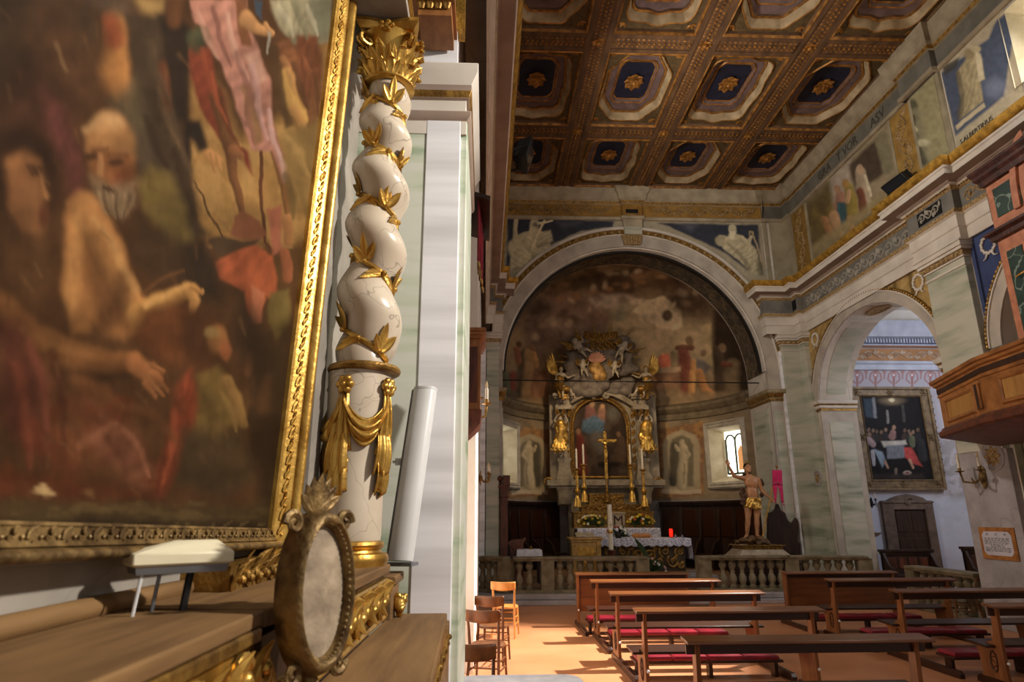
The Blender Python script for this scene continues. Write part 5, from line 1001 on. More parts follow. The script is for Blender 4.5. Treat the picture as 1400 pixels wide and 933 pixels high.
for i in range(4):
    a = PI/4+PI/2*i; d = Vector((math.cos(a), math.sin(a), 0)); sd = Vector((-d.y, d.x, 0))
    for s_ in (-.012, .012): cap.tube(spiral(co+d*.155+sd*s_+Vector((0, 0, .315)), d, (0, 0, 1), .062, 1.5, 18, PI*1.05, -1), [.014*(1-.5*j/18) for j in range(19)], 6)
    cap.tube([co+d*.09+Vector((0, 0, .2)), co+d*.11+Vector((0, 0, .27)), co+d*.115+Vector((0, 0, .325))], .016, 6)
    a2 = PI/2*i; q = Vector((math.cos(a2), math.sin(a2), 0)); cap.ball(co+q*.15+Vector((0, 0, .395)), (.03, .03, .036), 8, 6)
    for j in range(5): e = 2*PI*j/5; qs = Vector((-q.y, q.x, 0)); cap.ball(co+q*.168+qs*(.03*math.cos(e))+Vector((0, 0, .395+.03*math.sin(e))), (.016, .016, .016), 6, 4)
cap.v = [(x, y, co.z+(z_-co.z)*(CS if z_ > co.z else 1)) for x, y, z_ in cap.v]; obj('capital', cap, gold, tc_, ang=45)
ab = M()
def abac(r, z):
    P = []
    for i in range(4):
        for t in range(7):
            a = -PI/4+PI/2*i+PI/2*t/7; s_ = t/7; rr = r*(1-.40*math.sin(PI*s_)**.9); P.append(co+Vector((math.cos(a)*rr, math.sin(a)*rr, z)))
    return P
ab.loft([abac(.2, .40), abac(.205, .405), abac(.23, .44), abac(.235, .445), abac(.235, .475), abac(.228, .48)], True, True); ab.v = [(x, y, co.z+(z_-co.z)*CS) for x, y, z_ in ab.v]; obj('abacus', ab, gold, tc_)
# gilt drapery swags with rosettes on the drum
def onD(th, z, r=.135): return cpos(z)+Vector((math.cos(th)*r, math.sin(th)*r, 0))
dr = M(); rs = [R(-112), R(-28), R(168), R(70)]
for i, a in enumerate(rs):
    d = Vector((math.cos(a), math.sin(a), 0)); sd = Vector((-d.y, d.x, 0)); c = onD(a, 2.475, .142)
    ro = M()
    for j in range(6): e = 2*PI*j/6; ro.ball(c+sd*(.028*math.cos(e))+Vector((0, 0, .028*math.sin(e)))+d*.006, (.0185, .0185, .0185), 8, 6)
    ro.ball(c+d*.016, .017, 8, 6); ro.tube([c+d*.02+sd*(.018*math.cos(2*PI*j/14))+Vector((0, 0, .018*math.sin(2*PI*j/14))) for j in range(14)], .005, 5, True); obj('rosette', ro, gold, tc_)
    tl = M()                                                    # hanging tail of cloth, fluted, tiered
    for (s0, zt, zb, wt, wb, lay) in ((0, 2.45, 2.17, .02, .05, .006), (-.006, 2.26, 2.08, .04, .05, .014), (.004, 2.15, 1.995, .036, .042, .004)):
        def tf(u, v, s0=s0, zt=zt, zb=zb, wt=wt, wb=wb, lay=lay):
            w_ = wt+(wb-wt)*v; x = (u-.5)*2*w_; f_ = .011*math.cos(u*PI*5)*(.4+.6*v); zz = zt+(zb-zt)*v-(.014*math.cos(u*PI*3+1)*v)
            return tuple(onD(a+(x+s0)/.135, zz, .139+lay+f_+.012*math.sin(PI*v)))
        tl.grid(tf, 22, 10)
    o_ = obj('drapery_tail', tl, gold, tc_, ang=80); md = o_.modifiers.new('thickness', 'SOLIDIFY'); md.thickness = .007; md.offset = -1
    if i in (0, 1, 2):
        pass
for a0, a1 in ((rs[0], rs[1]), (rs[2]-2*PI, rs[0])):
    sw = M()
    def sf(u, v):
        a = a0+(a1-a0)*u; sag = math.sin(PI*u)**.8; wd = .02+.07*math.sin(PI*u)**.7; z = 2.46-.12*sag-.03-wd*(v-.25)*1.35-.02*sag; rr = .139+.024*math.sin(PI*v)*(.3+sag)+.007*math.cos(v*PI*6)
        return tuple(onD(a, z, rr))
    sw.grid(sf, 26, 20); o_ = obj('drapery_swag', sw, gold, tc_, ang=80); md = o_.modifiers.new('thickness', 'SOLIDIFY'); md.thickness = .006; md.offset = -1
# ---- gilt oval reliquary on the step board
rv = thing('oval_reliquary', 'oval gilt reliquary with a faded parchment disc standing on the wooden step', 'reliquary', (-.372, 1.62, 1.45))
ry_n = Vector((.88, -.47, .05)).normalized(); ry_s = Vector((0, 0, 1)).cross(ry_n).normalized(); ry_u = ry_n.cross(ry_s)
ctr = Vector((-.372, 1.62, 1.735))
def ov(a, b_, t, h): return ctr+ry_s*(a*math.cos(t))+ry_u*(b_*math.sin(t))+ry_n*h
b = M(); A_, B_ = .098, .178
prf = [(1.0, -.06), (1.03, -.04), (1.04, -.02), (1.0, .0), (.97, .012), (.9, .016), (.86, .01), (.82, -.004), (.8, -.02)]
b.loft([[ov(A_*s-(1-s)*.0, B_*s, 2*PI*j/48, h) for j in range(48)] for s, h in prf], True, False); b.loft([[ov(A_*s, B_*s, 2*PI*j/48, h) for j in range(48)] for s, h in ((1, -.06), (.01, -.06))], True, False); obj('frame', b, gold_worn, rv, ang=60)
b = M(); b.loft([[ov(A_*s, B_*s, 2*PI*j/48, h) for j in range(48)] for s, h in ((.81, -.012), (.6, -.006), (.01, -.004))], True, False); obj('parchment', b, cream_paper, rv, ang=80)
b = M()
for j in range(60): t = 2*PI*j/60; b.ball(ov(A_*.84, B_*.86, t, .004), .0058, 6, 4)
obj('bead_border', b, gold_worn, rv)
b = M()
for k in range(7): a = (k-3)*.33; b.leaf(ov(0, B_*.97, PI/2, -.03), ry_u*math.cos(a)+ry_s*math.sin(a), ry_n, .10*(1-.06*abs(k-3)), .017, .15)
obj('crest', b, gold_worn, rv)
for s_ in (-1, 1):
    for q, v_ in ((ov(A_*.9*s_, 0, 0, -.02)+ry_u*B_*.86, ry_u), (ctr+ry_s*(s_*A_*.75)-ry_u*B_*.93-ry_n*.02, -ry_u)):
        obj('scroll', M().tube(spiral(q, ry_s*s_, v_, .028, 1.3, 14), [.0105*(1-.4*i/14) for i in range(15)], 6), gold_worn, rv)
b = M().lathe([(.01, 0), (.06, 0), (.064, .012), (.05, .02), (.03, .035), (.026, .05), (.01, .055)], 16, (ctr.x, ctr.y, 1.45)); b.tube([ctr-ry_n*.05-ry_u*.165, ctr-ry_n*.03-ry_u*.215], .02, 8); obj('foot', b, gold_worn, rv)
# ---- small cream lamp on legs on the ledge
lt = thing('small_shaded_lamp', 'small cream hip-topped shade on thin legs standing on the altar ledge', 'lamp', (-.70, 1.66, 1.695))
def lq(x, y, Y): return aty(x, y, Y)
c = Vector((-.705, 1.60, 1.0)); u = Vector((.78, .62, 0)).normalized(); v_ = Vector((-u.y, u.x, 0)); LZ = 1.795
def rr_(a, d, z, o=0): return [c+u*(sx*a+o)+v_*(sy*d)+Vector((0, 0, z-1.0)) for sx, sy in ((-1, -1), (1, -1), (1, 1), (-1, 1))]
b = M().loft([rr_(.102, .045, LZ), rr_(.107, .05, LZ+.006), rr_(.107, .05, LZ+.028), rr_(.05, .016, LZ+.052, .03), rr_(.044, .013, LZ+.054, .03)], True, True); obj('shade', b, cream_plastic, lt, bevel=.004)
b = M().loft([rr_(.094, .04, LZ-.016), rr_(.098, .044, LZ+.002)], True, True); obj('shade_base', b, metal_grey, lt)
for a, d, m_, r_ in ((-.088, -.03, white_metal, .004), (-.04, .02, metal_grey, .0045), (.02, .0, iron, .009)): obj('leg', M().tube([c+u*a+v_*d+Vector((0, 0, .695)), c+u*(a+.008)+v_*d+Vector((0, 0, LZ-1.01))], r_, 8), m_, lt)
# ---- cherub head, loudspeaker
ch = M(); q = aty(546, 826, 3.25); s = .036
ch.ball(q, (s*.9, s, s*1.15), 12, 9); ch.ball(q+Vector((.25*s, -.8*s, -.5*s)), (s*.55, s*.5, s*.5), 10, 7); ch.ball(q+Vector((.75*s, -.75*s, -.15*s)), (s*.16, s*.22, s*.22), 8, 6)
ch.ball(q+Vector((.1*s, -.3*s, -1.1*s)), (s*.5, s*.5, s*.5), 8, 6)
for i in range(16): a = i*2.4; ch.ball(q+Vector((s*.75*math.cos(a), s*.2+s*.7*math.sin(a), s*(.35+.05*i))), (s*.36, s*.36, s*.32), 7, 5)
hd = fuse(ch, .0035, 3); ht = obj('cherub_head', hd, gold, label='gilt carved cherub head beside the wooden step board', cat='cherub head', ang=80)
sp = thing('column_loudspeaker', 'slim pale grey column loudspeaker leaning on the green marble pier', 'loudspeaker', tuple(aty(550, 775, 3.3)))
P0, P1 = aty(549, 768, 3.33), aty(583, 536, 3.42); ax = (P1-P0).normalized(); sd = Vector((1, -.25, 0)).normalized(); fr_ = ax.cross(sd); fr_ = -fr_ if fr_.y > 0 else fr_
def rsp(t, k=1):
    o = P0+ax*t; return [o+sd*(x*k)+fr_*(y*k) for x, y in ((-.058, 0), (-.058, .04), (-.044, .058), (-.015, .066), (.015, .066), (.044, .058), (.058, .04), (.058, 0))]
L_ = (P1-P0).length; b = M().loft([rsp(0), rsp(.004, 1.02), rsp(L_-.004, 1.02), rsp(L_)], True, True); obj('cabinet', b, white_metal, sp, ang=50)
b = M(); o = P0+ax*(L_*.5); b.loft([[P0+ax*t+sd*x+fr_*y for x, y in ((-.0585, 0), (-.0585, .045), (-.066, .045), (-.066, 0))] for t in (.0, L_)], True, True); obj('side_rail', b, metal_grey, sp)
b = M().loft([rsp(L_, 1.03), rsp(L_+.012, 1.03)], True, True); obj('end_cap', b, white_metal, sp)
q = aty(545, 632, 3.4); b = M().obox(q, (.03, .05, .035)); b.obox(q+Vector((-.012, 0, 0)), (.035, .03, .012)); b.ball(q+Vector((-.01, -.03, .008)), .006, 6, 5); obj('wall_bracket', b, white_metal, sp)
b = M().obox(P0-ax*.012, (.14, .1, .016), rot3(0, 0, -.25)); obj('foot_bracket', b, metal_grey, sp)
b = M().box(-.5, -.40, 3.12, 3.42, 1.60, 1.64); b.box(-.49, -.42, 3.14, 3.4, 1.44, 1.60); obj('corbel_block', b, wood_old, al, bevel=.005)
# ================================================================ NAVE FURNITURE
pew_grp = 'wooden pews in the nave'
def make_pew(L=2.1):
    """local frame: x along the pew, +y towards the altar; rear of the backrest at y=0"""
    t = thing('church_pew', 'x', 'pew', (0, 0, 0), 0)
    b = M().loft([[(x, -.15, .868), (x, -.155, .876), (x, -.145, .893), (x, .055, .912), (x, .06, .9), (x, .05, .886)] for x in (0, L)], True, True); obj('top_shelf', b, wood_pew, t, bevel=.004)
    b = M().box(.02, L-.02, -.02, .005, .775, .885); obj('back_rail', b, wood_pew_dark, t, bevel=.003)
    b = M().loft([[(x, .06, .425), (x, .40, .44), (x, .41, .455), (x, .40, .468), (x, .06, .452)] for x in (-.02, L+.02)], True, True); obj('seat', b, wood_pew_dark, t, bevel=.004)
    prof = [(-.045, 0), (-.045, .08), (-.035, .45), (-.05, .78), (-.06, .875), (.05, .895), (.05, .78), (.07, .58), (.1, .50), (.22, .462), (.40, .445), (.39, .40), (.36, .36), (.34, .26), (.33, .14), (.36, .07), (.36, 0)]
    for x in (.09, L-.13):
        pn = obj('end_panel', M().prism([(x, y, z) for y, z in prof], (.04, 0, 0)), wood_pew_side, t, bevel=.004)
        xo = x-.002 if x < 1 else x+.042
        obj('carved_ornament', M().tube([(xo, .12+.05*math.cos(2*PI*i/20), .27+.11*math.sin(2*PI*i/20)) for i in range(20)], .009, 5, True).tube([(xo, .12+.05*math.sin(4*PI*i/20), .27+.1*(i/20*2-1)) for i in range(21)], .006, 5), wood_pew_dark, pn)
        obj('runner', M().loft([[(x-.01+k*.06, -1.02, 0), (x-.01+k*.06, -1.02, .05), (x-.01+k*.06, -.98, .085), (x-.01+k*.06, .4, .085), (x-.01+k*.06, .44, .05), (x-.01+k*.06, .44, 0)] for k in (0, 1)], True, True), wood_pew_dark, t, bevel=.004)
        obj('hinge', M().ball((x+.02, -.07, .28), .018, 8, 6), white_metal, t)
    kn = obj('kneeler', M().box(.13, L-.17, -.89, -.55, .185, .215), wood_pew_dark, t, bevel=.003)
    n = 4; w_ = (L-.36)/n
    for i in range(n):
        b = M(); x0 = .15+i*w_
        b.loft([[(x0+w_*.5+(w_*.49)*sx*k, -.72+.165*sy*k, z+.01) for sx, sy in ((-1, -1), (0, -1.02), (1, -1), (1, 0), (1, 1), (0, 1.02), (-1, 1), (-1, 0))] for k, z in ((.97, .203), (1, .215), (1, .235), (.94, .252), (.7, .262), (.2, .265))], True, True)
        obj('cushion', b, red_cushion, kn)
    for x in (.16, L*.5, L-.24): obj('kneeler_leg', M().box(x, x+.045, -.78, -.66, 0, .19), wood_pew_dark, kn, bevel=.003)
    return t
def make_desk(L=2.1):
    t = thing('pew_front_desk', 'x', 'pew', (0, 0, 0), 0)
    b = M().loft([[(x, -.15, .868), (x, -.155, .876), (x, -.145, .893), (x, .055, .912), (x, .06, .9), (x, .05, .886)] for x in (0, L)], True, True); obj('top_shelf', b, wood_pew, t, bevel=.004)
    obj('front_panel', M().box(.05, L-.05, .0, .03, .25, .885), wood_pew, t, bevel=.003); obj('back_rail', M().box(.03, L-.03, -.03, -.005, .80, .885), wood_pew_dark, t, bevel=.003)
    for x in (.03, L-.07):
        obj('end_panel', M().prism([(x, y, z) for y, z in [(-.045, 0), (-.045, .5), (-.06, .875), (.07, .895), (.08, .3), (.1, .08), (.14, 0)]], (.04, 0, 0)), wood_pew_side, t, bevel=.004)
        obj('runner', M().box(x-.01, x+.05, -1.0, .3, 0, .07), wood_pew_dark, t, bevel=.006); obj('hinge', M().ball((x+.02, -.07, .28), .018, 8, 6), white_metal, t)
    kn = obj('kneeler', M().box(.08, L-.12, -.89, -.55, .185, .215), wood_pew_dark, t, bevel=.003); n = 4; w_ = (L-.26)/n
    for i in range(n):
        b = M(); x0 = .1+i*w_
        b.loft([[(x0+w_*.5+(w_*.49)*sx*k, -.72+.165*sy*k, z+.01) for sx, sy in ((-1, -1), (0, -1.02), (1, -1), (1, 0), (1, 1), (0, 1.02), (-1, 1), (-1, 0))] for k, z in ((.97, .203), (1, .215), (1, .235), (.94, .252), (.7, .262), (.2, .265))], True, True)
        obj('cushion', b, red_cushion, kn)
    for x in (.12, L*.5, L-.2): obj('kneeler_leg', M().box(x, x+.045, -.78, -.66, 0, .19), wood_pew_dark, kn, bevel=.003)
    return t
pw = make_pew(); dk = make_desk()
LB = [(1.70, 10.98, 'second pew of the left block, behind the panelled front desk'), (1.69, 9.27, 'middle pew of the left block with red padded kneeler behind'), (1.66, 7.62, 'fourth pew of the left block, without a red kneeler showing behind it'), (1.68, 5.86, 'nearest pew of the left block, cut by the bottom edge')]
RB = [(5.52, 10.86, 'right block pew directly behind the right front desk'), (5.62, 9.28, 'right block pew in front of the wall plaque pier'), (5.78, 7.76, 'nearest pew of the right block, at the bottom right corner')]
first = True
def wipe(o):
    for ch in list(o.children): wipe(ch)
    bpy.data.objects.remove(o)
for i, (x, y, lab) in enumerate(LB+RB):
    o = pw if first else dup(pw); first = False
    o.location = (x, y, 0); o['label'] = lab; o['group'] = pew_grp
    if i == 2: [wipe(ch) for ch in list(o.children) if ch.name.startswith('kneeler')]
dk.location = (1.64, 12.36, 0); dk['label'] = 'left front prayer desk with solid honey wood panel facing the altar rail'; dk['group'] = pew_grp
d2 = dup(dk, (5.44, 12.28, 0), label='right front prayer desk with solid dark wood panel near the right arch'); d2['group'] = pew_grp
# ---- chairs along the left wall
def make_chair(name, wm):
    t = thing(name, 'x', 'chair', (0, 0, 0), 0, 'wooden chairs along the left wall')
    b = M(); b.loft([[(.2*math.copysign(abs(math.cos(2*PI*j/28))**.7, math.cos(2*PI*j/28))*k, .02+.2*math.copysign(abs(math.sin(2*PI*j/28))**.7, math.sin(2*PI*j/28))*k, z) for j in range(28)] for k, z in ((.96, .435), (1, .44), (1, .46), (.95, .468), (.5, .46), (.02, .455))], True, True); obj('seat', b, wm, t)
    for s in (-1, 1):
        obj('leg', M().tube([(s*.19, -.24, 0), (s*.175, -.19, .25), (s*.17, -.165, .46), (s*.178, -.2, .68), (s*.19, -.25, .85)], [.016, .018, .019, .016, .012], 8), wm, t)
        obj('leg', M().tube([(s*.185, .2, 0), (s*.165, .17, .44)], [.013, .019], 8), wm, t)
        obj('stretcher', M().tube([(s*.18, -.2, .2), (s*.178, .185, .2)], .009, 6), wm, t)
        obj('stretcher', M().tube([(s*.178, -.19, .3), (s*.172, .18, .3)], .009, 6), wm, t)
    for y, z in ((-.2, .24), (.187, .24), (.18, .34)): obj('stretcher', M().tube([(-.178, y, z), (.178, y, z)], .009, 6), wm, t)
    b = M()
    def tr(u, v): x = (u-.5)*.41; return (x, -.238-.045*math.cos((u-.5)*PI)-.02*v, .745+.12*v*(1+.12*math.cos((u-.5)*PI))-.02*math.cos((u-.5)*PI))
    b.grid(tr, 14, 4); o = obj('backrest', b, wm, t, ang=80); md = o.modifiers.new('t', 'SOLIDIFY'); md.thickness = .02; md.offset = 0
    return t
c1 = make_chair('wooden_chair', wood_chair)
CH = [((-.07, 6.2), -.12, 'nearest dark wooden chair, beside the white cloth table'), ((.045, 8.2), -.25, 'dark wooden chair second from the white cloth table'), ((.13, 9.55), -.25, 'dark wooden chair third from the white cloth table')]
for i, (p, r_, lab) in enumerate(CH):
    o = c1 if i == 0 else dup(c1); o.location = (*p, 0); o.rotation_euler = (0, 0, r_); o['label'] = lab
c4 = make_chair('wooden_chair', wood_chair_light); c4.location = (.36, 11.5, 0); c4.rotation_euler = (0, 0, -.2); c4['label'] = 'pale honey wooden chair, farthest of the row by the left wall'
# ---- white cloth table at the bottom edge
tb = thing('cloth_table', 'low table covered with a plain white cloth at the bottom edge', 'table', (.22, 4.3, 0))
b = M(); z = .80
def rect(k, zz, wob=0): 
    P = []
    for j in range(64):
        a = 2*PI*j/64; c, s = math.cos(a), math.sin(a); kk = 1/(abs(c)**9+abs(s)**9)**(1/9); ww = 1+wob*math.sin(a*14); P.append((.24+.46*c*kk*k*ww, 4.5+.62*s*kk*k*ww, zz))
    return P
b.loft([rect(.01, z), rect(.96, z), rect(.99, z-.008), rect(1, z-.03), rect(1.01, z-.2, .012), rect(1.02, z-.38, .03)], True, False); obj('cloth', b, white_cloth, tb, ang=80)
obj('tabletop', M().box(-.16, .64, 3.95, 5.05, z-.04, z-.008), wood_chair, tb, bevel=.004)
for x in (-.1, .58):
    for y in (4.02, 4.98): obj('leg', M().box(x-.02, x+.02, y-.02, y+.02, 0, z-.03), wood_chair, tb, bevel=.004)
# ---- altar rail balustrades
def baluster(mat_):
    b = M().lathe([(.01, 0), (.085, 0), (.085, .05), (.06, .06), (.055, .09), (.075, .13), (.092, .18), (.085, .235), (.05, .31), (.042, .33), (.055, .34), (.055, .36), (.042, .37), (.05, .40), (.085, .46), (.092, .5), (.075, .54), (.06, .555), (.085, .565), (.085, .6), (.01, .6)], 14); return b
BALM = mat('rail_stone', '85785f', '63583f', .7, scale=4, bump=.05)
bal_proto = {}
def balustrade(label, pts, z0, n, posts, scale=1.0, m=BALM, grp='stone altar rail balustrades'):
    """pts: two ends; posts: fractions where square posts stand"""
    A, B = Vector((*pts[0], 0)), Vector((*pts[1], 0)); d = (B-A); L = d.length; d.normalize(); s = Vector((-d.y, d.x, 0)); ang = math.atan2(d.y, d.x)
    t = thing('balustrade', label, 'balustrade', ((A.x+B.x)/2, (A.y+B.y)/2, z0), 0, grp); o = Vector((0, 0, z0)); up = Vector((0, 0, 1))
    def bar(w_, a, b_, ext=0): return [[q+s*x+up*zz for x, zz in ((-w_, a), (w_, a), (w_, b_), (-w_, b_))] for q in (A+o-d*ext, B+o+d*ext)]
    H = .78*scale
    b = M(); b.loft(bar(.16, H-.09, H-.05)); b.loft(bar(.185, H-.05, H, .02)); obj('rail', b, m, t, bevel=.008)
    b = M(); b.loft(bar(.16, 0, .07)); obj('plinth', b, m, t, bevel=.008)
    for f in posts:
        q = A+d*(L*f)+o; b = M(); r3 = rot3(0, 0, ang)
        b.obox(q+up*(H-.045)*.5, (.3, .3, H-.05), r3); b.obox(q+up*(H*.5), (.2, .32, H*.62), r3); obj('post', b, m, t, bevel=.008)
    k = 0
    src = None
    for i in range(n):
        f = (i+.5)/n; q = A+d*(L*f)+o
        if any(abs(f-g)*L < .22 for g in posts): continue
        if src is None:
            b = baluster(m); sc = (H-.16)/.6; mt = Matrix.Translation(q+up*.07) @ Matrix.Diagonal((scale, scale, sc, 1))
            bb = M(); bb.join(b); bb.v = [tuple(Vector((p[0]*scale, p[1]*scale, p[2]*sc))) for p in bb.v]
            src = obj('baluster', bb, m, t, local=True); src.location = q+up*.07-OFF[t.name]
        else:
            c = src.copy(); C.objects.link(c); c.parent = t; c.location = q+up*.07-OFF[t.name]
    return t
balustrade('short stone balustrade nearest the left wall, slanting back', ((-.12, 16.0), (.5, 15.62)), .22, 4, (1.0,))
balustrade('long stone balustrade left of the altar steps opening', ((.68, 15.58), (3.72, 15.58)), .22, 13, (.25, .97))
balustrade('stone balustrade right of the opening, below the statue', ((4.95, 15.58), (7.0, 15.58)), .22, 9, (.06,))
balustrade('dark stone balustrade in the corner by the right arch', ((7.1, 15.56), (8.72, 15.2)), .22, 7, (.02, .97))
balustrade('dark stone balustrade closing the right arch beside the plaque pier', ((9.15, 14.2), (9.15, 12.2)), .0, 8, (.04,), 1.1)
# ---- left wall fittings
def sconce(label, p, out, n=2, s=1.0, name='candle_sconce', met=None):
    met = met or gold_dark
    t = thing(name, label, 'sconce', tuple(p), 0); out = Vector(out); sd = Vector((-out.y, out.x, 0)); up = Vector((0, 0, 1)); p = Vector(p)
    b = M(); b.ball(p+out*.02*s, (.05*s, .05*s, .08*s), 8, 6); b.leaf(p+out*.02*s, up, out, .16*s, .05*s, .1, lobes=2); b.leaf(p+out*.02*s, -up, out, .16*s, .05*s, .1, lobes=2); obj('backplate', b, met, t)
    for i in range(n):
        k = (i-(n-1)/2)*2/max(1, n-1) if n > 1 else 0
        e = p+out*.2*s+sd*(.16*s*k)+up*.06*s
        b = M().tube([p+out*.04*s, p+out*.1*s+sd*.05*s*k-up*.08*s, p+out*.19*s+sd*.14*s*k-up*.06*s, e], .014*s, 7); b.lathe([(.008*s, 0), (.05*s, .012*s), (.055*s, .02*s), (.02*s, .022*s), (.022*s, .06*s), (.01*s, .062*s)], 12, e); b.leaf(p+out*.1*s+sd*.06*s*k-up*.07*s, out+up, up, .07*s, .02*s, .3); ar = obj('arm', b, met, t)
        b = M().lathe([(.016*s, 0), (.016*s, .11*s), (.01*s, .115*s), (.004*s, .14*s)], 10, e+up*.06*s); obj('candle', b, wax, ar)
        b = M().lathe([(.006*s, 0), (.014*s, .02*s), (.011*s, .04*s), (.002*s, .075*s)], 8, e+up*.178*s); obj('bulb', b, mat('bulb_glass', 'e8d0a0', None, .2) if 'bulb_glass' not in MATS else MATS['bulb_glass'], ar)
    return t
sconce('upper gilt two-arm candle sconce beside the carved wooden cabinet', (-.31, 8.6, aty(650, 560, 8.6).z), (1, -.25, 0), 2, 1.35)
sconce('lower small gilt candle sconce farther along the left wall', (-.12, 13.4, aty(657, 655, 13.6).z), (1, -.1, 0), 2, 1.0)
# carved cabinet hung on the left wall
cb_ = thing('wall_cabinet', 'carved reddish wooden cabinet with cornice hung on the left wall', 'cabinet', (-.1, 7.4, 2.9)); Yc = 7.4
def cz(y): return aty(648, y, Yc).z
x0, x1 = -.315, aty(660, 520, Yc).x; zt, zb = cz(452), cz(560)
b = M().box(x0, x1-.03, Yc, Yc+.75, zb, zt-.1); obj('body', b, wood_walnut, cb_, bevel=.006)
b = M().box(x0, x1, Yc-.03, Yc+.78, zt-.1, zt-.06); b.box(x0, x1+.02, Yc-.05, Yc+.8, zt-.06, zt-.02); b.box(x0, x1+.035, Yc-.07, Yc+.82, zt-.02, zt+.02); obj('cornice', b, wood_walnut, cb_, bevel=.004)
b = M().loft([[(x0, Yc-.01, zb), (x1-.01, Yc-.01, zb), (x1-.01, Yc+.77, zb), (x0, Yc+.77, zb)], [(x0, Yc+.05, cz(578)), (x1-.03, Yc+.05, cz(578)), (x1-.03, Yc+.7, cz(578)), (x0, Yc+.7, cz(578))], [(x0, Yc+.2, cz(604)), (x0+.04, Yc+.2, cz(604)), (x0+.04, Yc+.5, cz(604)), (x0, Yc+.5, cz(604))]], True, True); obj('corbel', b, wood_red, cb_, bevel=.004)
b = M()
for i in range(9): z = zb+(zt-.15-zb)*i/9; b.leaf((x0+.015, Yc-.012, z), (.1 if i % 2 else -.1, -.2, 1), (0, -1, 0), .13, .03, .2, lobes=2)
obj('gilt_carving', b, gold_dark, cb_)
b = M().box(x0+.05, x1-.06, Yc-.012, Yc, zb+.08, zt-.2); obj('door', b, wood_red, cb_, bevel=.004)
# red hanging under a wooden canopy, higher on the wall
cn = thing('red_canopy_hanging', 'red fringed cloth hanging under a small wooden canopy on the left wall', 'hanging', (-.05, 7.0, 4.3)); Yr = 7.0
zt, zb = aty(650, 268, Yr).z, aty(650, 362, Yr).z
b = M().loft([[(-.315, Yr-.1, zt), (.03, Yr-.1, zt-.1), (.03, Yr+1.1, zt-.1), (-.315, Yr+1.1, zt)], [(-.315, Yr-.1, zt+.06), (.04, Yr-.1, zt-.05), (.04, Yr+1.1, zt-.05), (-.315, Yr+1.1, zt+.06)]], True, True); obj('canopy', b, wood_dark, cn, bevel=.004)
def rc(u, v): return (-.1+.05*u+.012*math.sin(u*22), Yr-.02+.9*u+.03*math.sin(u*30), zt-.06-.03*u-(zt-zb-.1)*v+.012*math.sin(u*40)*(v > .97))
b = M().grid(rc, 40, 12); o = obj('cloth', b, red_cloth, cn, ang=80); md = o.modifiers.new('t', 'SOLIDIFY'); md.thickness = .012
b = M()
for i in range(30): p = Vector(rc(i/29, 1)); b.tube([p, p-Vector((0, 0, .06))], .01, 4)
obj('fringe', b, gold_dark, cn)
b = M(); [b.box(.0, .012, Yr+i*.12, Yr+.06+i*.12, zb-.1, zt-.1) for i in range(1)]; 
# ---- floodlights on the cornices
def floodlight(label, p, aim, s=1.0, off=0):
    t = thing('floodlight', label, 'floodlight', tuple(p)); p = Vector(p); d = (Vector(aim)-p).normalized(); sd = d.cross(Vector((0, 0, 1))).normalized(); u = sd.cross(d)
    b = M(); c = p+Vector((off, 0, .28*s))
    b.loft([[c+sd*(x*k)*s+u*(z*k)*s+d*h*s for x, z in ((-.3, -.2), (.3, -.2), (.3, .2), (-.3, .2))] for k, h in ((.8, -.12), (1, 0), (1, .06))], True, True); obj('housing', b, black_plastic, t, bevel=.01)
    b = M().loft([[c+sd*(x*k)*s+u*(z*k)*s+d*h*s for x, z in ((-.27, -.17), (.27, -.17), (.27, .17), (-.27, .17))] for k, h in ((1, .06), (1, .066))], True, True); obj('lens', b, mat('lens_glass', '2a2c30', None, .1) if 'lens_glass' not in MATS else MATS['lens_glass'], t)
    b = M(); [b.loft([[c+sd*x*s+u*z*s+d*h*s for x, z in ((-.26+.09*i, -.17), (-.24+.09*i, -.17), (-.24+.09*i, .17), (-.26+.09*i, .17))] for h in (-.17, -.1)], True, True) for i in range(6)]; obj('cooling_fins', b, black_plastic, t)
    b = M(); [b.tube([p+sd*x*s, p+sd*x*s+Vector((0, 0, .1*s)), c+sd*x*s-u*.0], .018*s, 6) for x in (-.33, .33)]; b.tube([p-sd*.34*s, p+sd*.34*s], .03*s, 6); obj('bracket', b, iron, t)
    return t
q = atx(1226, 246, 8.62); floodlight('black floodlight on the right cornice below the narrative fresco', (8.72, q.y+.1, 8.34), (3, 11.5, 3.0), 1.05)
q = aty(722, 222, 13.6); floodlight('dark floodlight on the left cornice against the ceiling', (.3, 11.05, 8.335), (5, 10.6, 6.9), 1.1, .46)
# ================================================================ CHANCEL
CF = .28
def limb(b, pts, n=10):
    for (p, r), (q, s) in zip(pts[:-1], pts[1:]):
        b.tube([p, Vector(p).lerp(Vector(q), .5), q], [r, (r+s)/2, s], n)
    for p, r in pts: b.ball(p, r*.99, 10, 7)
def hand(b, w, d, up, s, curl=.3):
    """palm, four fingers and a thumb; w wrist, d direction, up = back of the hand"""
    d = Vector(d).normalized(); up = Vector(up); up = (up-d*up.dot(d)).normalized(); sd = d.cross(up); w = Vector(w)
    b.ball(w+d*.045*s, (.04*s, .04*s, .05*s), 8, 6)
    for i, L in enumerate((.07, .08, .075, .058)):
        a = w+d*.075*s+sd*((i-1.5)*.021*s); k = w+d*(.075+L*.55)*s+sd*((i-1.5)*.026*s)-up*(curl*.02*s); e = k+d*(L*.5*s)-up*(curl*.045*s); b.tube([a, k, e], [.0115*s, .0105*s, .008*s], 6); b.ball(e, .008*s, 6, 4)
    a = w+d*.03*s-sd*.035*s; b.tube([a, a+d*.035*s-sd*.03*s, a+d*.075*s-sd*.035*s-up*.01*s], [.014*s, .012*s, .009*s], 6)
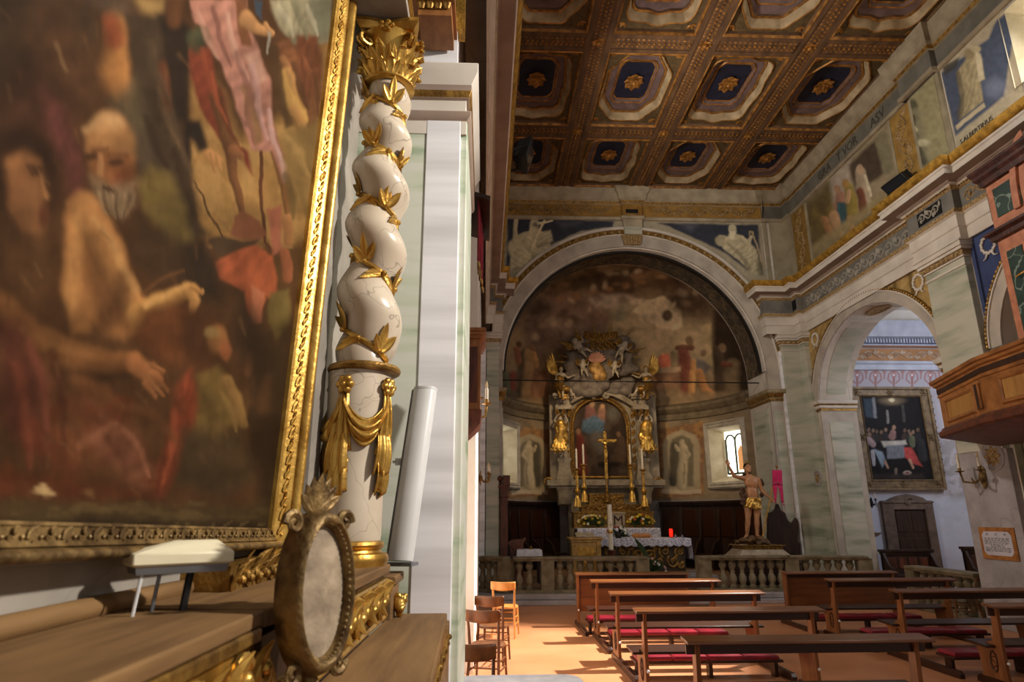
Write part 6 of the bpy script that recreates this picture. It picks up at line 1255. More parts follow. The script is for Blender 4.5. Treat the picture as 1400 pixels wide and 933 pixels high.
def human(J, s, female=False, heads=True, fingers=True):
    """J: joints in world space; s scale (1 = 1.75 m). One continuous surface."""
    V = {k: Vector(v) for k, v in J.items()}; b = M(); c, p = V['chest'], V['pelvis']; mid = c.lerp(p, .5)
    sd = (V['sr']-V['sl']).normalized(); ax = (c-p).normalized(); f = sd.cross(ax)
    rm = Matrix((sd, f, ax)).transposed()
    b.ball(c+ax*.02*s, (.165*s, .115*s, .17*s), 14, 10, rm); b.ball(mid, (.138*s, .1*s, .18*s), 12, 9, rm); b.ball(p, (.155*s, .115*s, .12*s), 14, 10, rm)
    for k in (-1, 1): b.ball(c+sd*(.075*s*k)-f*.07*s*1+ax*.03*s, (.075*s, .05*s, .06*s), 10, 7, rm)
    limb(b, [(c+ax*.12*s, .07*s), (V['neck'], .055*s), (V['head'], .055*s)]); limb(b, [(V['sl'], .062*s), (c+ax*.12*s, .075*s), (V['sr'], .062*s)])
    for k in 'lr':
        limb(b, [(V['s'+k], .06*s), (V['s'+k].lerp(V['e'+k], .45), .052*s), (V['e'+k], .038*s), (V['e'+k].lerp(V['w'+k], .3), .042*s), (V['w'+k], .026*s)])
        limb(b, [(V['h'+k], .092*s), (V['h'+k].lerp(V['k'+k], .4), .085*s), (V['k'+k], .056*s), (V['k'+k].lerp(V['a'+k], .3), .06*s), (V['a'+k], .036*s)])
        limb(b, [(V['a'+k], .036*s), (V['a'+k].lerp(V['t'+k], .6)-Vector((0, 0, .01*s)), .034*s), (V['t'+k], .024*s)])
        if fingers: hand(b, V['w'+k], V['g'+k]-V['w'+k], f if k == 'r' else -f, s)
        else: limb(b, [(V['w'+k], .026*s), (V['w'+k].lerp(V['g'+k], .6), .034*s), (V['g'+k], .02*s)])
    h = V['head']; face = V.get('look', h-f*.2)-h; face.normalize()
    b.ball(h, (.078*s, .092*s, .115*s), 14, 10); b.ball(h+face*.05*s-Vector((0, 0, .06*s)), (.055*s, .055*s, .055*s), 10, 8)
    b.tube([h+face*.085*s+Vector((0, 0, .025*s)), h+face*.112*s-Vector((0, 0, .02*s))], [.01*s, .018*s], 6)
    e = face.cross(Vector((0, 0, 1))).normalized()
    for k in (-1, 1): b.ball(h+e*(.08*s*k)-Vector((0, 0, .0)), (.018*s, .025*s, .035*s), 6, 5); b.ball(h+face*.085*s+e*(.032*s*k)+Vector((0, 0, .035*s)), (.028*s, .016*s, .012*s), 6, 5)
    b.ball(h+face*.09*s-Vector((0, 0, .05*s)), (.026*s, .016*s, .012*s), 6, 5)
    return b, h, face, e, f
ST = 16.6
def sp_(cx, cy, dy=0): return aty(960+cx/5.187, 600+cy/5.187, ST+dy)
J = dict(chest=sp_(348, 318), pelvis=sp_(358, 445), neck=sp_(328, 262), head=sp_(322, 214), sl=sp_(303, 283), sr=sp_(398, 292), el=sp_(225, 266, -.06), wl=sp_(190, 195, -.12), gl=sp_(165, 140, -.14),
         er=sp_(424, 368, -.02), wr=sp_(472, 414, -.12), gr=sp_(498, 436, -.16), hl=sp_(326, 468), hr=sp_(388, 468), kl=sp_(325, 572, -.05), kr=sp_(388, 570), al=sp_(318, 682), ar=sp_(390, 684), tl=sp_(300, 708, -.16), tr=sp_(412, 704, -.16), look=sp_(370, 190, -.3))
b, h, fc, e, f = human(J, 1.12)
st = thing('religious_statue', 'painted wooden statue of a risen man raising one arm, in a gold loincloth', 'statue', tuple(sp_(358, 745)))
obj('body', fuse(b, .011, 3), flesh_wood, st, ang=80)
hb = M(); hb.ball(h+Vector((0, .03, .045)), (.098, .105, .105), 12, 9); [hb.ball(h+Vector((.09*math.cos(a), .07+.05*math.sin(a), -.06-.03*k)), .045, 8, 6) for k, a in enumerate((-.2, .6, 1.6, 2.5, 3.3))]
hb.ball(h-Vector((0, 0, .115))+fc*.06, (.04, .04, .04), 8, 6); obj('hair', fuse(hb, .012, 3), wood_dark, st, ang=80)
b = M()
for k in range(6): a = -.8+k*.32; b.leaf(h+Vector((0, 0, .1)), (math.sin(a), 0, math.cos(a)), (0, -1, 0), .13, .012, 0)
obj('halo_rays', b, gold_dark, st)
lc = M(); pl = J['pelvis']
def cl(u, v):
    a = 2*PI*u; fl = .014*math.sin(a*7+v*5)+.01*math.sin(a*3-v*9); c = Vector(J['pelvis']).lerp((Vector(J['kl'])+Vector(J['kr']))/2, -.2+.6*v); r1, r2 = (.185+.02*v+fl), (.145+.02*v+fl); return tuple(c+Vector((r1*math.cos(a), r2*math.sin(a), .03*math.sin(a*2+1)*(v))))
lc.grid(cl, 56, 12); o = obj('loincloth', lc, gold, st, ang=80); md = o.modifiers.new('t', 'SOLIDIFY'); md.thickness = .012
lc = M(); q = sp_(300, 405, -.05); [lc.ball(q+Vector((-.04*math.sin(k), -.02*k % .05, -.05*k)), (.07-.006*k, .05, .06), 8, 6) for k in range(4)]; [lc.leaf(q, (-.5+.2*k, 0, -.8), (0, -1, 0), .3, .05, .1) for k in range(4)]
q3 = sp_(285, 360, .06); [lc.ball(q3+Vector((.03*math.sin(2*k), .02, -.05*k)), (.07, .06, .06), 8, 6) for k in range(4)]
obj('mantle', fuse(lc, .014, 2), mat('mantle_brown', '5a3a22', '3d2616', .55, scale=8), st, ang=80)
lc = M(); q2 = sp_(418, 300, .05); [lc.ball(q2+Vector((.03*math.sin(2*k), .02, -.07*k)), (.06, .06, .065), 8, 6) for k in range(6)]; obj('mantle', fuse(lc, .014, 2), MATS['mantle_brown'], st, ang=80)
rk = M(); bc = sp_(360, 722)
rg = random.Random(3)
for k in range(34): rk.ball(bc+Vector((rg.uniform(-.36, .36), rg.uniform(-.26, .22), rg.uniform(-.08, .06))), (rg.uniform(.06, .11), rg.uniform(.06, .1), rg.uniform(.04, .08)), 8, 6)
obj('rocky_base', fuse(rk, .014, 1), mat('rock_gilt', '6e4f2c', '43301c', .55, scale=9, bump=.3, bscale=40), st, ang=60)
pd = thing('statue_pedestal', 'painted trapezoid pedestal with gilt upper moulding under the statue', 'pedestal', tuple(aty(1035, 765, ST)))
z1 = sp_(350, 752).z; zt = z1; zg = sp_(350, 782).z; zb = sp_(350, 838).z; cx = aty(1035, 750, ST).x
def pr_(hx, hy, z): return [(cx+hx, ST-hy, z), (cx+hx, ST+hy, z), (cx-hx, ST+hy, z), (cx-hx, ST-hy, z)]
obj('moulding', M().loft([pr_(.52, .38, zt-.03), pr_(.56, .42, zt-.02), pr_(.56, .42, zt), pr_(.3, .2, zt+.0)], True, True).loft([pr_(.5, .36, zg), pr_(.5, .36, zt-.03)], True, True), gold_dark, pd, bevel=.006)
obj('panel', M().loft([pr_(.68, .5, zb), pr_(.64, .47, zb+.04), pr_(.5, .36, zg)], True, True), mat('pedestal_paint', 'b3a58e', '8f7d66', .6, scale=5, vein=('6b5540', 3, .03, .5, 1)), pd, bevel=.006)
obj('block', M().loft([pr_(.6, .44, CF), pr_(.6, .44, zb)], True, True), wood_dark, pd)
sf = thing('banner_staff', 'long gilt staff with a pink forked pennant held by the statue', 'staff', tuple(sp_(428, 700)))
a, q = sp_(428, 702, -.1), sp_(500, 335, -.17); obj('pole', M().tube([a, q], .018, 8), gold, sf)
t1 = aty(1062, 640, ST-.17); obj('pole_tip', M().tube([q, t1], .014, 8).ball(t1+Vector((0, 0, .03)), .035, 8, 6), gold_dark, sf)
def bn(x, y): return aty(x, y, ST-.2)
cb2 = M(); nn = [(1056, 644), (1069, 643), (1071, 660), (1072, 688), (1066, 666), (1064, 664), (1061, 688), (1058, 664)]
def ban(u, v):
    x = 1056+13*u; top = 643.5; split = 662
    yy = top+(split-top)*v if v < .5 else None
    return None
b = M(); P = lambda x, y: bn(x, y)+Vector((0, .012*math.sin(x*1.1), 0))
b.grid(lambda u, v: tuple(P(1056+13.5*u+v*.8, 643+21*v)), 10, 6)
b.grid(lambda u, v: tuple(P(1056.8+6.5*u*(1-v*.75)+v*2.5, 664+22*v)), 5, 6); b.grid(lambda u, v: tuple(P(1063.6+6.7*u*(1-v*.75)+v*6.0, 664+24*v)), 5, 6)
o = obj('pennant', b, pink_cloth, sf, ang=80); md = o.modifiers.new('t', 'SOLIDIFY'); md.thickness = .014
b = M(); [b.ball(P(x, y), .03, 8, 6) for x, y in ((1060, 687), (1071.5, 690), (1059.5, 661.5), (1063, 660.5), (1067.5, 662))]; obj('tassels', b, mat('tassel', 'a8506a', None, .6), sf)
# dark carved seat end behind the statue
pts = [(1050, 762), (1050, 702), (1056, 700), (1060, 696), (1062, 689), (1065, 690), (1068, 698), (1074, 702), (1077, 711), (1082, 716), (1086, 712), (1088, 708), (1091, 711), (1092, 722), (1091, 740), (1094, 744), (1095, 762)]
b = M().prism([tuple(aty(x, y, 17.3)) for x, y in pts], (0, .09, 0)); q = aty(1072, 762, 17.3)
sb = thing('carved_stall_seat', 'dark carved wooden seat with scrolled back behind the statue', 'seat', (q.x, 17.3, CF))
obj('backrest', b, wood_dark, sb, bevel=.01); obj('seat', M().box(q.x-.42, q.x+.42, 16.95, 17.32, .68, .74), wood_dark, sb, bevel=.008); [obj('leg', M().box(q.x+sx*.36-.04, q.x+sx*.36+.04, yy, yy+.08, CF, .69), wood_dark, sb) for sx in (-1, 1) for yy in (16.98, 17.28)]
obj('skirt', M().box(q.x-.4, q.x+.4, 17.3, 17.36, CF, .95), wood_dark, sb)
# ---- choir stalls round the apse
def stalls(label, t0, t1, n):
    t = thing('choir_stalls', label, 'choir stalls', tuple(apse_pt((t0+t1)/2, CF, 3.6))); RR = 3.78
    pt_ = lambda a, z, r: apse_pt(a, z, r)
    def arcbox(a0, a1, r0, r1, z0, z1, k=6):
        b = M(); b.loft([[pt_(a, z0, r0), pt_(a, z0, r1), pt_(a, z1, r1), pt_(a, z1, r0)] for a in [a0+(a1-a0)*i/k for i in range(k+1)]], True, True); return b
    obj('back_panelling', arcbox(t0, t1, RR-.04, RR+.05, CF, 2.3, 16), wood_dark, t); obj('cornice', arcbox(t0, t1, RR-.2, RR+.05, 2.3, 2.36, 16).join(arcbox(t0, t1, RR-.14, RR+.05, 2.24, 2.3, 16)), wood_dark, t, bevel=.004)
    for i in range(n):
        a0, a1 = t0+(t1-t0)*i/n, t0+(t1-t0)*(i+1)/n; m_ = (a1-a0)*.14
        obj('panel', arcbox(a0+m_, a1-m_, RR-.07, RR-.04, 1.25, 2.1, 4), MATS['wood_pew_dark'], t, bevel=.012); obj('seat', arcbox(a0+m_*.5, a1-m_*.5, RR-.5, RR-.05, .7, .75, 4), wood_dark, t)
        obj('stall_divider', M().loft([[pt_(a0, z, r)+Vector((0, 0, 0)) for r, z in ((RR-.04, CF), (RR-.5, CF), (RR-.55, .78), (RR-.4, 1.05), (RR-.15, 1.2), (RR-.04, 2.2))], [pt_(a0+.02, z, r) for r, z in ((RR-.04, CF), (RR-.5, CF), (RR-.55, .78), (RR-.4, 1.05), (RR-.15, 1.2), (RR-.04, 2.2))]], True, True), wood_dark, t)
    return t
stalls('dark wooden choir stalls lining the apse left of the high altar', R(-90), R(-27), 6); stalls('dark wooden choir stalls lining the apse right of the high altar', R(27), R(90), 6)
# reddish wooden throne post and arm at the left
Yt = 17.35; ts = thing('carved_throne', 'reddish carved wooden throne with ball finial behind the left altar rail', 'throne', tuple(aty(692, 770, Yt)))
def tq(x, y, dy=0): return aty(x, y, Yt+dy)
a = tq(689, 775); top = tq(689, 662); obj('post', M().box(a.x-.1, a.x+.1, Yt-.08, Yt+.08, CF, top.z), wood_red, ts, bevel=.012)
b = M().box(a.x-.15, a.x+.15, Yt-.1, Yt+.1, top.z-.1, top.z-.05); b.box(a.x-.03, a.x+.16, Yt-.09, Yt+.09, top.z-.05, top.z+.22); obj('capital', b, wood_red, ts, bevel=.01); obj('collar', M().box(a.x-.13, a.x+.13, Yt-.1, Yt+.1, top.z-.35, top.z-.3), wood_red, ts, bevel=.01)
q = tq(683, 655); obj('finial', M().ball(q, .085, 12, 9).lathe([(.02, -.16), (.05, -.14), (.03, -.08)], 10, q), wood_red, ts)
p0, p1 = tq(700, 737), tq(716, 737); b = M().loft([[(p0.x-.12, y, p0.z-.1), (p0.x+.0, y, p0.z-.02), (p1.x-.04, y, p1.z-.0), (p1.x+.05, y, p1.z+.04), (p1.x+.07, y, p1.z-.02), (p1.x+.0, y, p1.z-.08), (p0.x+.05, y, p0.z-.3)] for y in (Yt-.05, Yt+.05)], True, True); obj('armrest', b, wood_red, ts, bevel=.01)
q = tq(708, 752); obj('arm_support', M().box(q.x-.2, q.x+.14, Yt-.04, Yt+.04, CF, tq(708, 741).z), wood_red, ts, bevel=.01); obj('seat', M().box(a.x-.1, q.x+.14, Yt+.0, Yt+.6, .68, .74), wood_red, ts, bevel=.01)
wt = thing('credence_table', 'small table with a white cloth beside the wooden throne', 'table', tuple(aty(724, 770, 17.2))); q0, q1 = aty(707, 752, 17.0), aty(741, 752, 17.0)
b = M().loft([[(q0.x+.02, 17.0, q0.z), (q1.x-.02, 17.0, q0.z), (q1.x-.02, 17.5, q0.z), (q0.x+.02, 17.5, q0.z)], [(q0.x, 16.98, q0.z-.02), (q1.x, 16.98, q0.z-.02), (q1.x, 17.52, q0.z-.02), (q0.x, 17.52, q0.z-.02)], [(q0.x-.02, 16.96, q0.z-.25), (q1.x+.02, 16.96, q0.z-.25), (q1.x+.02, 17.54, q0.z-.25), (q0.x-.02, 17.54, q0.z-.25)]], True, True); obj('cloth', b, white_cloth, wt, bevel=.01)
[obj('leg', M().box(x, x+.06, y, y+.06, CF, q0.z-.2), wood_dark, wt) for x in (q0.x+.03, q1.x-.1) for y in (17.02, 17.42)]
q = aty(726, 748, 17.2); obj('small_bell', M().lathe([(.05, 0), (.04, .03), (.02, .05), (.012, .09)], 10, (q.x, 17.2, q0.z)), gold_dark, None, label='small brass bell on the white credence cloth', cat='bell')
# ---- lectern, candle, bouquet, free-standing altar
dz = thing('altar_dais', 'low stone step under the free-standing altar', 'step', (4.3, 18.3, CF)); obj('slab', M().box(2.7, 6.1, 17.55, 19.3, CF, CF+.12), stone, dz, bevel=.01)
YL = 17.0; le = thing('gilt_lectern', 'gilt wooden lectern with a carved sunburst panel behind the altar rail', 'lectern', tuple(aty(800, 775, YL)))
l, r, t, bt = aty(779, 735, YL), aty(823, 735, YL), aty(800, 735, YL), aty(800, 775, YL)
b = M().box(l.x+.08, r.x-.08, YL, YL+.5, CF, t.z-.1); obj('body', b, mat('lectern_gilt', 'c09a58', '94713a', .5, .2, scale=6), le, bevel=.01)
b = M().box(l.x-.02, r.x+.02, YL-.06, YL+.55, t.z-.06, t.z); b.box(l.x+.02, r.x-.02, YL-.03, YL+.52, t.z-.12, t.z-.06); obj('cornice', b, MATS['lectern_gilt'], le, bevel=.008)
for x in (l.x+.09, r.x-.09): b = M().box(x-.05, x+.05, YL-.04, YL+.02, CF, t.z-.12); b.box(x-.065, x+.065, YL-.05, YL+.02, t.z-.22, t.z-.17); obj('pilaster', b, MATS['lectern_gilt'], le, bevel=.006)
b = M(); c = Vector(((l.x+r.x)/2, YL-.012, t.z-.52))
for k in range(14): a = PI*(k+.5)/14; b.leaf(c+Vector((0, 0, -.08)), (math.cos(a), 0, math.sin(a)*1.2), (0, -1, 0), .24, .022, .05)
b.ball(c+Vector((0, 0, -.08)), (.06, .03, .06), 8, 6); b.box(c.x-.23, c.x+.23, YL-.012, YL, c.z-.2, c.z+.28); obj('sunburst_panel', b, gold, le)
b = M()
for s in (-1, 1): b.loft([[(c.x+s*.01, y, t.z+zz) for y, zz in ((YL+.02, .02), (YL+.3, .1), (YL+.3, .105), (YL+.02, .03))], [(c.x+s*.12, y, t.z+zz) for y, zz in ((YL+.02, .04), (YL+.3, .12), (YL+.3, .125), (YL+.02, .05))], [(c.x+s*.24, y, t.z+zz) for y, zz in ((YL+.02, .015), (YL+.3, .095), (YL+.3, .1), (YL+.02, .02))]], True, True)
obj('open_book', b, mat('book_pages', 'd8c8a0', 'b8a478', .8, scale=10), None, label='open book lying on the gilt lectern', cat='book')
YP = 17.15; q = aty(833, 690, YP); qb = aty(833, 752, YP); pc = thing('paschal_candle', 'tall white paschal candle on a turned stand in front of the altar', 'candle', (q.x, YP, CF))
obj('candle', M().lathe([(.06, qb.z), (.062, qb.z+.1), (.06, q.z-.02), (.04, q.z), (.005, q.z+.0)], 18, (q.x, YP, 0)), wax, pc)
b = M(); [b.obox((q.x, YP-.06, qb.z+.62), s_, None) for s_ in ((.015, .012, .16), (.08, .012, .015))]; b.lathe([(.064, 0), (.072, .02), (.072, .06), (.064, .08)], 18, (q.x, YP, qb.z+.4)); obj('candle_ornament', b, gold, pc)
obj('stand', M().lathe([(.17, 0), (.17, .03), (.1, .06), (.045, .1), (.06, .2), (.035, .3), (.06, .42), (.04, .5), (.11, qb.z-CF-.04), (.12, qb.z-CF-.01), (.05, qb.z-CF)], 18, (q.x, YP, CF)), wood_red, pc)
YA = 17.9; l, r = aty(815, 737, YA), aty(944, 737, YA); zt = l.z; at = thing('altar_table', 'free-standing altar with white lace cloth over a carved gilt front', 'altar', ((l.x+r.x)/2, YA+.5, CF+.12))
obj('tabletop', M().box(l.x, r.x, YA, YA+1.0, zt-.07, zt-.012), wood_dark, at, bevel=.005)
b = M().box(l.x+.18, r.x-.14, YA+.12, YA+.9, CF+.12, zt-.06); obj('core', b, mat('frontal_ground', '4a3a24', '35291a', .6, scale=6), at)
b = M(); x0, x1 = l.x+.22, r.x-.18; zz0, zz1 = CF+.2, zt-.1; hh = zz1-zz0
for s in (-1, 1):
    for k, (fx, fz, rr_0) in enumerate(((.16, .5, .2), (.36, .3, .17), (.52, .68, .16), (.72, .32, .17), (.9, .66, .14), (.92, .2, .1), (.34, .8, .1))):
        c = Vector(((x0+x1)/2+s*fx*(x1-x0)/2, YA+.105, zz0+hh*fz)); b.tube(spiral(c, (s, 0, 0), (0, 0, 1 if k % 2 else -1), rr_0, 1.4, 18, PI*.7), [.035*(1-.5*i/18) for i in range(19)], 6); b.leaf(c, (s*.6, 0, .8), (0, -1, 0), rr_0*1.3, .05, .15)
b.ball(((x0+x1)/2, YA+.1, zz0+hh*.55), (.1, .04, .14), 10, 8); [b.box(x0-.03, x1+.03, YA+.085, YA+.12, z_, z_+.03) for z_ in (zz0-.05, zz1)]; obj('carved_front', b, gold_dark, at)
def lace(y0, drop_l, name='lace_cloth'):
    pass
b = M(); nx = 120; W_ = r.x-l.x
def lf(u, v):
    sc = .045*abs(math.sin(u*PI*11)); return (l.x-.01+(W_+.02)*u, YA-.012-.012*math.sin(u*60)*v, zt-(.17+sc)*v)
b.grid(lf, nx, 8); b.grid(lambda u, v: (l.x-.01+(W_+.02)*u, YA-.012+1.04*v, zt+.002), 10, 4)
for xx, s, dd in ((l.x-.012, -1, .42), (r.x+.012, 1, .52)): b.grid(lambda u, v: (xx+s*.02*math.sin(u*14)*v+s*.03*v, YA-.01+1.0*u, zt-(dd+.04*abs(math.sin(u*PI*6)))*v), 30, 10)
lacem = mat('lace', 'e4e2ec', 'aaa8bc', .9, scale=26, contrast=(.42, .58), detail=2); o = obj('lace_cloth', b, lacem, at, ang=80); md = o.modifiers.new('t', 'SOLIDIFY'); md.thickness = .008
# things on the free-standing altar
q = aty(918, 738, YA+.4); vo = thing('votive_lamp', 'small glowing red votive lamp on the altar cloth', 'votive lamp', (q.x, YA+.4, zt+.005))
obj('glass', M().lathe([(.03, 0), (.045, .01), (.05, .1), (.045, .2), (.04, .21)], 14, (q.x, YA+.4, zt+.03)), mat('red_glass', 'c01410', None, .2, emit=('ff2010', 1.6)), vo); obj('stand', M().lathe([(.05, 0), (.05, .01), (.02, .02), (.03, .03)], 12, (q.x, YA+.4, zt+.004)), gold_dark, vo)
for x, n_ in ((924, 'first small glass cruet right of the red votive lamp'), (933, 'second small glass cruet, farther right of the red votive lamp')):
    q = aty(x, 738, YA+.3); obj('altar_cruet', M().lathe([(.025, 0), (.035, .02), (.03, .05), (.012, .07), (.016, .09), (.005, .095)], 12, (q.x, YA+.3, zt+.006)), metal_grey, None, label=n_, cat='cruet', group='glass cruets on the altar')
q = aty(877, 736, YA+.4); b = M()
for s in (-1, 1): b.loft([[(q.x+s*.01, y, zt+.04+z_) for y, z_ in ((YA+.25, 0), (YA+.5, .07), (YA+.5, .08), (YA+.25, .02))], [(q.x+s*.13, y, zt+.05+z_) for y, z_ in ((YA+.25, 0), (YA+.5, .07), (YA+.5, .08), (YA+.25, .02))], [(q.x+s*.27, y, zt+.02+z_) for y, z_ in ((YA+.25, 0), (YA+.5, .07), (YA+.5, .075), (YA+.25, .01))]], True, True)
b.box(q.x-.2, q.x+.2, YA+.27, YA+.48, zt+.004, zt+.04); obj('missal', b, mat('missal_pages', 'c98f55', 'a86e3a', .7, scale=8), None, label='open missal on a low stand on the lace altar cloth', cat='book')
def bouquet(label, c, rad, nf, cols, nl, seed, leafL=.16, pot=True, name='flower_arrangement', flat=.6):
    t = thing(name, label, 'flowers', tuple(c)); c = Vector(c); rg = random.Random(seed); b = M()
    for i in range(nl):
        a = rg.uniform(0, 2*PI); el = rg.uniform(-.2, 1.3); d = Vector((math.cos(a)*math.cos(el)*rad[0], math.sin(a)*math.cos(el)*rad[1], math.sin(el)*rad[2])); b.leaf(c+d*.25+Vector((0, 0, rad[2]*.3)), d.normalized(), (rg.uniform(-.3, .3), -.6, 1), leafL*rg.uniform(.7, 1.3)+d.length*.3, leafL*.16, rg.uniform(-.2, .4), n=3)
    obj('foliage', b, green_leaf, t)
    for i in range(nf):
        a = rg.uniform(0, 2*PI); el = rg.uniform(.0, 1.45); d = Vector((math.cos(a)*math.cos(el)*rad[0], -abs(math.sin(a))*math.cos(el)*rad[1], math.sin(el)*rad[2])); q = c+d+Vector((0, 0, rad[2]*.3)); m_ = cols[i % len(cols)]; s_ = rg.uniform(.035, .05); b = M(); dn = (d.normalized()+Vector((0, -.7, .2))).normalized(); u = dn.cross(Vector((0, 0, 1))).normalized(); v_ = dn.cross(u)
        for k in range(6): e_ = 2*PI*k/6; b.leaf(q, u*math.cos(e_)+v_*math.sin(e_)+dn*.35, dn, s_*1.35, s_*.5, .3, n=3)
        b.ball(q+dn*.012, s_*.35, 6, 5); obj('flower', b, m_, t)
    if pot: obj('vase', M().lathe([(.06, 0), (.09, .03), (.1, .1), (.075, .16), (.085, .18)], 14, c-Vector((0, 0, .0))), mat('vase_dark', '3a352c', None, .4) if 'vase_dark' not in MATS else MATS['vase_dark'], t)
    return t
q = aty(846, 741, YA+.25); bouquet('bouquet of white lilies and red flowers on the altar cloth', (q.x, YA+.25, zt), (.34, .26, .24), 16, [white_fl, white_fl, red_fl], 34, 5)
q = aty(888, 775, 17.55); bouquet('trailing green arrangement with white lilies on the altar step', (q.x, 17.45, CF+.0), (.42, .22, .42), 10, [white_fl, white_fl, mat('lily_pink', 'c79a90', None, .6)], 60, 8, .24)
b = M(); a = aty(872, 742, 17.5); [b.leaf(Vector((aty(888, 768, 17.5))), (aty(868+k*3, 738+k*3, 17.5)-aty(888, 768, 17.5)), (0, -1, 0), .75-.07*k, .04, .15) for k in range(4)]; obj('palm_leaf', b, green_leaf, None, label='long green blades rising from the altar step flowers', cat='foliage')
# ---- high altar
YH = 20.0; def_l, def_r = aty(781, 735, YH), aty(898, 735, YH); ha = thing('high_altar', 'gilt carved high altar with lace cloth and stepped gradines', 'altar', ((def_l.x+def_r.x)/2, YH+.5, CF))
zm = aty(840, 722.5, YH).z; lx, rx = aty(790, 725, YH).x, aty(902, 725, YH).x
obj('mensa', M().box(lx, rx, YH, YH+.85, CF, zm-.03), mat('mensa_stone', '8a7a62', '6b5c48', .7, scale=4), ha, bevel=.01)
b = M().grid(lambda u, v: (lx-.02+(rx-lx+.04)*u, YH-.015-.008*math.sin(u*70)*v, zm-(.3+.04*abs(math.sin(u*PI*12)))*v), 100, 6); b.grid(lambda u, v: (lx-.02+(rx-lx+.04)*u, YH-.015+.88*v, zm+.002), 6, 3); o = obj('lace_cloth', b, lacem, ha, ang=80); md = o.modifiers.new('t', 'SOLIDIFY'); md.thickness = .008
def tier(x0, x1, y, z0, z1, m=gold_dark):
    b = M().box(x0, x1, y, y+.5, z0, z1-.03); b.box(x0-.03, x1+.03, y-.03, y+.5, z1-.04, z1); b.box(x0-.015, x1+.015, y-.015, y+.5, z0, z0+.04); n = max(3, int((x1-x0)/.3)); rinceau(b, (x0+.05, y-.01, (z0+z1)/2), (1, 0, 0), (0, 0, 1), (0, -1, 0), x1-x0-.1, (z1-z0)*.75, n, 0, .022); return b
YG = 20.45; a_, c_ = aty(785, 722, YG), aty(894, 722, YG); z1 = aty(830, 700, YG).z; obj('gradine', tier(a_.x, c_.x, YG, zm, z1), gold_dark, ha)
z2 = aty(830, 690, YG+.3).z; d_, e_ = aty(795, 690, YG+.3), aty(888, 690, YG+.3); obj('gradine', tier(d_.x, e_.x, YG+.3, z1, z2), gold_dark, ha)
z3 = aty(830, 675, YG+.55).z; f_, g_ = aty(806, 680, YG+.55), aty(853, 680, YG+.55); obj('gradine', tier(f_.x, g_.x, YG+.55, z2, z3), gold_dark, ha)
q, q2 = aty(836, 722, YG-.05), aty(854, 703, YG-.05); b = M().box(q.x, q2.x, YG-.07, YG, zm, q2.z); b.box(q.x-.03, q2.x+.03, YG-.09, YG, q2.z, q2.z+.05); tb_ = obj('tabernacle', b, mat('tabernacle_marble', 'a8977c', '86745a', .6, scale=5), ha, bevel=.006)
b = text('M', .42, frame(((q.x+q2.x)/2, YG-.078, (zm+q2.z)/2), (1, 0, 0), (0, 0, 1)), .012); obj('monogram', b, wood_dark, ha, label='large letter M on the tabernacle')
fl1 = aty(812, 717, YG-.25); bouquet('yellow and white flower bank left of the tabernacle', (fl1.x, YG-.18, zm+.02), (.5, .13, .26), 26, [yellow_fl, yellow_fl, white_fl], 60, 11, .14, False); fl2 = aty(877, 716, YG-.25); bouquet('yellow and orange flower bank right of the tabernacle', (fl2.x, YG-.18, zm+.02), (.42, .13, .28), 26, [yellow_fl, yellow_fl, white_fl, yellow_fl, orange_fl], 60, 12, .14, False)
def candlestick(label, x, yb, ys, yc, Y):
    p = aty(x, yb, Y); h = aty(x, ys, Y).z-p.z; hc = aty(x, yc, Y).z-p.z; t = thing('altar_candlestick', label, 'candlestick', tuple(p), 0, 'tall gilt candlesticks on the high altar')
    b = M().lathe([(.13, 0), (.13, .02), (.11, .05), (.1, .2*h), (.06, .25*h), (.045, .3*h), (.085, .37*h), (.09, .42*h), (.05, .47*h), (.04, .5*h), (.05, .6*h), (.042, .8*h), (.035, .86*h), (.06, .9*h), (.04, .94*h), (.11, .98*h), (.115, h), (.02, h)], 12, p); obj('stick', b, gold, t)
    obj('candle', M().lathe([(.03, h), (.03, hc-.02), (.012, hc), (.003, hc+.03)], 10, p), wax, t)
candlestick('outermost left altar candlestick, standing lowest by the flowers', 790, 693.5, 641, 614, YG-.02+.0); candlestick('inner left altar candlestick beside the gilt crucifix', 799.5, 687, 635, 608, YG+.28)
candlestick('inner right altar candlestick beside the painted altarpiece edge', 864.6, 687, 635, 608, YG+.28); candlestick('outermost right altar candlestick in front of the stone console', 881.5, 693, 642, 614, YG-.02)
Yx = YG+.4; p = aty(830.6, 687, Yx); cr = thing('altar_crucifix', 'tall gilt crucifix standing at the centre of the high altar', 'crucifix', tuple(p))
z = lambda y: aty(830.6, y, Yx).z
b = M().lathe([(.13, 0), (.13, .03), (.1, .06), (.11, .2), (.05, .26), (.07, .34), (.03, .4), (.03, z(655)-p.z), (.01, z(652)-p.z)], 12, p); obj('stand', b, gold_dark, cr)
b = M().box(p.x-.05, p.x+.05, Yx-.02, Yx+.02, z(655), z(592)); b.box(aty(819, 603, Yx).x, aty(841.5, 603, Yx).x, Yx-.02, Yx+.02, z(605), z(601)-.0); [b.ball(q, .05, 8, 6) for q in ((p.x, Yx, z(592)), (aty(819, 603, Yx).x, Yx, z(603)), (aty(841.5, 603, Yx).x, Yx, z(603)))]; obj('cross', b, gold, cr, bevel=.006)
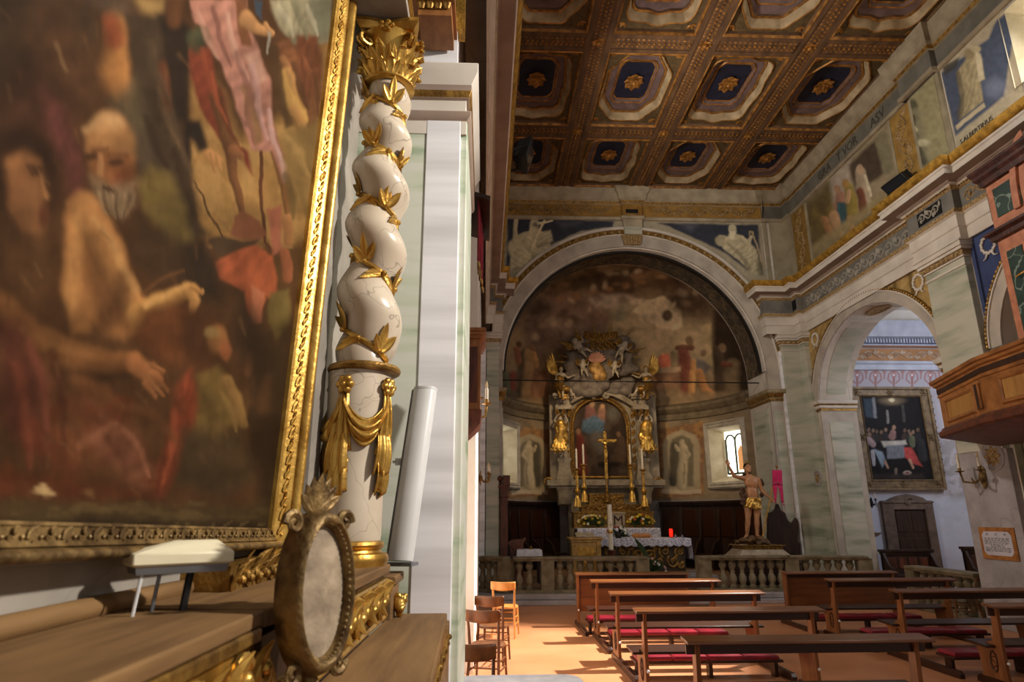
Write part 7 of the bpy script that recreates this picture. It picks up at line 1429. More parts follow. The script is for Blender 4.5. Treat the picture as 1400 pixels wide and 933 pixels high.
J = dict(chest=(p.x, Yx-.05, z(608)), pelvis=(p.x, Yx-.05, z(617)), neck=(p.x, Yx-.06, z(604.5)), head=(p.x-.01, Yx-.08, z(602.5)), sl=(p.x-.07, Yx-.05, z(605.5)), sr=(p.x+.07, Yx-.05, z(605.5)), el=(p.x-.15, Yx-.04, z(604.2)), er=(p.x+.15, Yx-.04, z(604.2)), wl=(p.x-.23, Yx-.03, z(603)), wr=(p.x+.23, Yx-.03, z(603)), gl=(p.x-.26, Yx-.03, z(602.6)), gr=(p.x+.26, Yx-.03, z(602.6)), hl=(p.x-.035, Yx-.05, z(618)), hr=(p.x+.035, Yx-.05, z(618)), kl=(p.x-.02, Yx-.09, z(626)), kr=(p.x+.02, Yx-.09, z(626)), al=(p.x-.01, Yx-.04, z(634)), ar=(p.x+.012, Yx-.04, z(634)), tl=(p.x-.01, Yx-.07, z(636)), tr=(p.x+.012, Yx-.07, z(636)))
b, *_ = human(J, .36, fingers=False); obj('corpus', fuse(b, .008, 2), gold, cr, ang=80)
# ---- retable
YB = 21.55; rt = thing('altar_retable', 'stucco and gilt retable framing an arched dark painting behind the high altar', 'retable', tuple(aty(825, 690, YB)))
def rq(x, y, dy=0): return aty(x, y, YB+dy)
ret_st = mat('retable_stucco', 'a39681', '7f725e', .65, scale=4, vein=('6a5e4c', 2, .02, .4, .8))
xl, xr = rq(752, 600).x, rq(899, 600).x; zc0, zc1 = rq(825, 665).z, rq(825, 657).z; ztop = rq(825, 540).z
pc_, hw_ = (rq(783, 600).x+rq(858, 600).x)/2, (rq(858, 600).x-rq(783, 600).x)/2; zs = rq(820, 583).z; zbp = rq(820, 653).z
b = M(); n = 28; prev = None                                       # wall with arched recess
for i in range(n+1):
    t = PI*i/n; x = pc_-hw_*math.cos(t); zz = zs+hw_*math.sin(t)*1.0
    if prev: b.prism([(prev[0], YB, prev[1]), (x, YB, zz), (x, YB, ztop), (prev[0], YB, ztop)], (0, .3, 0))
    prev = (x, zz)
b.box(xl, pc_-hw_, YB, YB+.3, zc1, ztop).box(pc_+hw_, xr, YB, YB+.3, zc1, ztop).box(pc_-hw_, pc_+hw_, YB, YB+.3, zc1, zbp).box(pc_-hw_-.2, pc_+hw_+.2, YB, YB+.3, CF, zc0); obj('body', b, ret_st, rt, ang=30)
def altar_pic(X, Y):
    p = Paint(X, Y, '2a2019', 3, 14); p.tone('3b3026', smooth(.45, .65, fbm(X, Y, 14, 4)), .8)
    p.cap([(806, 560, 6), (808, 575, 8)], '5d3e38'); p.ell(809, 553, 3.2, 4, '7d6248'); p.cap([(822, 562, 5), (820, 574, 6)], '6e5040'); p.ell(823, 556, 3, 3.6, '8a6a4c')
    p.poly([(798, 575), (812, 568), (826, 576), (824, 592), (806, 594), (796, 588)], '3a4a58', 3, 1, (0, -1, .4), (.6, 5, .3)); p.ell(838, 566, 8, 9, '4a453c', .6); p.cap([(792, 598, 5), (794, 620, 7), (796, 645, 8)], '4a2018'); p.ell(791, 590, 3.4, 4, '6a4c36'); p.cap([(848, 600, 5), (846, 630, 8)], '3a2c20'); p.ell(846, 594, 3, 3.6, '5e4632'); p.cap([(815, 600, 9), (820, 615, 7)], '46403a', .6)
    return p.grain(.25, 4, 4)
painted('painting', lambda u, v: (pc_-hw_*.99*np.cos(np.pi*u), np.full_like(u, YB+.06), zbp+(zs-zbp)*v+v*hw_*.99*np.sin(np.pi*u)), 60, 90, altar_pic, oil, rt, 2.0, label='dark arched altarpiece canvas with a blue robed figure')
b = M(); path = [(pc_-hw_, YB-.03, zbp)]+[(pc_-hw_*math.cos(PI*i/24), YB-.03, zs+hw_*math.sin(PI*i/24)) for i in range(25)]+[(pc_+hw_, YB-.03, zbp)]
b.tube(path, .05, 8); b.tube([(x+(x-pc_)*.075, y-.01, z_+(.09 if z_ > zs+.2 else .0)) for x, y, z_ in path], .035, 8)
for i in range(60): k = i/59*(len(path)-1); j = min(int(k), len(path)-2); q = Vector(path[j]).lerp(Vector(path[j+1]), k-j); b.ball(q+Vector((0, -.05, 0)), (.03, .02, .04), 6, 4)
b.tube([(pc_-hw_, YB-.03, zbp), (pc_+hw_, YB-.03, zbp)], .045, 8); obj('arched_frame', b, gold_dark, rt)
b = M().box(rq(747, 660).x, rq(906, 660).x, YB-.35, YB+.2, zc0, zc1); b.box(rq(750, 660).x, rq(903, 660).x, YB-.28, YB+.2, zc0-.07, zc0); obj('ledge', b, ret_st, rt, bevel=.012)
for x0, x1 in ((760, 783), (868, 890)):
    a, q = rq(x0, 668), rq(x1, 668); b = M(); m_ = (a.x+q.x)/2; h_ = (q.x-a.x)/2
    b.loft([[(m_+h_*k*sx, YB+.1-dd*sy, z_) for sx, sy in ((-1, 0), (1, 0), (1, 1), (-1, 1))] for k, dd, z_ in ((.7, .2, rq(770, 692).z), (.8, .3, rq(770, 690).z), (.78, .36, rq(770, 684).z), (.8, .36, rq(770, 676).z), (1, .42, rq(770, 670).z), (1.1, .45, zc0-.05))], True, True); obj('console', b, ret_st, rt, bevel=.012)
    b = M(); z_ = rq(770, 652).z
    for hx, y_, k in ((.9, 656, 1), (.75, 648, .9), (.6, 640, .8), (.7, 632, .8), (.8, 628, .9)): pass
    b.loft([[(m_+h_*k*sx, YB-.05-.28*k*sy, rq(770, yy).z) for sx, sy in ((-1, -.3), (1, -.3), (1, 1), (-1, 1))] for k, yy in ((1.0, 657), (1.0, 653), (.8, 648), (.68, 640), (.68, 634), (.8, 630), (.8, 627))], True, True); obj('herm_pedestal', b, ret_st, rt, bevel=.012)
    b = M(); zz = rq(770, 562).z
    for dx, y0, y1, o in ((1.0, 562, 556, .05), (.8, 556, 548, 0), (1.15, 548, 545, .1), (1.35, 545, 541, .16)): b.box(m_-h_*dx, m_+h_*dx, YB-.3-o, YB+.2, rq(770, y0).z, rq(770, y1).z)
    b.box(m_-h_*.45, m_+h_*.45, YB-.12, YB, rq(770, 660).z, zz); obj('entablature_block', b, ret_st, rt, bevel=.01)
    b = M(); [b.leaf((m_+h_*(k-1)*.6, YB-.28, rq(770, 572).z), ((k-1)*.3, -.1, 1), (0, -1, 0), .28, .09, .4, lobes=2) for k in range(3)]; [b.ball((m_+h_*s*.8, YB-.25, rq(770, 561).z-.03), (.08, .08, .08), 8, 6) for s in (-1, 1)]; obj('herm_capital', b, gold_dark, rt)
for s in (-1, 1):                                              # broken scroll pediment
    b = M(); x_ = rq(825+s*52, 548).x; pth = []
    for i in range(15): t = i/14; pth.append((pc_+s*hw_*(1.28-1.02*t), YB-.14, rq(820, 553).z+(rq(820, 537).z-rq(820, 553).z)*math.sin(t*PI/2)**1.2))
    b.tube(pth, [.085]*15, 8); b.tube([(x, y-.06, z_-.1) for x, y, z_ in pth], [.045]*15, 8); e_ = Vector(pth[-1]); b.tube(spiral(e_-Vector((0, .0, .12)), (0, 0, 1), (-s, 0, 0), .12, 1.3, 14), [.07*(1-.4*i/14) for i in range(15)], 7); obj('pediment_scroll', b, ret_st, rt)
for s in (-1, 1): b = M(); [b.leaf((pc_+s*(hw_+.17), YB-.02, rq(820, 560+12*k).z), (s*.3, 0, 1), (0, -1, 0), .24, .07, .2, lobes=2) for k in range(8)]; obj('side_ornament', b, gold_dark, rt); b = M(); b.tube(spiral(rq(825+s*76, 660, -.1), (-s, 0, 0), (0, 0, 1), .16, 1.3, 14), [.05*(1-.5*i/14) for i in range(15)], 6); obj('side_scroll', b, gold_dark, rt)
# herms (gilt draped caryatids with raised arms)
def herm(label, x, s):
    u = lambda dx, y, dy=0: rq(x+dx*s, y, -.3+dy); t = thing('caryatid_figure', label, 'statue', tuple(u(0, 627)), 0, None); fl = s
    J = dict(chest=u(0, 583), pelvis=u(1, 596), neck=u(0, 577.5), head=u(-1, 573, -.05), sl=u(-5, 579.5), sr=u(5, 579.5), el=u(-9, 575, -.08), wl=u(-5, 568, -.02), gl=u(-2, 567, 0), er=u(9, 576, -.08), wr=u(6, 568.5, -.02), gr=u(3, 567, 0), hl=u(-2, 598), hr=u(3.5, 598), kl=u(-1, 611, -.08), kr=u(4, 611), al=u(2, 622), ar=u(5, 622), tl=u(0, 625, -.12), tr=u(5, 625, -.12))
    if s < 0:
        for k in 'sewghkat': J[k+'l'], J[k+'r'] = J[k+'r'], J[k+'l']
    b, h, fc, e, f = human(J, .86, fingers=False); obj('body', fuse(b, .018, 3), statue_white, t, ang=80)
    d = M()
    for k in range(9): y = 580+k*4; d.ball(u(-1+1.2*math.sin(k*.9), y, -.02), (.19+.03*math.sin(k*1.3), .17, .16), 10, 7)
    for k in range(5): d.leaf(u(-6+2*k, 600, -.15), (.25*(k-2)*s, -.1, -1), (0, -1, 0), .55, .09, .1)
    d.ball(u(-6, 612, -.05), (.14, .12, .2), 8, 6); d.ball(u(6, 598, 0), (.12, .1, .2), 8, 6); obj('drapery', fuse(d, .022, 2), gold, t, ang=80)
    hb = M(); hb.ball(h+Vector((0, .03, .03)), (.085, .09, .1), 10, 8); obj('hair', hb, gold_dark, t); return t
herm('gilt draped caryatid statue left of the arched altar painting', 767, 1); herm('gilt draped caryatid statue right of the arched altar painting', 883, -1)
# seated angels on the cornice
def angel(label, x, s):
    u = lambda dx, y, dy=0: rq(x+dx*s, y, -.35+dy); t = thing('seated_angel', label, 'statue', tuple(u(0, 541)))
    J = dict(chest=u(0, 516), pelvis=u(-1, 526), neck=u(.5, 509.5), head=u(1, 505, -.04), sl=u(-4, 512), sr=u(5, 512), el=u(-6, 520, -.1), wl=u(1, 522, -.2), gl=u(4, 521, -.22), er=u(10, 517, -.1), wr=u(17, 514, -.12), gr=u(20, 513, -.12), hl=u(-1, 527), hr=u(3, 527), kl=u(5, 529, -.4), kr=u(12, 531, -.35), al=u(3, 541, -.38), ar=u(17, 540, -.3), tl=u(5, 543, -.45), tr=u(20, 542, -.4))
    if s < 0:
        for k in 'sewghkat': J[k+'l'], J[k+'r'] = J[k+'r'], J[k+'l']
    b, h, *_ = human(J, .82, fingers=False); obj('body', fuse(b, .018, 2), statue_white, t, ang=80)
    d = M(); [d.ball(u(-2+2.2*k, 528+1.2*k, -.1-.05*k), (.2, .2, .13), 8, 6) for k in range(5)]; [d.leaf(u(-4+k*3, 530, -.2), (.3*s, -.2, -1), (0, -1, 0), .5, .09, .1) for k in range(4)]; d.ball(u(-1, 520, 0), (.19, .15, .2), 8, 6); obj('drapery', fuse(d, .022, 2), gold_dark, t, ang=80)
    w_ = M()
    for k in range(8): a = .25+k*.13; w_.leaf(u(-3, 513, .15), (-s*math.sin(a), .1, math.cos(a)), (0, -1, 0), .85-.07*k, .06, .1)
    obj('wings', w_, gold, t); hb = M(); hb.ball(h+Vector((0, .03, .03)), (.085, .09, .1), 10, 8); obj('hair', hb, gold_dark, t)
angel('seated gilt-winged angel statue on the left end of the retable', 766, 1); angel('seated gilt-winged angel statue on the right end of the retable', 869+15, -1)
# cloud glory with putti and rays
gl = thing('cloud_glory', 'sculpted cloud glory with gilt rays and a small pink shell above the retable', 'sculpture', tuple(rq(822, 540, -.2)))
b = M(); rg = random.Random(5)
for i in range(110):
    a = rg.uniform(-1, 1); t = rg.random(); x = 822+a*(52-18*t); y = 540-t*78
    b.ball(rq(x, y, -.1-.25*rg.random()*(1-abs(a))), (rg.uniform(.16, .34), rg.uniform(.12, .22), rg.uniform(.13, .24)), 9, 7)
obj('cloud', fuse(b, .035, 2), cloud_stucco, gl, ang=80)
b = M(); c = rq(822, 494, -.3)
for i in range(40):
    a = 2*PI*i/40; L_ = .8+.3*(i % 3)
    if math.sin(a) > -.45: b.leaf(c+Vector((math.cos(a)*.3, .16, math.sin(a)*.3)), (math.cos(a), 0, math.sin(a)), (0, -1, 0), L_*(.8+.25*abs(math.cos(a))), .045, .02)
obj('sun_rays', b, gold_dark, gl)
b = M(); [b.leaf(rq(821+3.4*k, 468-abs(k)*.8, -.4), (.35*k*.3, -.1, 1), (0, -1, 0), .3, .1, .5, lobes=2) for k in range(-5, 6)]; [b.tube(spiral(rq(806+8*k, 474, -.4), (1, 0, 0), (0, 0, 1), .2, 1.2, 12), .045, 6) for k in range(5)]; obj('acanthus_crest', b, gold_dark, gl)
b = M(); c2 = rq(815, 494, -.5)
for k in range(9): a = PI*(k+.5)/9; b.leaf(c2, (math.cos(a), -.2, math.sin(a)), (0, -1, 0), .34, .075, .3)
obj('shell', b, mat('shell_pink', 'c9957c', 'b07a62', .6, scale=8), gl)
b = M(); [b.ball(rq(818+rg.uniform(-9, 9), 503+rg.uniform(-6, 12), -.42), (.16, .1, .2), 9, 7) for k in range(16)]; obj('gilt_mantle', fuse(b, .03, 2), mat('mantle_gilt', 'a8803f', '7d5a2c', .5, .3, scale=8), gl, ang=80)
def putto(label, x, y, s, ang_, fly=False):
    c = rq(x, y, -.5); m3 = rot3(0, ang_, 0); T = lambda a, q, d: tuple(c+m3 @ Vector((a*s, q*s, d*s)))
    J = dict(chest=T(0, 0, .3), pelvis=T(0, 0, 0), neck=T(0, 0, .44), head=T(.02, -.04, .58), sl=T(-.18, 0, .4), sr=T(.18, 0, .4), el=T(-.3, -.12, .22), wl=T(-.2, -.3, .3), gl=T(-.12, -.34, .36), er=T(.32, -.14, .26), wr=T(.38, -.3, .44), gr=T(.4, -.34, .52), hl=T(-.1, 0, -.06), hr=T(.1, 0, -.06), kl=T(-.14, -.3, -.14), kr=T(.16, -.3, -.2), al=T(-.12, -.15, -.45), ar=T(.3, -.1, -.48), tl=T(-.14, -.3, -.5), tr=T(.34, -.25, -.54))
    b, h, *_ = human(J, s*1.35, fingers=False); b.ball(h, (s*.18, s*.18, s*.2), 12, 9); t = thing('putto', label, 'statue', tuple(c), 0, 'putti on the cloud glory'); obj('body', fuse(b, .02, 2), statue_white, t, ang=80)
    w_ = M(); [w_.leaf(Vector(T(sg*.12, .1, .38)), m3 @ Vector((sg*(.5+.12*k), .3, .9-.25*k)), (0, -1, 0), s*(.7-.08*k), s*.1, .1) for sg in (-1, 1) for k in range(4)]; obj('wings', w_, gold_dark, t)
putto('flying putto at the upper left of the cloud glory', 795, 478, .62, -.7); putto('flying putto at the upper right of the cloud glory', 848, 482, .58, .5); putto('small putto on the cloud left of the pink shell', 797, 505, .45, 0); putto('small putto on the cloud right of the pink shell', 840, 507, .45, .1)
# ================================================================ RIGHT SIDE
pu = thing('singing_gallery', 'projecting panelled walnut gallery with a canted corner on the right wall', 'gallery', (8.2, 9.0, 3.05))
ZT = 4.2; A_ = atz(1280, 523, ZT); B_ = atz(1338, 490, ZT); D_ = atz(1400, 466, ZT)
B_ = Vector((B_.x, B_.y, 0)); A_ = Vector((A_.x, A_.y, 0)); dirBD = (Vector((D_.x, D_.y, 0))-B_).normalized(); E_ = B_+dirBD*2.6
foot = [Vector((8.85, A_.y+.25, 0)), A_, B_, E_, Vector((8.85, E_.y, 0))]
zb0 = atx(1291, 600, A_.x).z
def ring_(z, o):
    cen = Vector((8.85, 8.6, 0)); P = []
    for i, p in enumerate(foot):
        a = foot[(i-1) % 5]; c = foot[(i+1) % 5]
        def n_(u, v): d = (v-u).normalized(); return Vector((-d.y, d.x, 0))
        if i == 0: nn = n_(p, c)
        elif i == 4: nn = n_(a, p)
        else:
            n1, n2 = n_(a, p), n_(p, c); nn = (n1+n2).normalized(); nn /= max(.4, nn.dot(n1))
        q = p-nn*o*-1; 
        if i in (0, 4): q.x = 8.85
        P.append((q.x, q.y, z))
    return P
sgn = 1
tst = ring_(0, .1); 
if (Vector(tst[2])-Vector((8.85, 8.6, 0))).length < (foot[2]-Vector((8.85, 8.6, 0))).length: sgn = -1
rg_ = lambda z, o: ring_(z, o*sgn)
H_ = ZT-zb0
obj('body', M().loft([rg_(zb0+.1, 0), rg_(ZT-.1, 0)], True, True), wood_walnut, pu)
obj('base_moulding', M().loft([rg_(zb0, .06), rg_(zb0+.03, .09), rg_(zb0+.1, .09), rg_(zb0+.13, .05), rg_(zb0+.17, .03), rg_(zb0+.18, 0)], True, True), wood_red, pu, ang=25)
obj('underside', M().loft([rg_(zb0-.16, -.5), rg_(zb0-.05, -.12), rg_(zb0, .05)], True, True), wood_red, pu, ang=25)
obj('cornice', M().loft([rg_(ZT-.3, 0), rg_(ZT-.29, .02), rg_(ZT-.26, .025), rg_(ZT-.25, .01), rg_(ZT-.12, .02), rg_(ZT-.1, .06), rg_(ZT-.06, .07), rg_(ZT-.05, .1), rg_(ZT, .11), rg_(ZT, -.1)], True, True), wood_walnut, pu, ang=25)
obj('frieze_band', M().loft([rg_(ZT-.235, .012), rg_(ZT-.23, .022), rg_(ZT-.15, .022), rg_(ZT-.145, .012)], True, False), wood_dark, pu, ang=25)
def face_panel(P, Q, u0, u1, z0, z1):
    d = (Q-P).normalized(); nn = Vector((-d.y, d.x, 0)); 
    if nn.dot(Vector((8.85, 8.6, 0))-P) > 0: nn = -nn
    L = (Q-P).length; a, c = P+d*(L*u0), P+d*(L*u1); mk = lambda o, i: [(*(a+d*i+nn*o).xy, z0+i), (*(c-d*i+nn*o).xy, z0+i), (*(c-d*i+nn*o).xy, z1-i), (*(a+d*i+nn*o).xy, z1-i)]
    fr = obj('panel_moulding', M().loft([mk(0, -.07), mk(.03, -.05), mk(.035, -.03), mk(.015, 0), mk(.002, .0)], True, False), wood_walnut, pu, ang=20)
    obj('panel_field', M().loft([mk(.0, 0), mk(.006, .0)], True, True), wood_panel, fr)
face_panel(A_, B_, .16, .76, zb0+.3, ZT-.42); face_panel(B_, E_, .16, .62, zb0+.3, ZT-.42); face_panel(B_, E_, .7, .98, zb0+.3, ZT-.42)
d = (B_-A_).normalized(); nn = Vector((-d.y, d.x, 0)); nn = nn if nn.dot(Vector((8.85, 8.6, 0))-A_) < 0 else -nn
q = B_-d*.24; b = M(); w_ = .07; pp = lambda o, h_: [(*(q-d*h_+nn*o).xy, zb0+.26), (*(q+d*h_+nn*o).xy, zb0+.26), (*(q+d*h_+nn*o).xy, ZT-.36), (*(q-d*h_+nn*o).xy, ZT-.36)]
b.loft([pp(0, .1), pp(.03, .1), pp(.035, .09)], True, True); obj('corner_pilaster', b, wood_walnut, pu, ang=25); b = M().loft([pp(.034, .045), pp(.04, .045)], True, True); obj('pilaster_inlay', b, wood_dark, pu)
# organ case painted as green and pink marble
oc = thing('organ_case', 'tall case painted as green and pink marble above the gallery', 'organ case', (8.5, 7.8, 4.2)); X0 = 8.0
ye = atx(1345, 245, X0).y; zt = atx(1345, 240, X0).z-.2; ym = ye-1.9; zmid = atx(1362, 325, X0).z
b = M().box(X0, 8.84, ym, ye, 4.2, zt); obj('body', b, org_pink, oc)
b = M(); ring = lambda o, z: [(X0-o, ym-o, z), (8.85, ym-o, z), (8.85, ye+o, z), (X0-o, ye+o, z)]
b.loft([ring(0, zt-.02), ring(.05, zt), ring(.07, zt+.08), ring(.11, zt+.13), ring(.11, zt+.18), ring(.15, zt+.24), ring(.15, zt+.28)], True, True); obj('cornice', b, org_brown, oc, ang=20)
b = M(); b.loft([ring(.0, zmid-.09), ring(.06, zmid-.07), ring(.06, zmid), ring(.12, zmid+.04), ring(.12, zmid+.08), ring(0, zmid+.1)], True, True); obj('string_course', b, org_brown, oc, ang=20)
b = M().box(X0-.012, X0, ye-.42, ye-.13, 4.3, zmid-.3); b.box(X0-.012, X0, ye-.6, ye-.12, zmid+.28, zt-.12); b.box(X0-.012, X0, ym+.1, ye-.9, zmid+.28, zt-.12); b.box(X0-.012, X0, ym+.1, ye-.95, 4.3, zmid-.3)
b.box(X0-.0, 8.6, ye, ye+.012, zmid+.28, zt-.12); b.box(X0+.1, 8.6, ye, ye+.012, 4.3, zmid-.3); obj('green_panel', b, org_green, oc)
b = M(); cyy = ye-.88; [b.loft([[(X0-dd, cyy+rr0*math.cos(PI*.5*t/12)*1.0, zmid+.25+rr1*math.sin(PI*.5*t/12)) for t in range(13)] for rr0, rr1, dd in ((.42, 1.1, .0), (.42, 1.1, .04), (.3, 1.0, .04), (.3, 1.0, .0))], False, False)]
obj('arch_moulding', b, org_pink, oc); q = atx(1376, 382, X0); obj('knob', M().ball((X0-.03, ye-.5, q.z), .035, 8, 6).tube([(X0-.03, ye-.5, q.z), (X0-.06, ye-.25, q.z-.05)], .012, 6), gold, oc)
# plaque and sconce on the pier
p0, p1, p2 = atx(1338, 722, 8.86), atx(1386, 722, 8.86), atx(1344, 765, 8.86); z1_, z0_ = atx(1338, 721, 8.86).z, atx(1345, 764, 8.86).z
pq = thing('memorial_plaque', 'white inscribed memorial plaque with ochre marble border on the right pier', 'plaque', (8.86, (p0.y+p1.y)/2, z0_)); ya, yb = p1.y, p0.y
obj('border', M().box(8.845, 8.868, ya, yb, z0_, z1_), mat('ochre_marble', 'b5793c', '8a5526', .5, scale=9), pq, bevel=.004)
i = .07; c = .06; P = [(ya+i+c, z0_+i), (yb-i-c, z0_+i), (yb-i, z0_+i+c), (yb-i, z1_-i-c), (yb-i-c, z1_-i), (ya+i+c, z1_-i), (ya+i, z1_-i-c), (ya+i, z0_+i+c)]
obj('tablet', M().prism([(8.838, y, z) for y, z in P], (.01, 0, 0)), mat('tablet_marble', 'cfcad0', 'bdb8be', .5, scale=5), pq)
b = M(); rg = random.Random(9); n = 12
for k, s in enumerate('DOM'): b.join(text(s, .055, frame((8.836, (ya+yb)/2+.2-.2*k, z1_-i-.05), (0, -1, 0), (0, 0, 1)), .002))
for r_ in range(n):
    z = z1_-i-.11-r_*(z1_-z0_-2*i-.16)/n; y = yb-i-.05-(.12 if r_ in (6, 7) else 0); ye_ = ya+i+.05+(.12 if r_ in (6, 7) else 0)
    while y > ye_+.05: w_ = min(rg.uniform(.03, .1), y-ye_); b.box(8.836, 8.838, y-w_, y, z-.005, z+.004); y -= w_+.022
obj('inscription', b, mat('plaque_letters', '4a464c', None, .8), pq)
q = atx(1345, 652, 8.86); sconce('dark two-arm wall sconce under the gallery beside the roundel', (8.87, q.y, q.z), (-1, -.1, 0), 2, 1.35, met=gold_worn)
# ---- right aisle: large painting, doorway, fittings
def supper(X, Y):
    p = Paint(X, Y, '1b1718', 2, 10); p.poly([(1180, 545), (1195, 545), (1200, 572), (1184, 570)], '3a4a58', 2, 1); p.poly([(1192, 543), (1196, 543), (1199, 572), (1195, 572)], '8a8c92', 1, .9); p.cap([(1213, 562, 1.6), (1214, 578, 1.8)], '7d7a76', .4, 1, .2); p.cap([(1234, 556, 2), (1236, 576, 2)], '4a4640', .5, .9)
    p.ell(1219, 548, 14, 5, '8a7450', .8, .9); p.ell(1219, 547, 4, 2.5, 'd8c898', .5)
    for i, x in enumerate((1188, 1194, 1199, 1205, 1211, 1237, 1243, 1249, 1255)): p.ell(x, 588+(i*5 % 4), 2.2, 2.8, ['7a5c46', '86684e', '6d503c'][i % 3]); p.ell(x, 597+(i*5 % 4), 4.5, 5.5, ['2e2a2c', '44302a', '2f3330', '3c2c20'][i % 4])
    p.ell(1222, 585, 2.6, 3.4, 'a07858'); p.cap([(1221, 592, 4), (1220, 597, 5)], '8d6660'); p.poly([(1205, 604), (1238, 602), (1240, 608), (1208, 612)], 'b0aaa0', 1.5, 1); p.poly([(1211, 610), (1236, 608), (1237, 626), (1213, 628)], '6d7480', 1.5, 1, None, (0, 6, .15))
    p.cap([(1188, 602, 5), (1194, 608, 4)], 'a08486'); p.ell(1189, 594, 2.5, 3, '8a6850'); p.poly([(1195, 614), (1206, 618), (1212, 632), (1206, 640), (1200, 626)], '7d94a8', 1.5, 1, (-1, -.5, .3)); p.cap([(1193, 618, 3), (1195, 636, 2)], '9a98a0'); p.cap([(1210, 632, 2), (1214, 640, 1.5)], 'a0785c')
    p.poly([(1235, 612), (1246, 612), (1254, 626), (1262, 638), (1248, 634), (1238, 626)], 'b02a22', 1.5, 1, (-1, -.5, .3), (.7, 6, .2)); p.cap([(1246, 600, 4), (1247, 608, 4)], '5a6044'); p.ell(1245, 594, 2.5, 3, '806048'); p.cap([(1244, 630, 2), (1248, 640, 1.5)], 'a87a5c'); p.cap([(1258, 604, 5), (1262, 626, 6)], '2c2c2e')
    p.cap([(1225, 642, 2), (1225, 648, 2)], '6a5c50'); p.ell(1240, 647, 6, 3.2, '9a8a80'); p.ell(1240, 647, 3, 1.5, '8a3c34'); p.poly([(1190, 648), (1262, 648), (1264, 655), (1192, 655)], '3a2f2a', 3, .7); g_ = p.C @ np.array([.35, .5, .15]); p.C = p.C*.75+g_[:, None]*.25; return p.grain(.3, 4, 4)
yv = YW-.06
TL, TR_, BL_, BR_ = aty(1178.5, 543, yv), aty(1260, 543, yv), aty(1192, 656, yv), aty(1274, 656, yv)
xl, xr = (TL.x+BL_.x)/2, (TR_.x+BR_.x)/2; zt, zb = TL.z, BL_.z
pn = thing('aisle_painting', 'framed dark supper painting above the aisle doorway', 'painting', ((xl+xr)/2, yv, zb))
painted('canvas', lambda u, v: (xl+(xr-xl)*u, np.full_like(u, yv+.02), zb+(zt-zb)*v), 110, 150, supper, oil, pn, 1.0)
def fl_(o, d): return [(xl-o, yv+.03-d, zb-o), (xr+o, yv+.03-d, zb-o), (xr+o, yv+.03-d, zt+o), (xl-o, yv+.03-d, zt+o)]
b = M().loft([fl_(0, .0), fl_(0, .04), fl_(.03, .06), fl_(.05, .04), fl_(.2, .05), fl_(.22, .09), fl_(.28, .1), fl_(.28, -.02)], True, False); fr = obj('frame', b, mat('frame_bronze', '7a6444', '54422c', .5, .25, scale=7), pn, ang=20)
for x, z in ((xl-.12, zb-.12), (xr+.12, zb-.12), (xl-.12, zt+.12), (xr+.12, zt+.12), ((xl+xr)/2, zt+.12), (xl-.12, (zt+zb)/2), (xr+.12, (zt+zb)/2), ((xl+xr)/2, zb-.12)):
    b = M(); b.ball((x, yv-.03, z), .04, 8, 6)
    for k in range(6): a = 2*PI*k/6; b.leaf((x, yv-.03, z), (math.cos(a), 0, math.sin(a)), (0, -1, 0), .11, .03, .1)
    obj('frame_rosette', b, MATS['frame_bronze'], pn)
b = M()
for k in range(26): b.ball((xr+.27+.02*(k % 2), yv-.03, zb+.1+k*(zt-zb)/26), (.035, .05, .05), 6, 5)
obj('frame_carving', b, MATS['frame_bronze'], pn)
# stone portal and dark double door
dr_ = thing('door_1', None, None, (11.3, YW, 0), kind='structure'); L0, R0 = aty(1205, 780, YW).x, aty(1270, 760, YW).x; l1, r1 = aty(1219, 697, YW).x, aty(1262, 697, YW).x; zd = aty(1240, 697, YW).z; zc = aty(1240, 677, YW).z; zs_ = aty(1205, 685, YW).z
xo0, xo1 = aty(1203, 690, YW).x, aty(1272, 690, YW).x
pth = [(xo0, 0), (l1, 0), (l1, zd), (r1, zd), (r1, 0), (xo1, 0), (xo1, zs_), (xo1-.15, zs_), ((l1+r1)/2+.42, zs_+.08), ((l1+r1)/2+.25, zc-.02), ((l1+r1)/2, zc+.02), ((l1+r1)/2-.25, zc-.02), ((l1+r1)/2-.42, zs_+.08), (xo0+.15, zs_), (xo0, zs_)]
b = M(); b.box(xo0, l1, YW-.1, YW, 0, zs_).box(r1, xo1, YW-.1, YW, 0, zs_)
b.prism([(x, YW-.1, z) for x, z in [(l1, zd), (r1, zd), (r1, zs_)]+pth[7:14]+[(l1, zs_)]], (0, .1, 0)); b.box(xo0-.02, xo1+.02, YW-.13, YW, zs_-.06, zs_-.02)
b.tube(spiral(((l1+r1)/2, YW-.11, zc-.2), (1, 0, 0), (0, 0, 1), .14, .9, 14, PI*.2), .03, 6); obj('door_frame', b, mat('portal_stone', '6f5d52', '55453c', .6, scale=5, vein=('3f322c', 2, .03, .5, 1)), dr_, bevel=.01)
b = M().box(l1, r1, YW-.04, YW, 0, zd); 
for s in (0, 1):
    for k in range(3): x = l1+(r1-l1)*(s*.5+.06); b.box(x, x+(r1-l1)*.38, YW-.055, YW-.03, .1+k*zd/3, zd/3*(k+1)-.06)
obj('door_leaf', b, wood_dark, dr_, bevel=.006)
q = aty(1192, 686, YW-.05); sconce('small dark wall sconce left of the aisle doorway', (q.x, YW-.0, q.z-.03), (.15, -1, 0), 1, .9, met=iron)
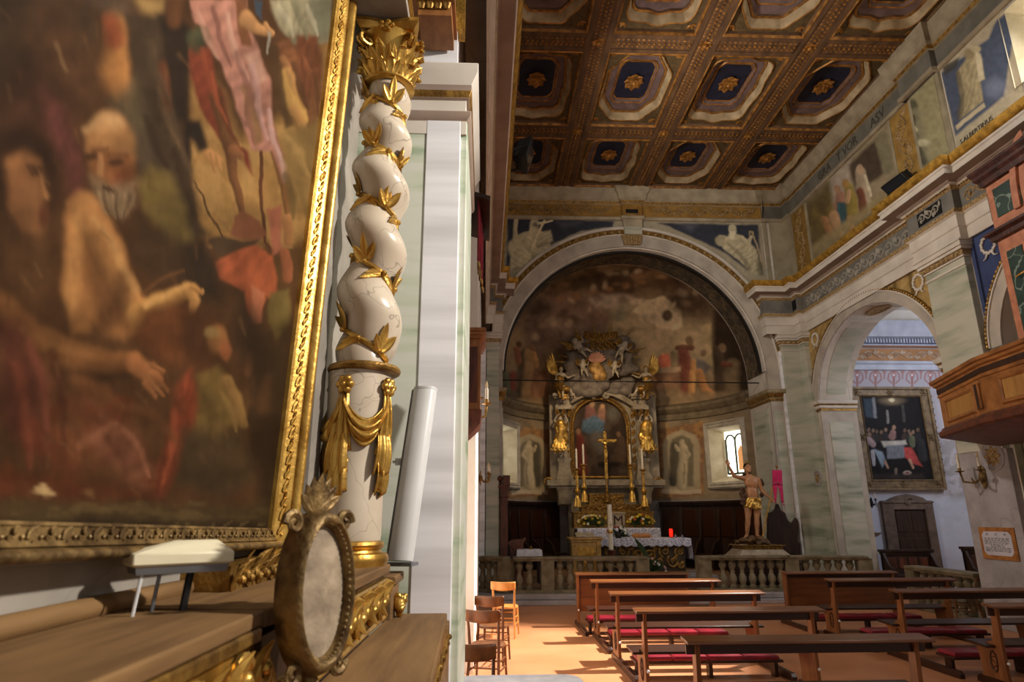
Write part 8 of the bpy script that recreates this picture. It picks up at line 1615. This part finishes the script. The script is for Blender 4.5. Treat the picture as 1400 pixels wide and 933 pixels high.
q = aty(1196, 731, YW-.1); obj('holy_water_stoup', M().lathe([(.02, 0), (.06, .02), (.13, .08), (.15, .1), (.15, .115), (.12, .1), (.02, .06)], 14, (q.x, YW-.14, q.z-.06)), grey_stone, None, label='small dark stone stoup on the aisle wall left of the doorway', cat='stoup')
q = aty(1190, 756, YW-.2); obj('wall_shelf', M().box(q.x-.22, q.x+.22, YW-.28, YW, q.z-.03, q.z+.03).box(q.x-.14, q.x+.14, YW-.2, YW, q.z-.1, q.z-.03), white_trim, None, label='small white stone shelf low on the aisle wall', cat='shelf')
# dark wooden stalls in the aisle
def dark_stall(label, x0, x1, y, zt, nm='aisle_bench'):
    t = thing(nm, label, 'bench', ((x0+x1)/2, y, 0)); obj('backrest', M().box(x0, x1, y+.3, y+.36, .3, zt-.06), wood_dark, t, bevel=.006); obj('cornice', M().box(x0-.05, x1+.05, y+.24, y+.4, zt-.06, zt).box(x0-.02, x1+.02, y+.27, y+.38, zt-.12, zt-.06), wood_dark, t, bevel=.006); obj('seat', M().box(x0, x1, y-.1, y+.32, .43, .48), wood_dark, t, bevel=.006)
    for x in (x0, x1-.06): obj('end_panel', M().prism([(x, y-.12, 0), (x, y-.12, .6), (x, y+.1, .7), (x, y+.28, zt-.06), (x, y+.38, zt-.06), (x, y+.38, 0)], (.06, 0, 0)), wood_dark, t, bevel=.006)
    n = 4
    for k in range(n): w_ = (x1-x0-.2)/n; obj('panel', M().box(x0+.1+k*w_+.03, x0+.1+(k+1)*w_-.03, y+.285, y+.31, .6, zt-.2), wood_red, t, bevel=.006)
a, q = aty(1208, 752, 16.6), aty(1276, 752, 16.6); dark_stall('dark wooden bench with corniced back before the aisle doorway', a.x, q.x, 16.4, a.z)
a, q = aty(1321, 748, 15.6), aty(1350, 748, 15.6); dark_stall('dark wooden bench partly hidden behind the plaque pier', a.x, a.x+1.1, 15.4, a.z)
cd = dup(c1, tuple(atz(1322, 850, 0)), 1.2, 'dark wooden chair between the right pews and the plaque pier'); cd['group'] = 'wooden chairs in the right side'
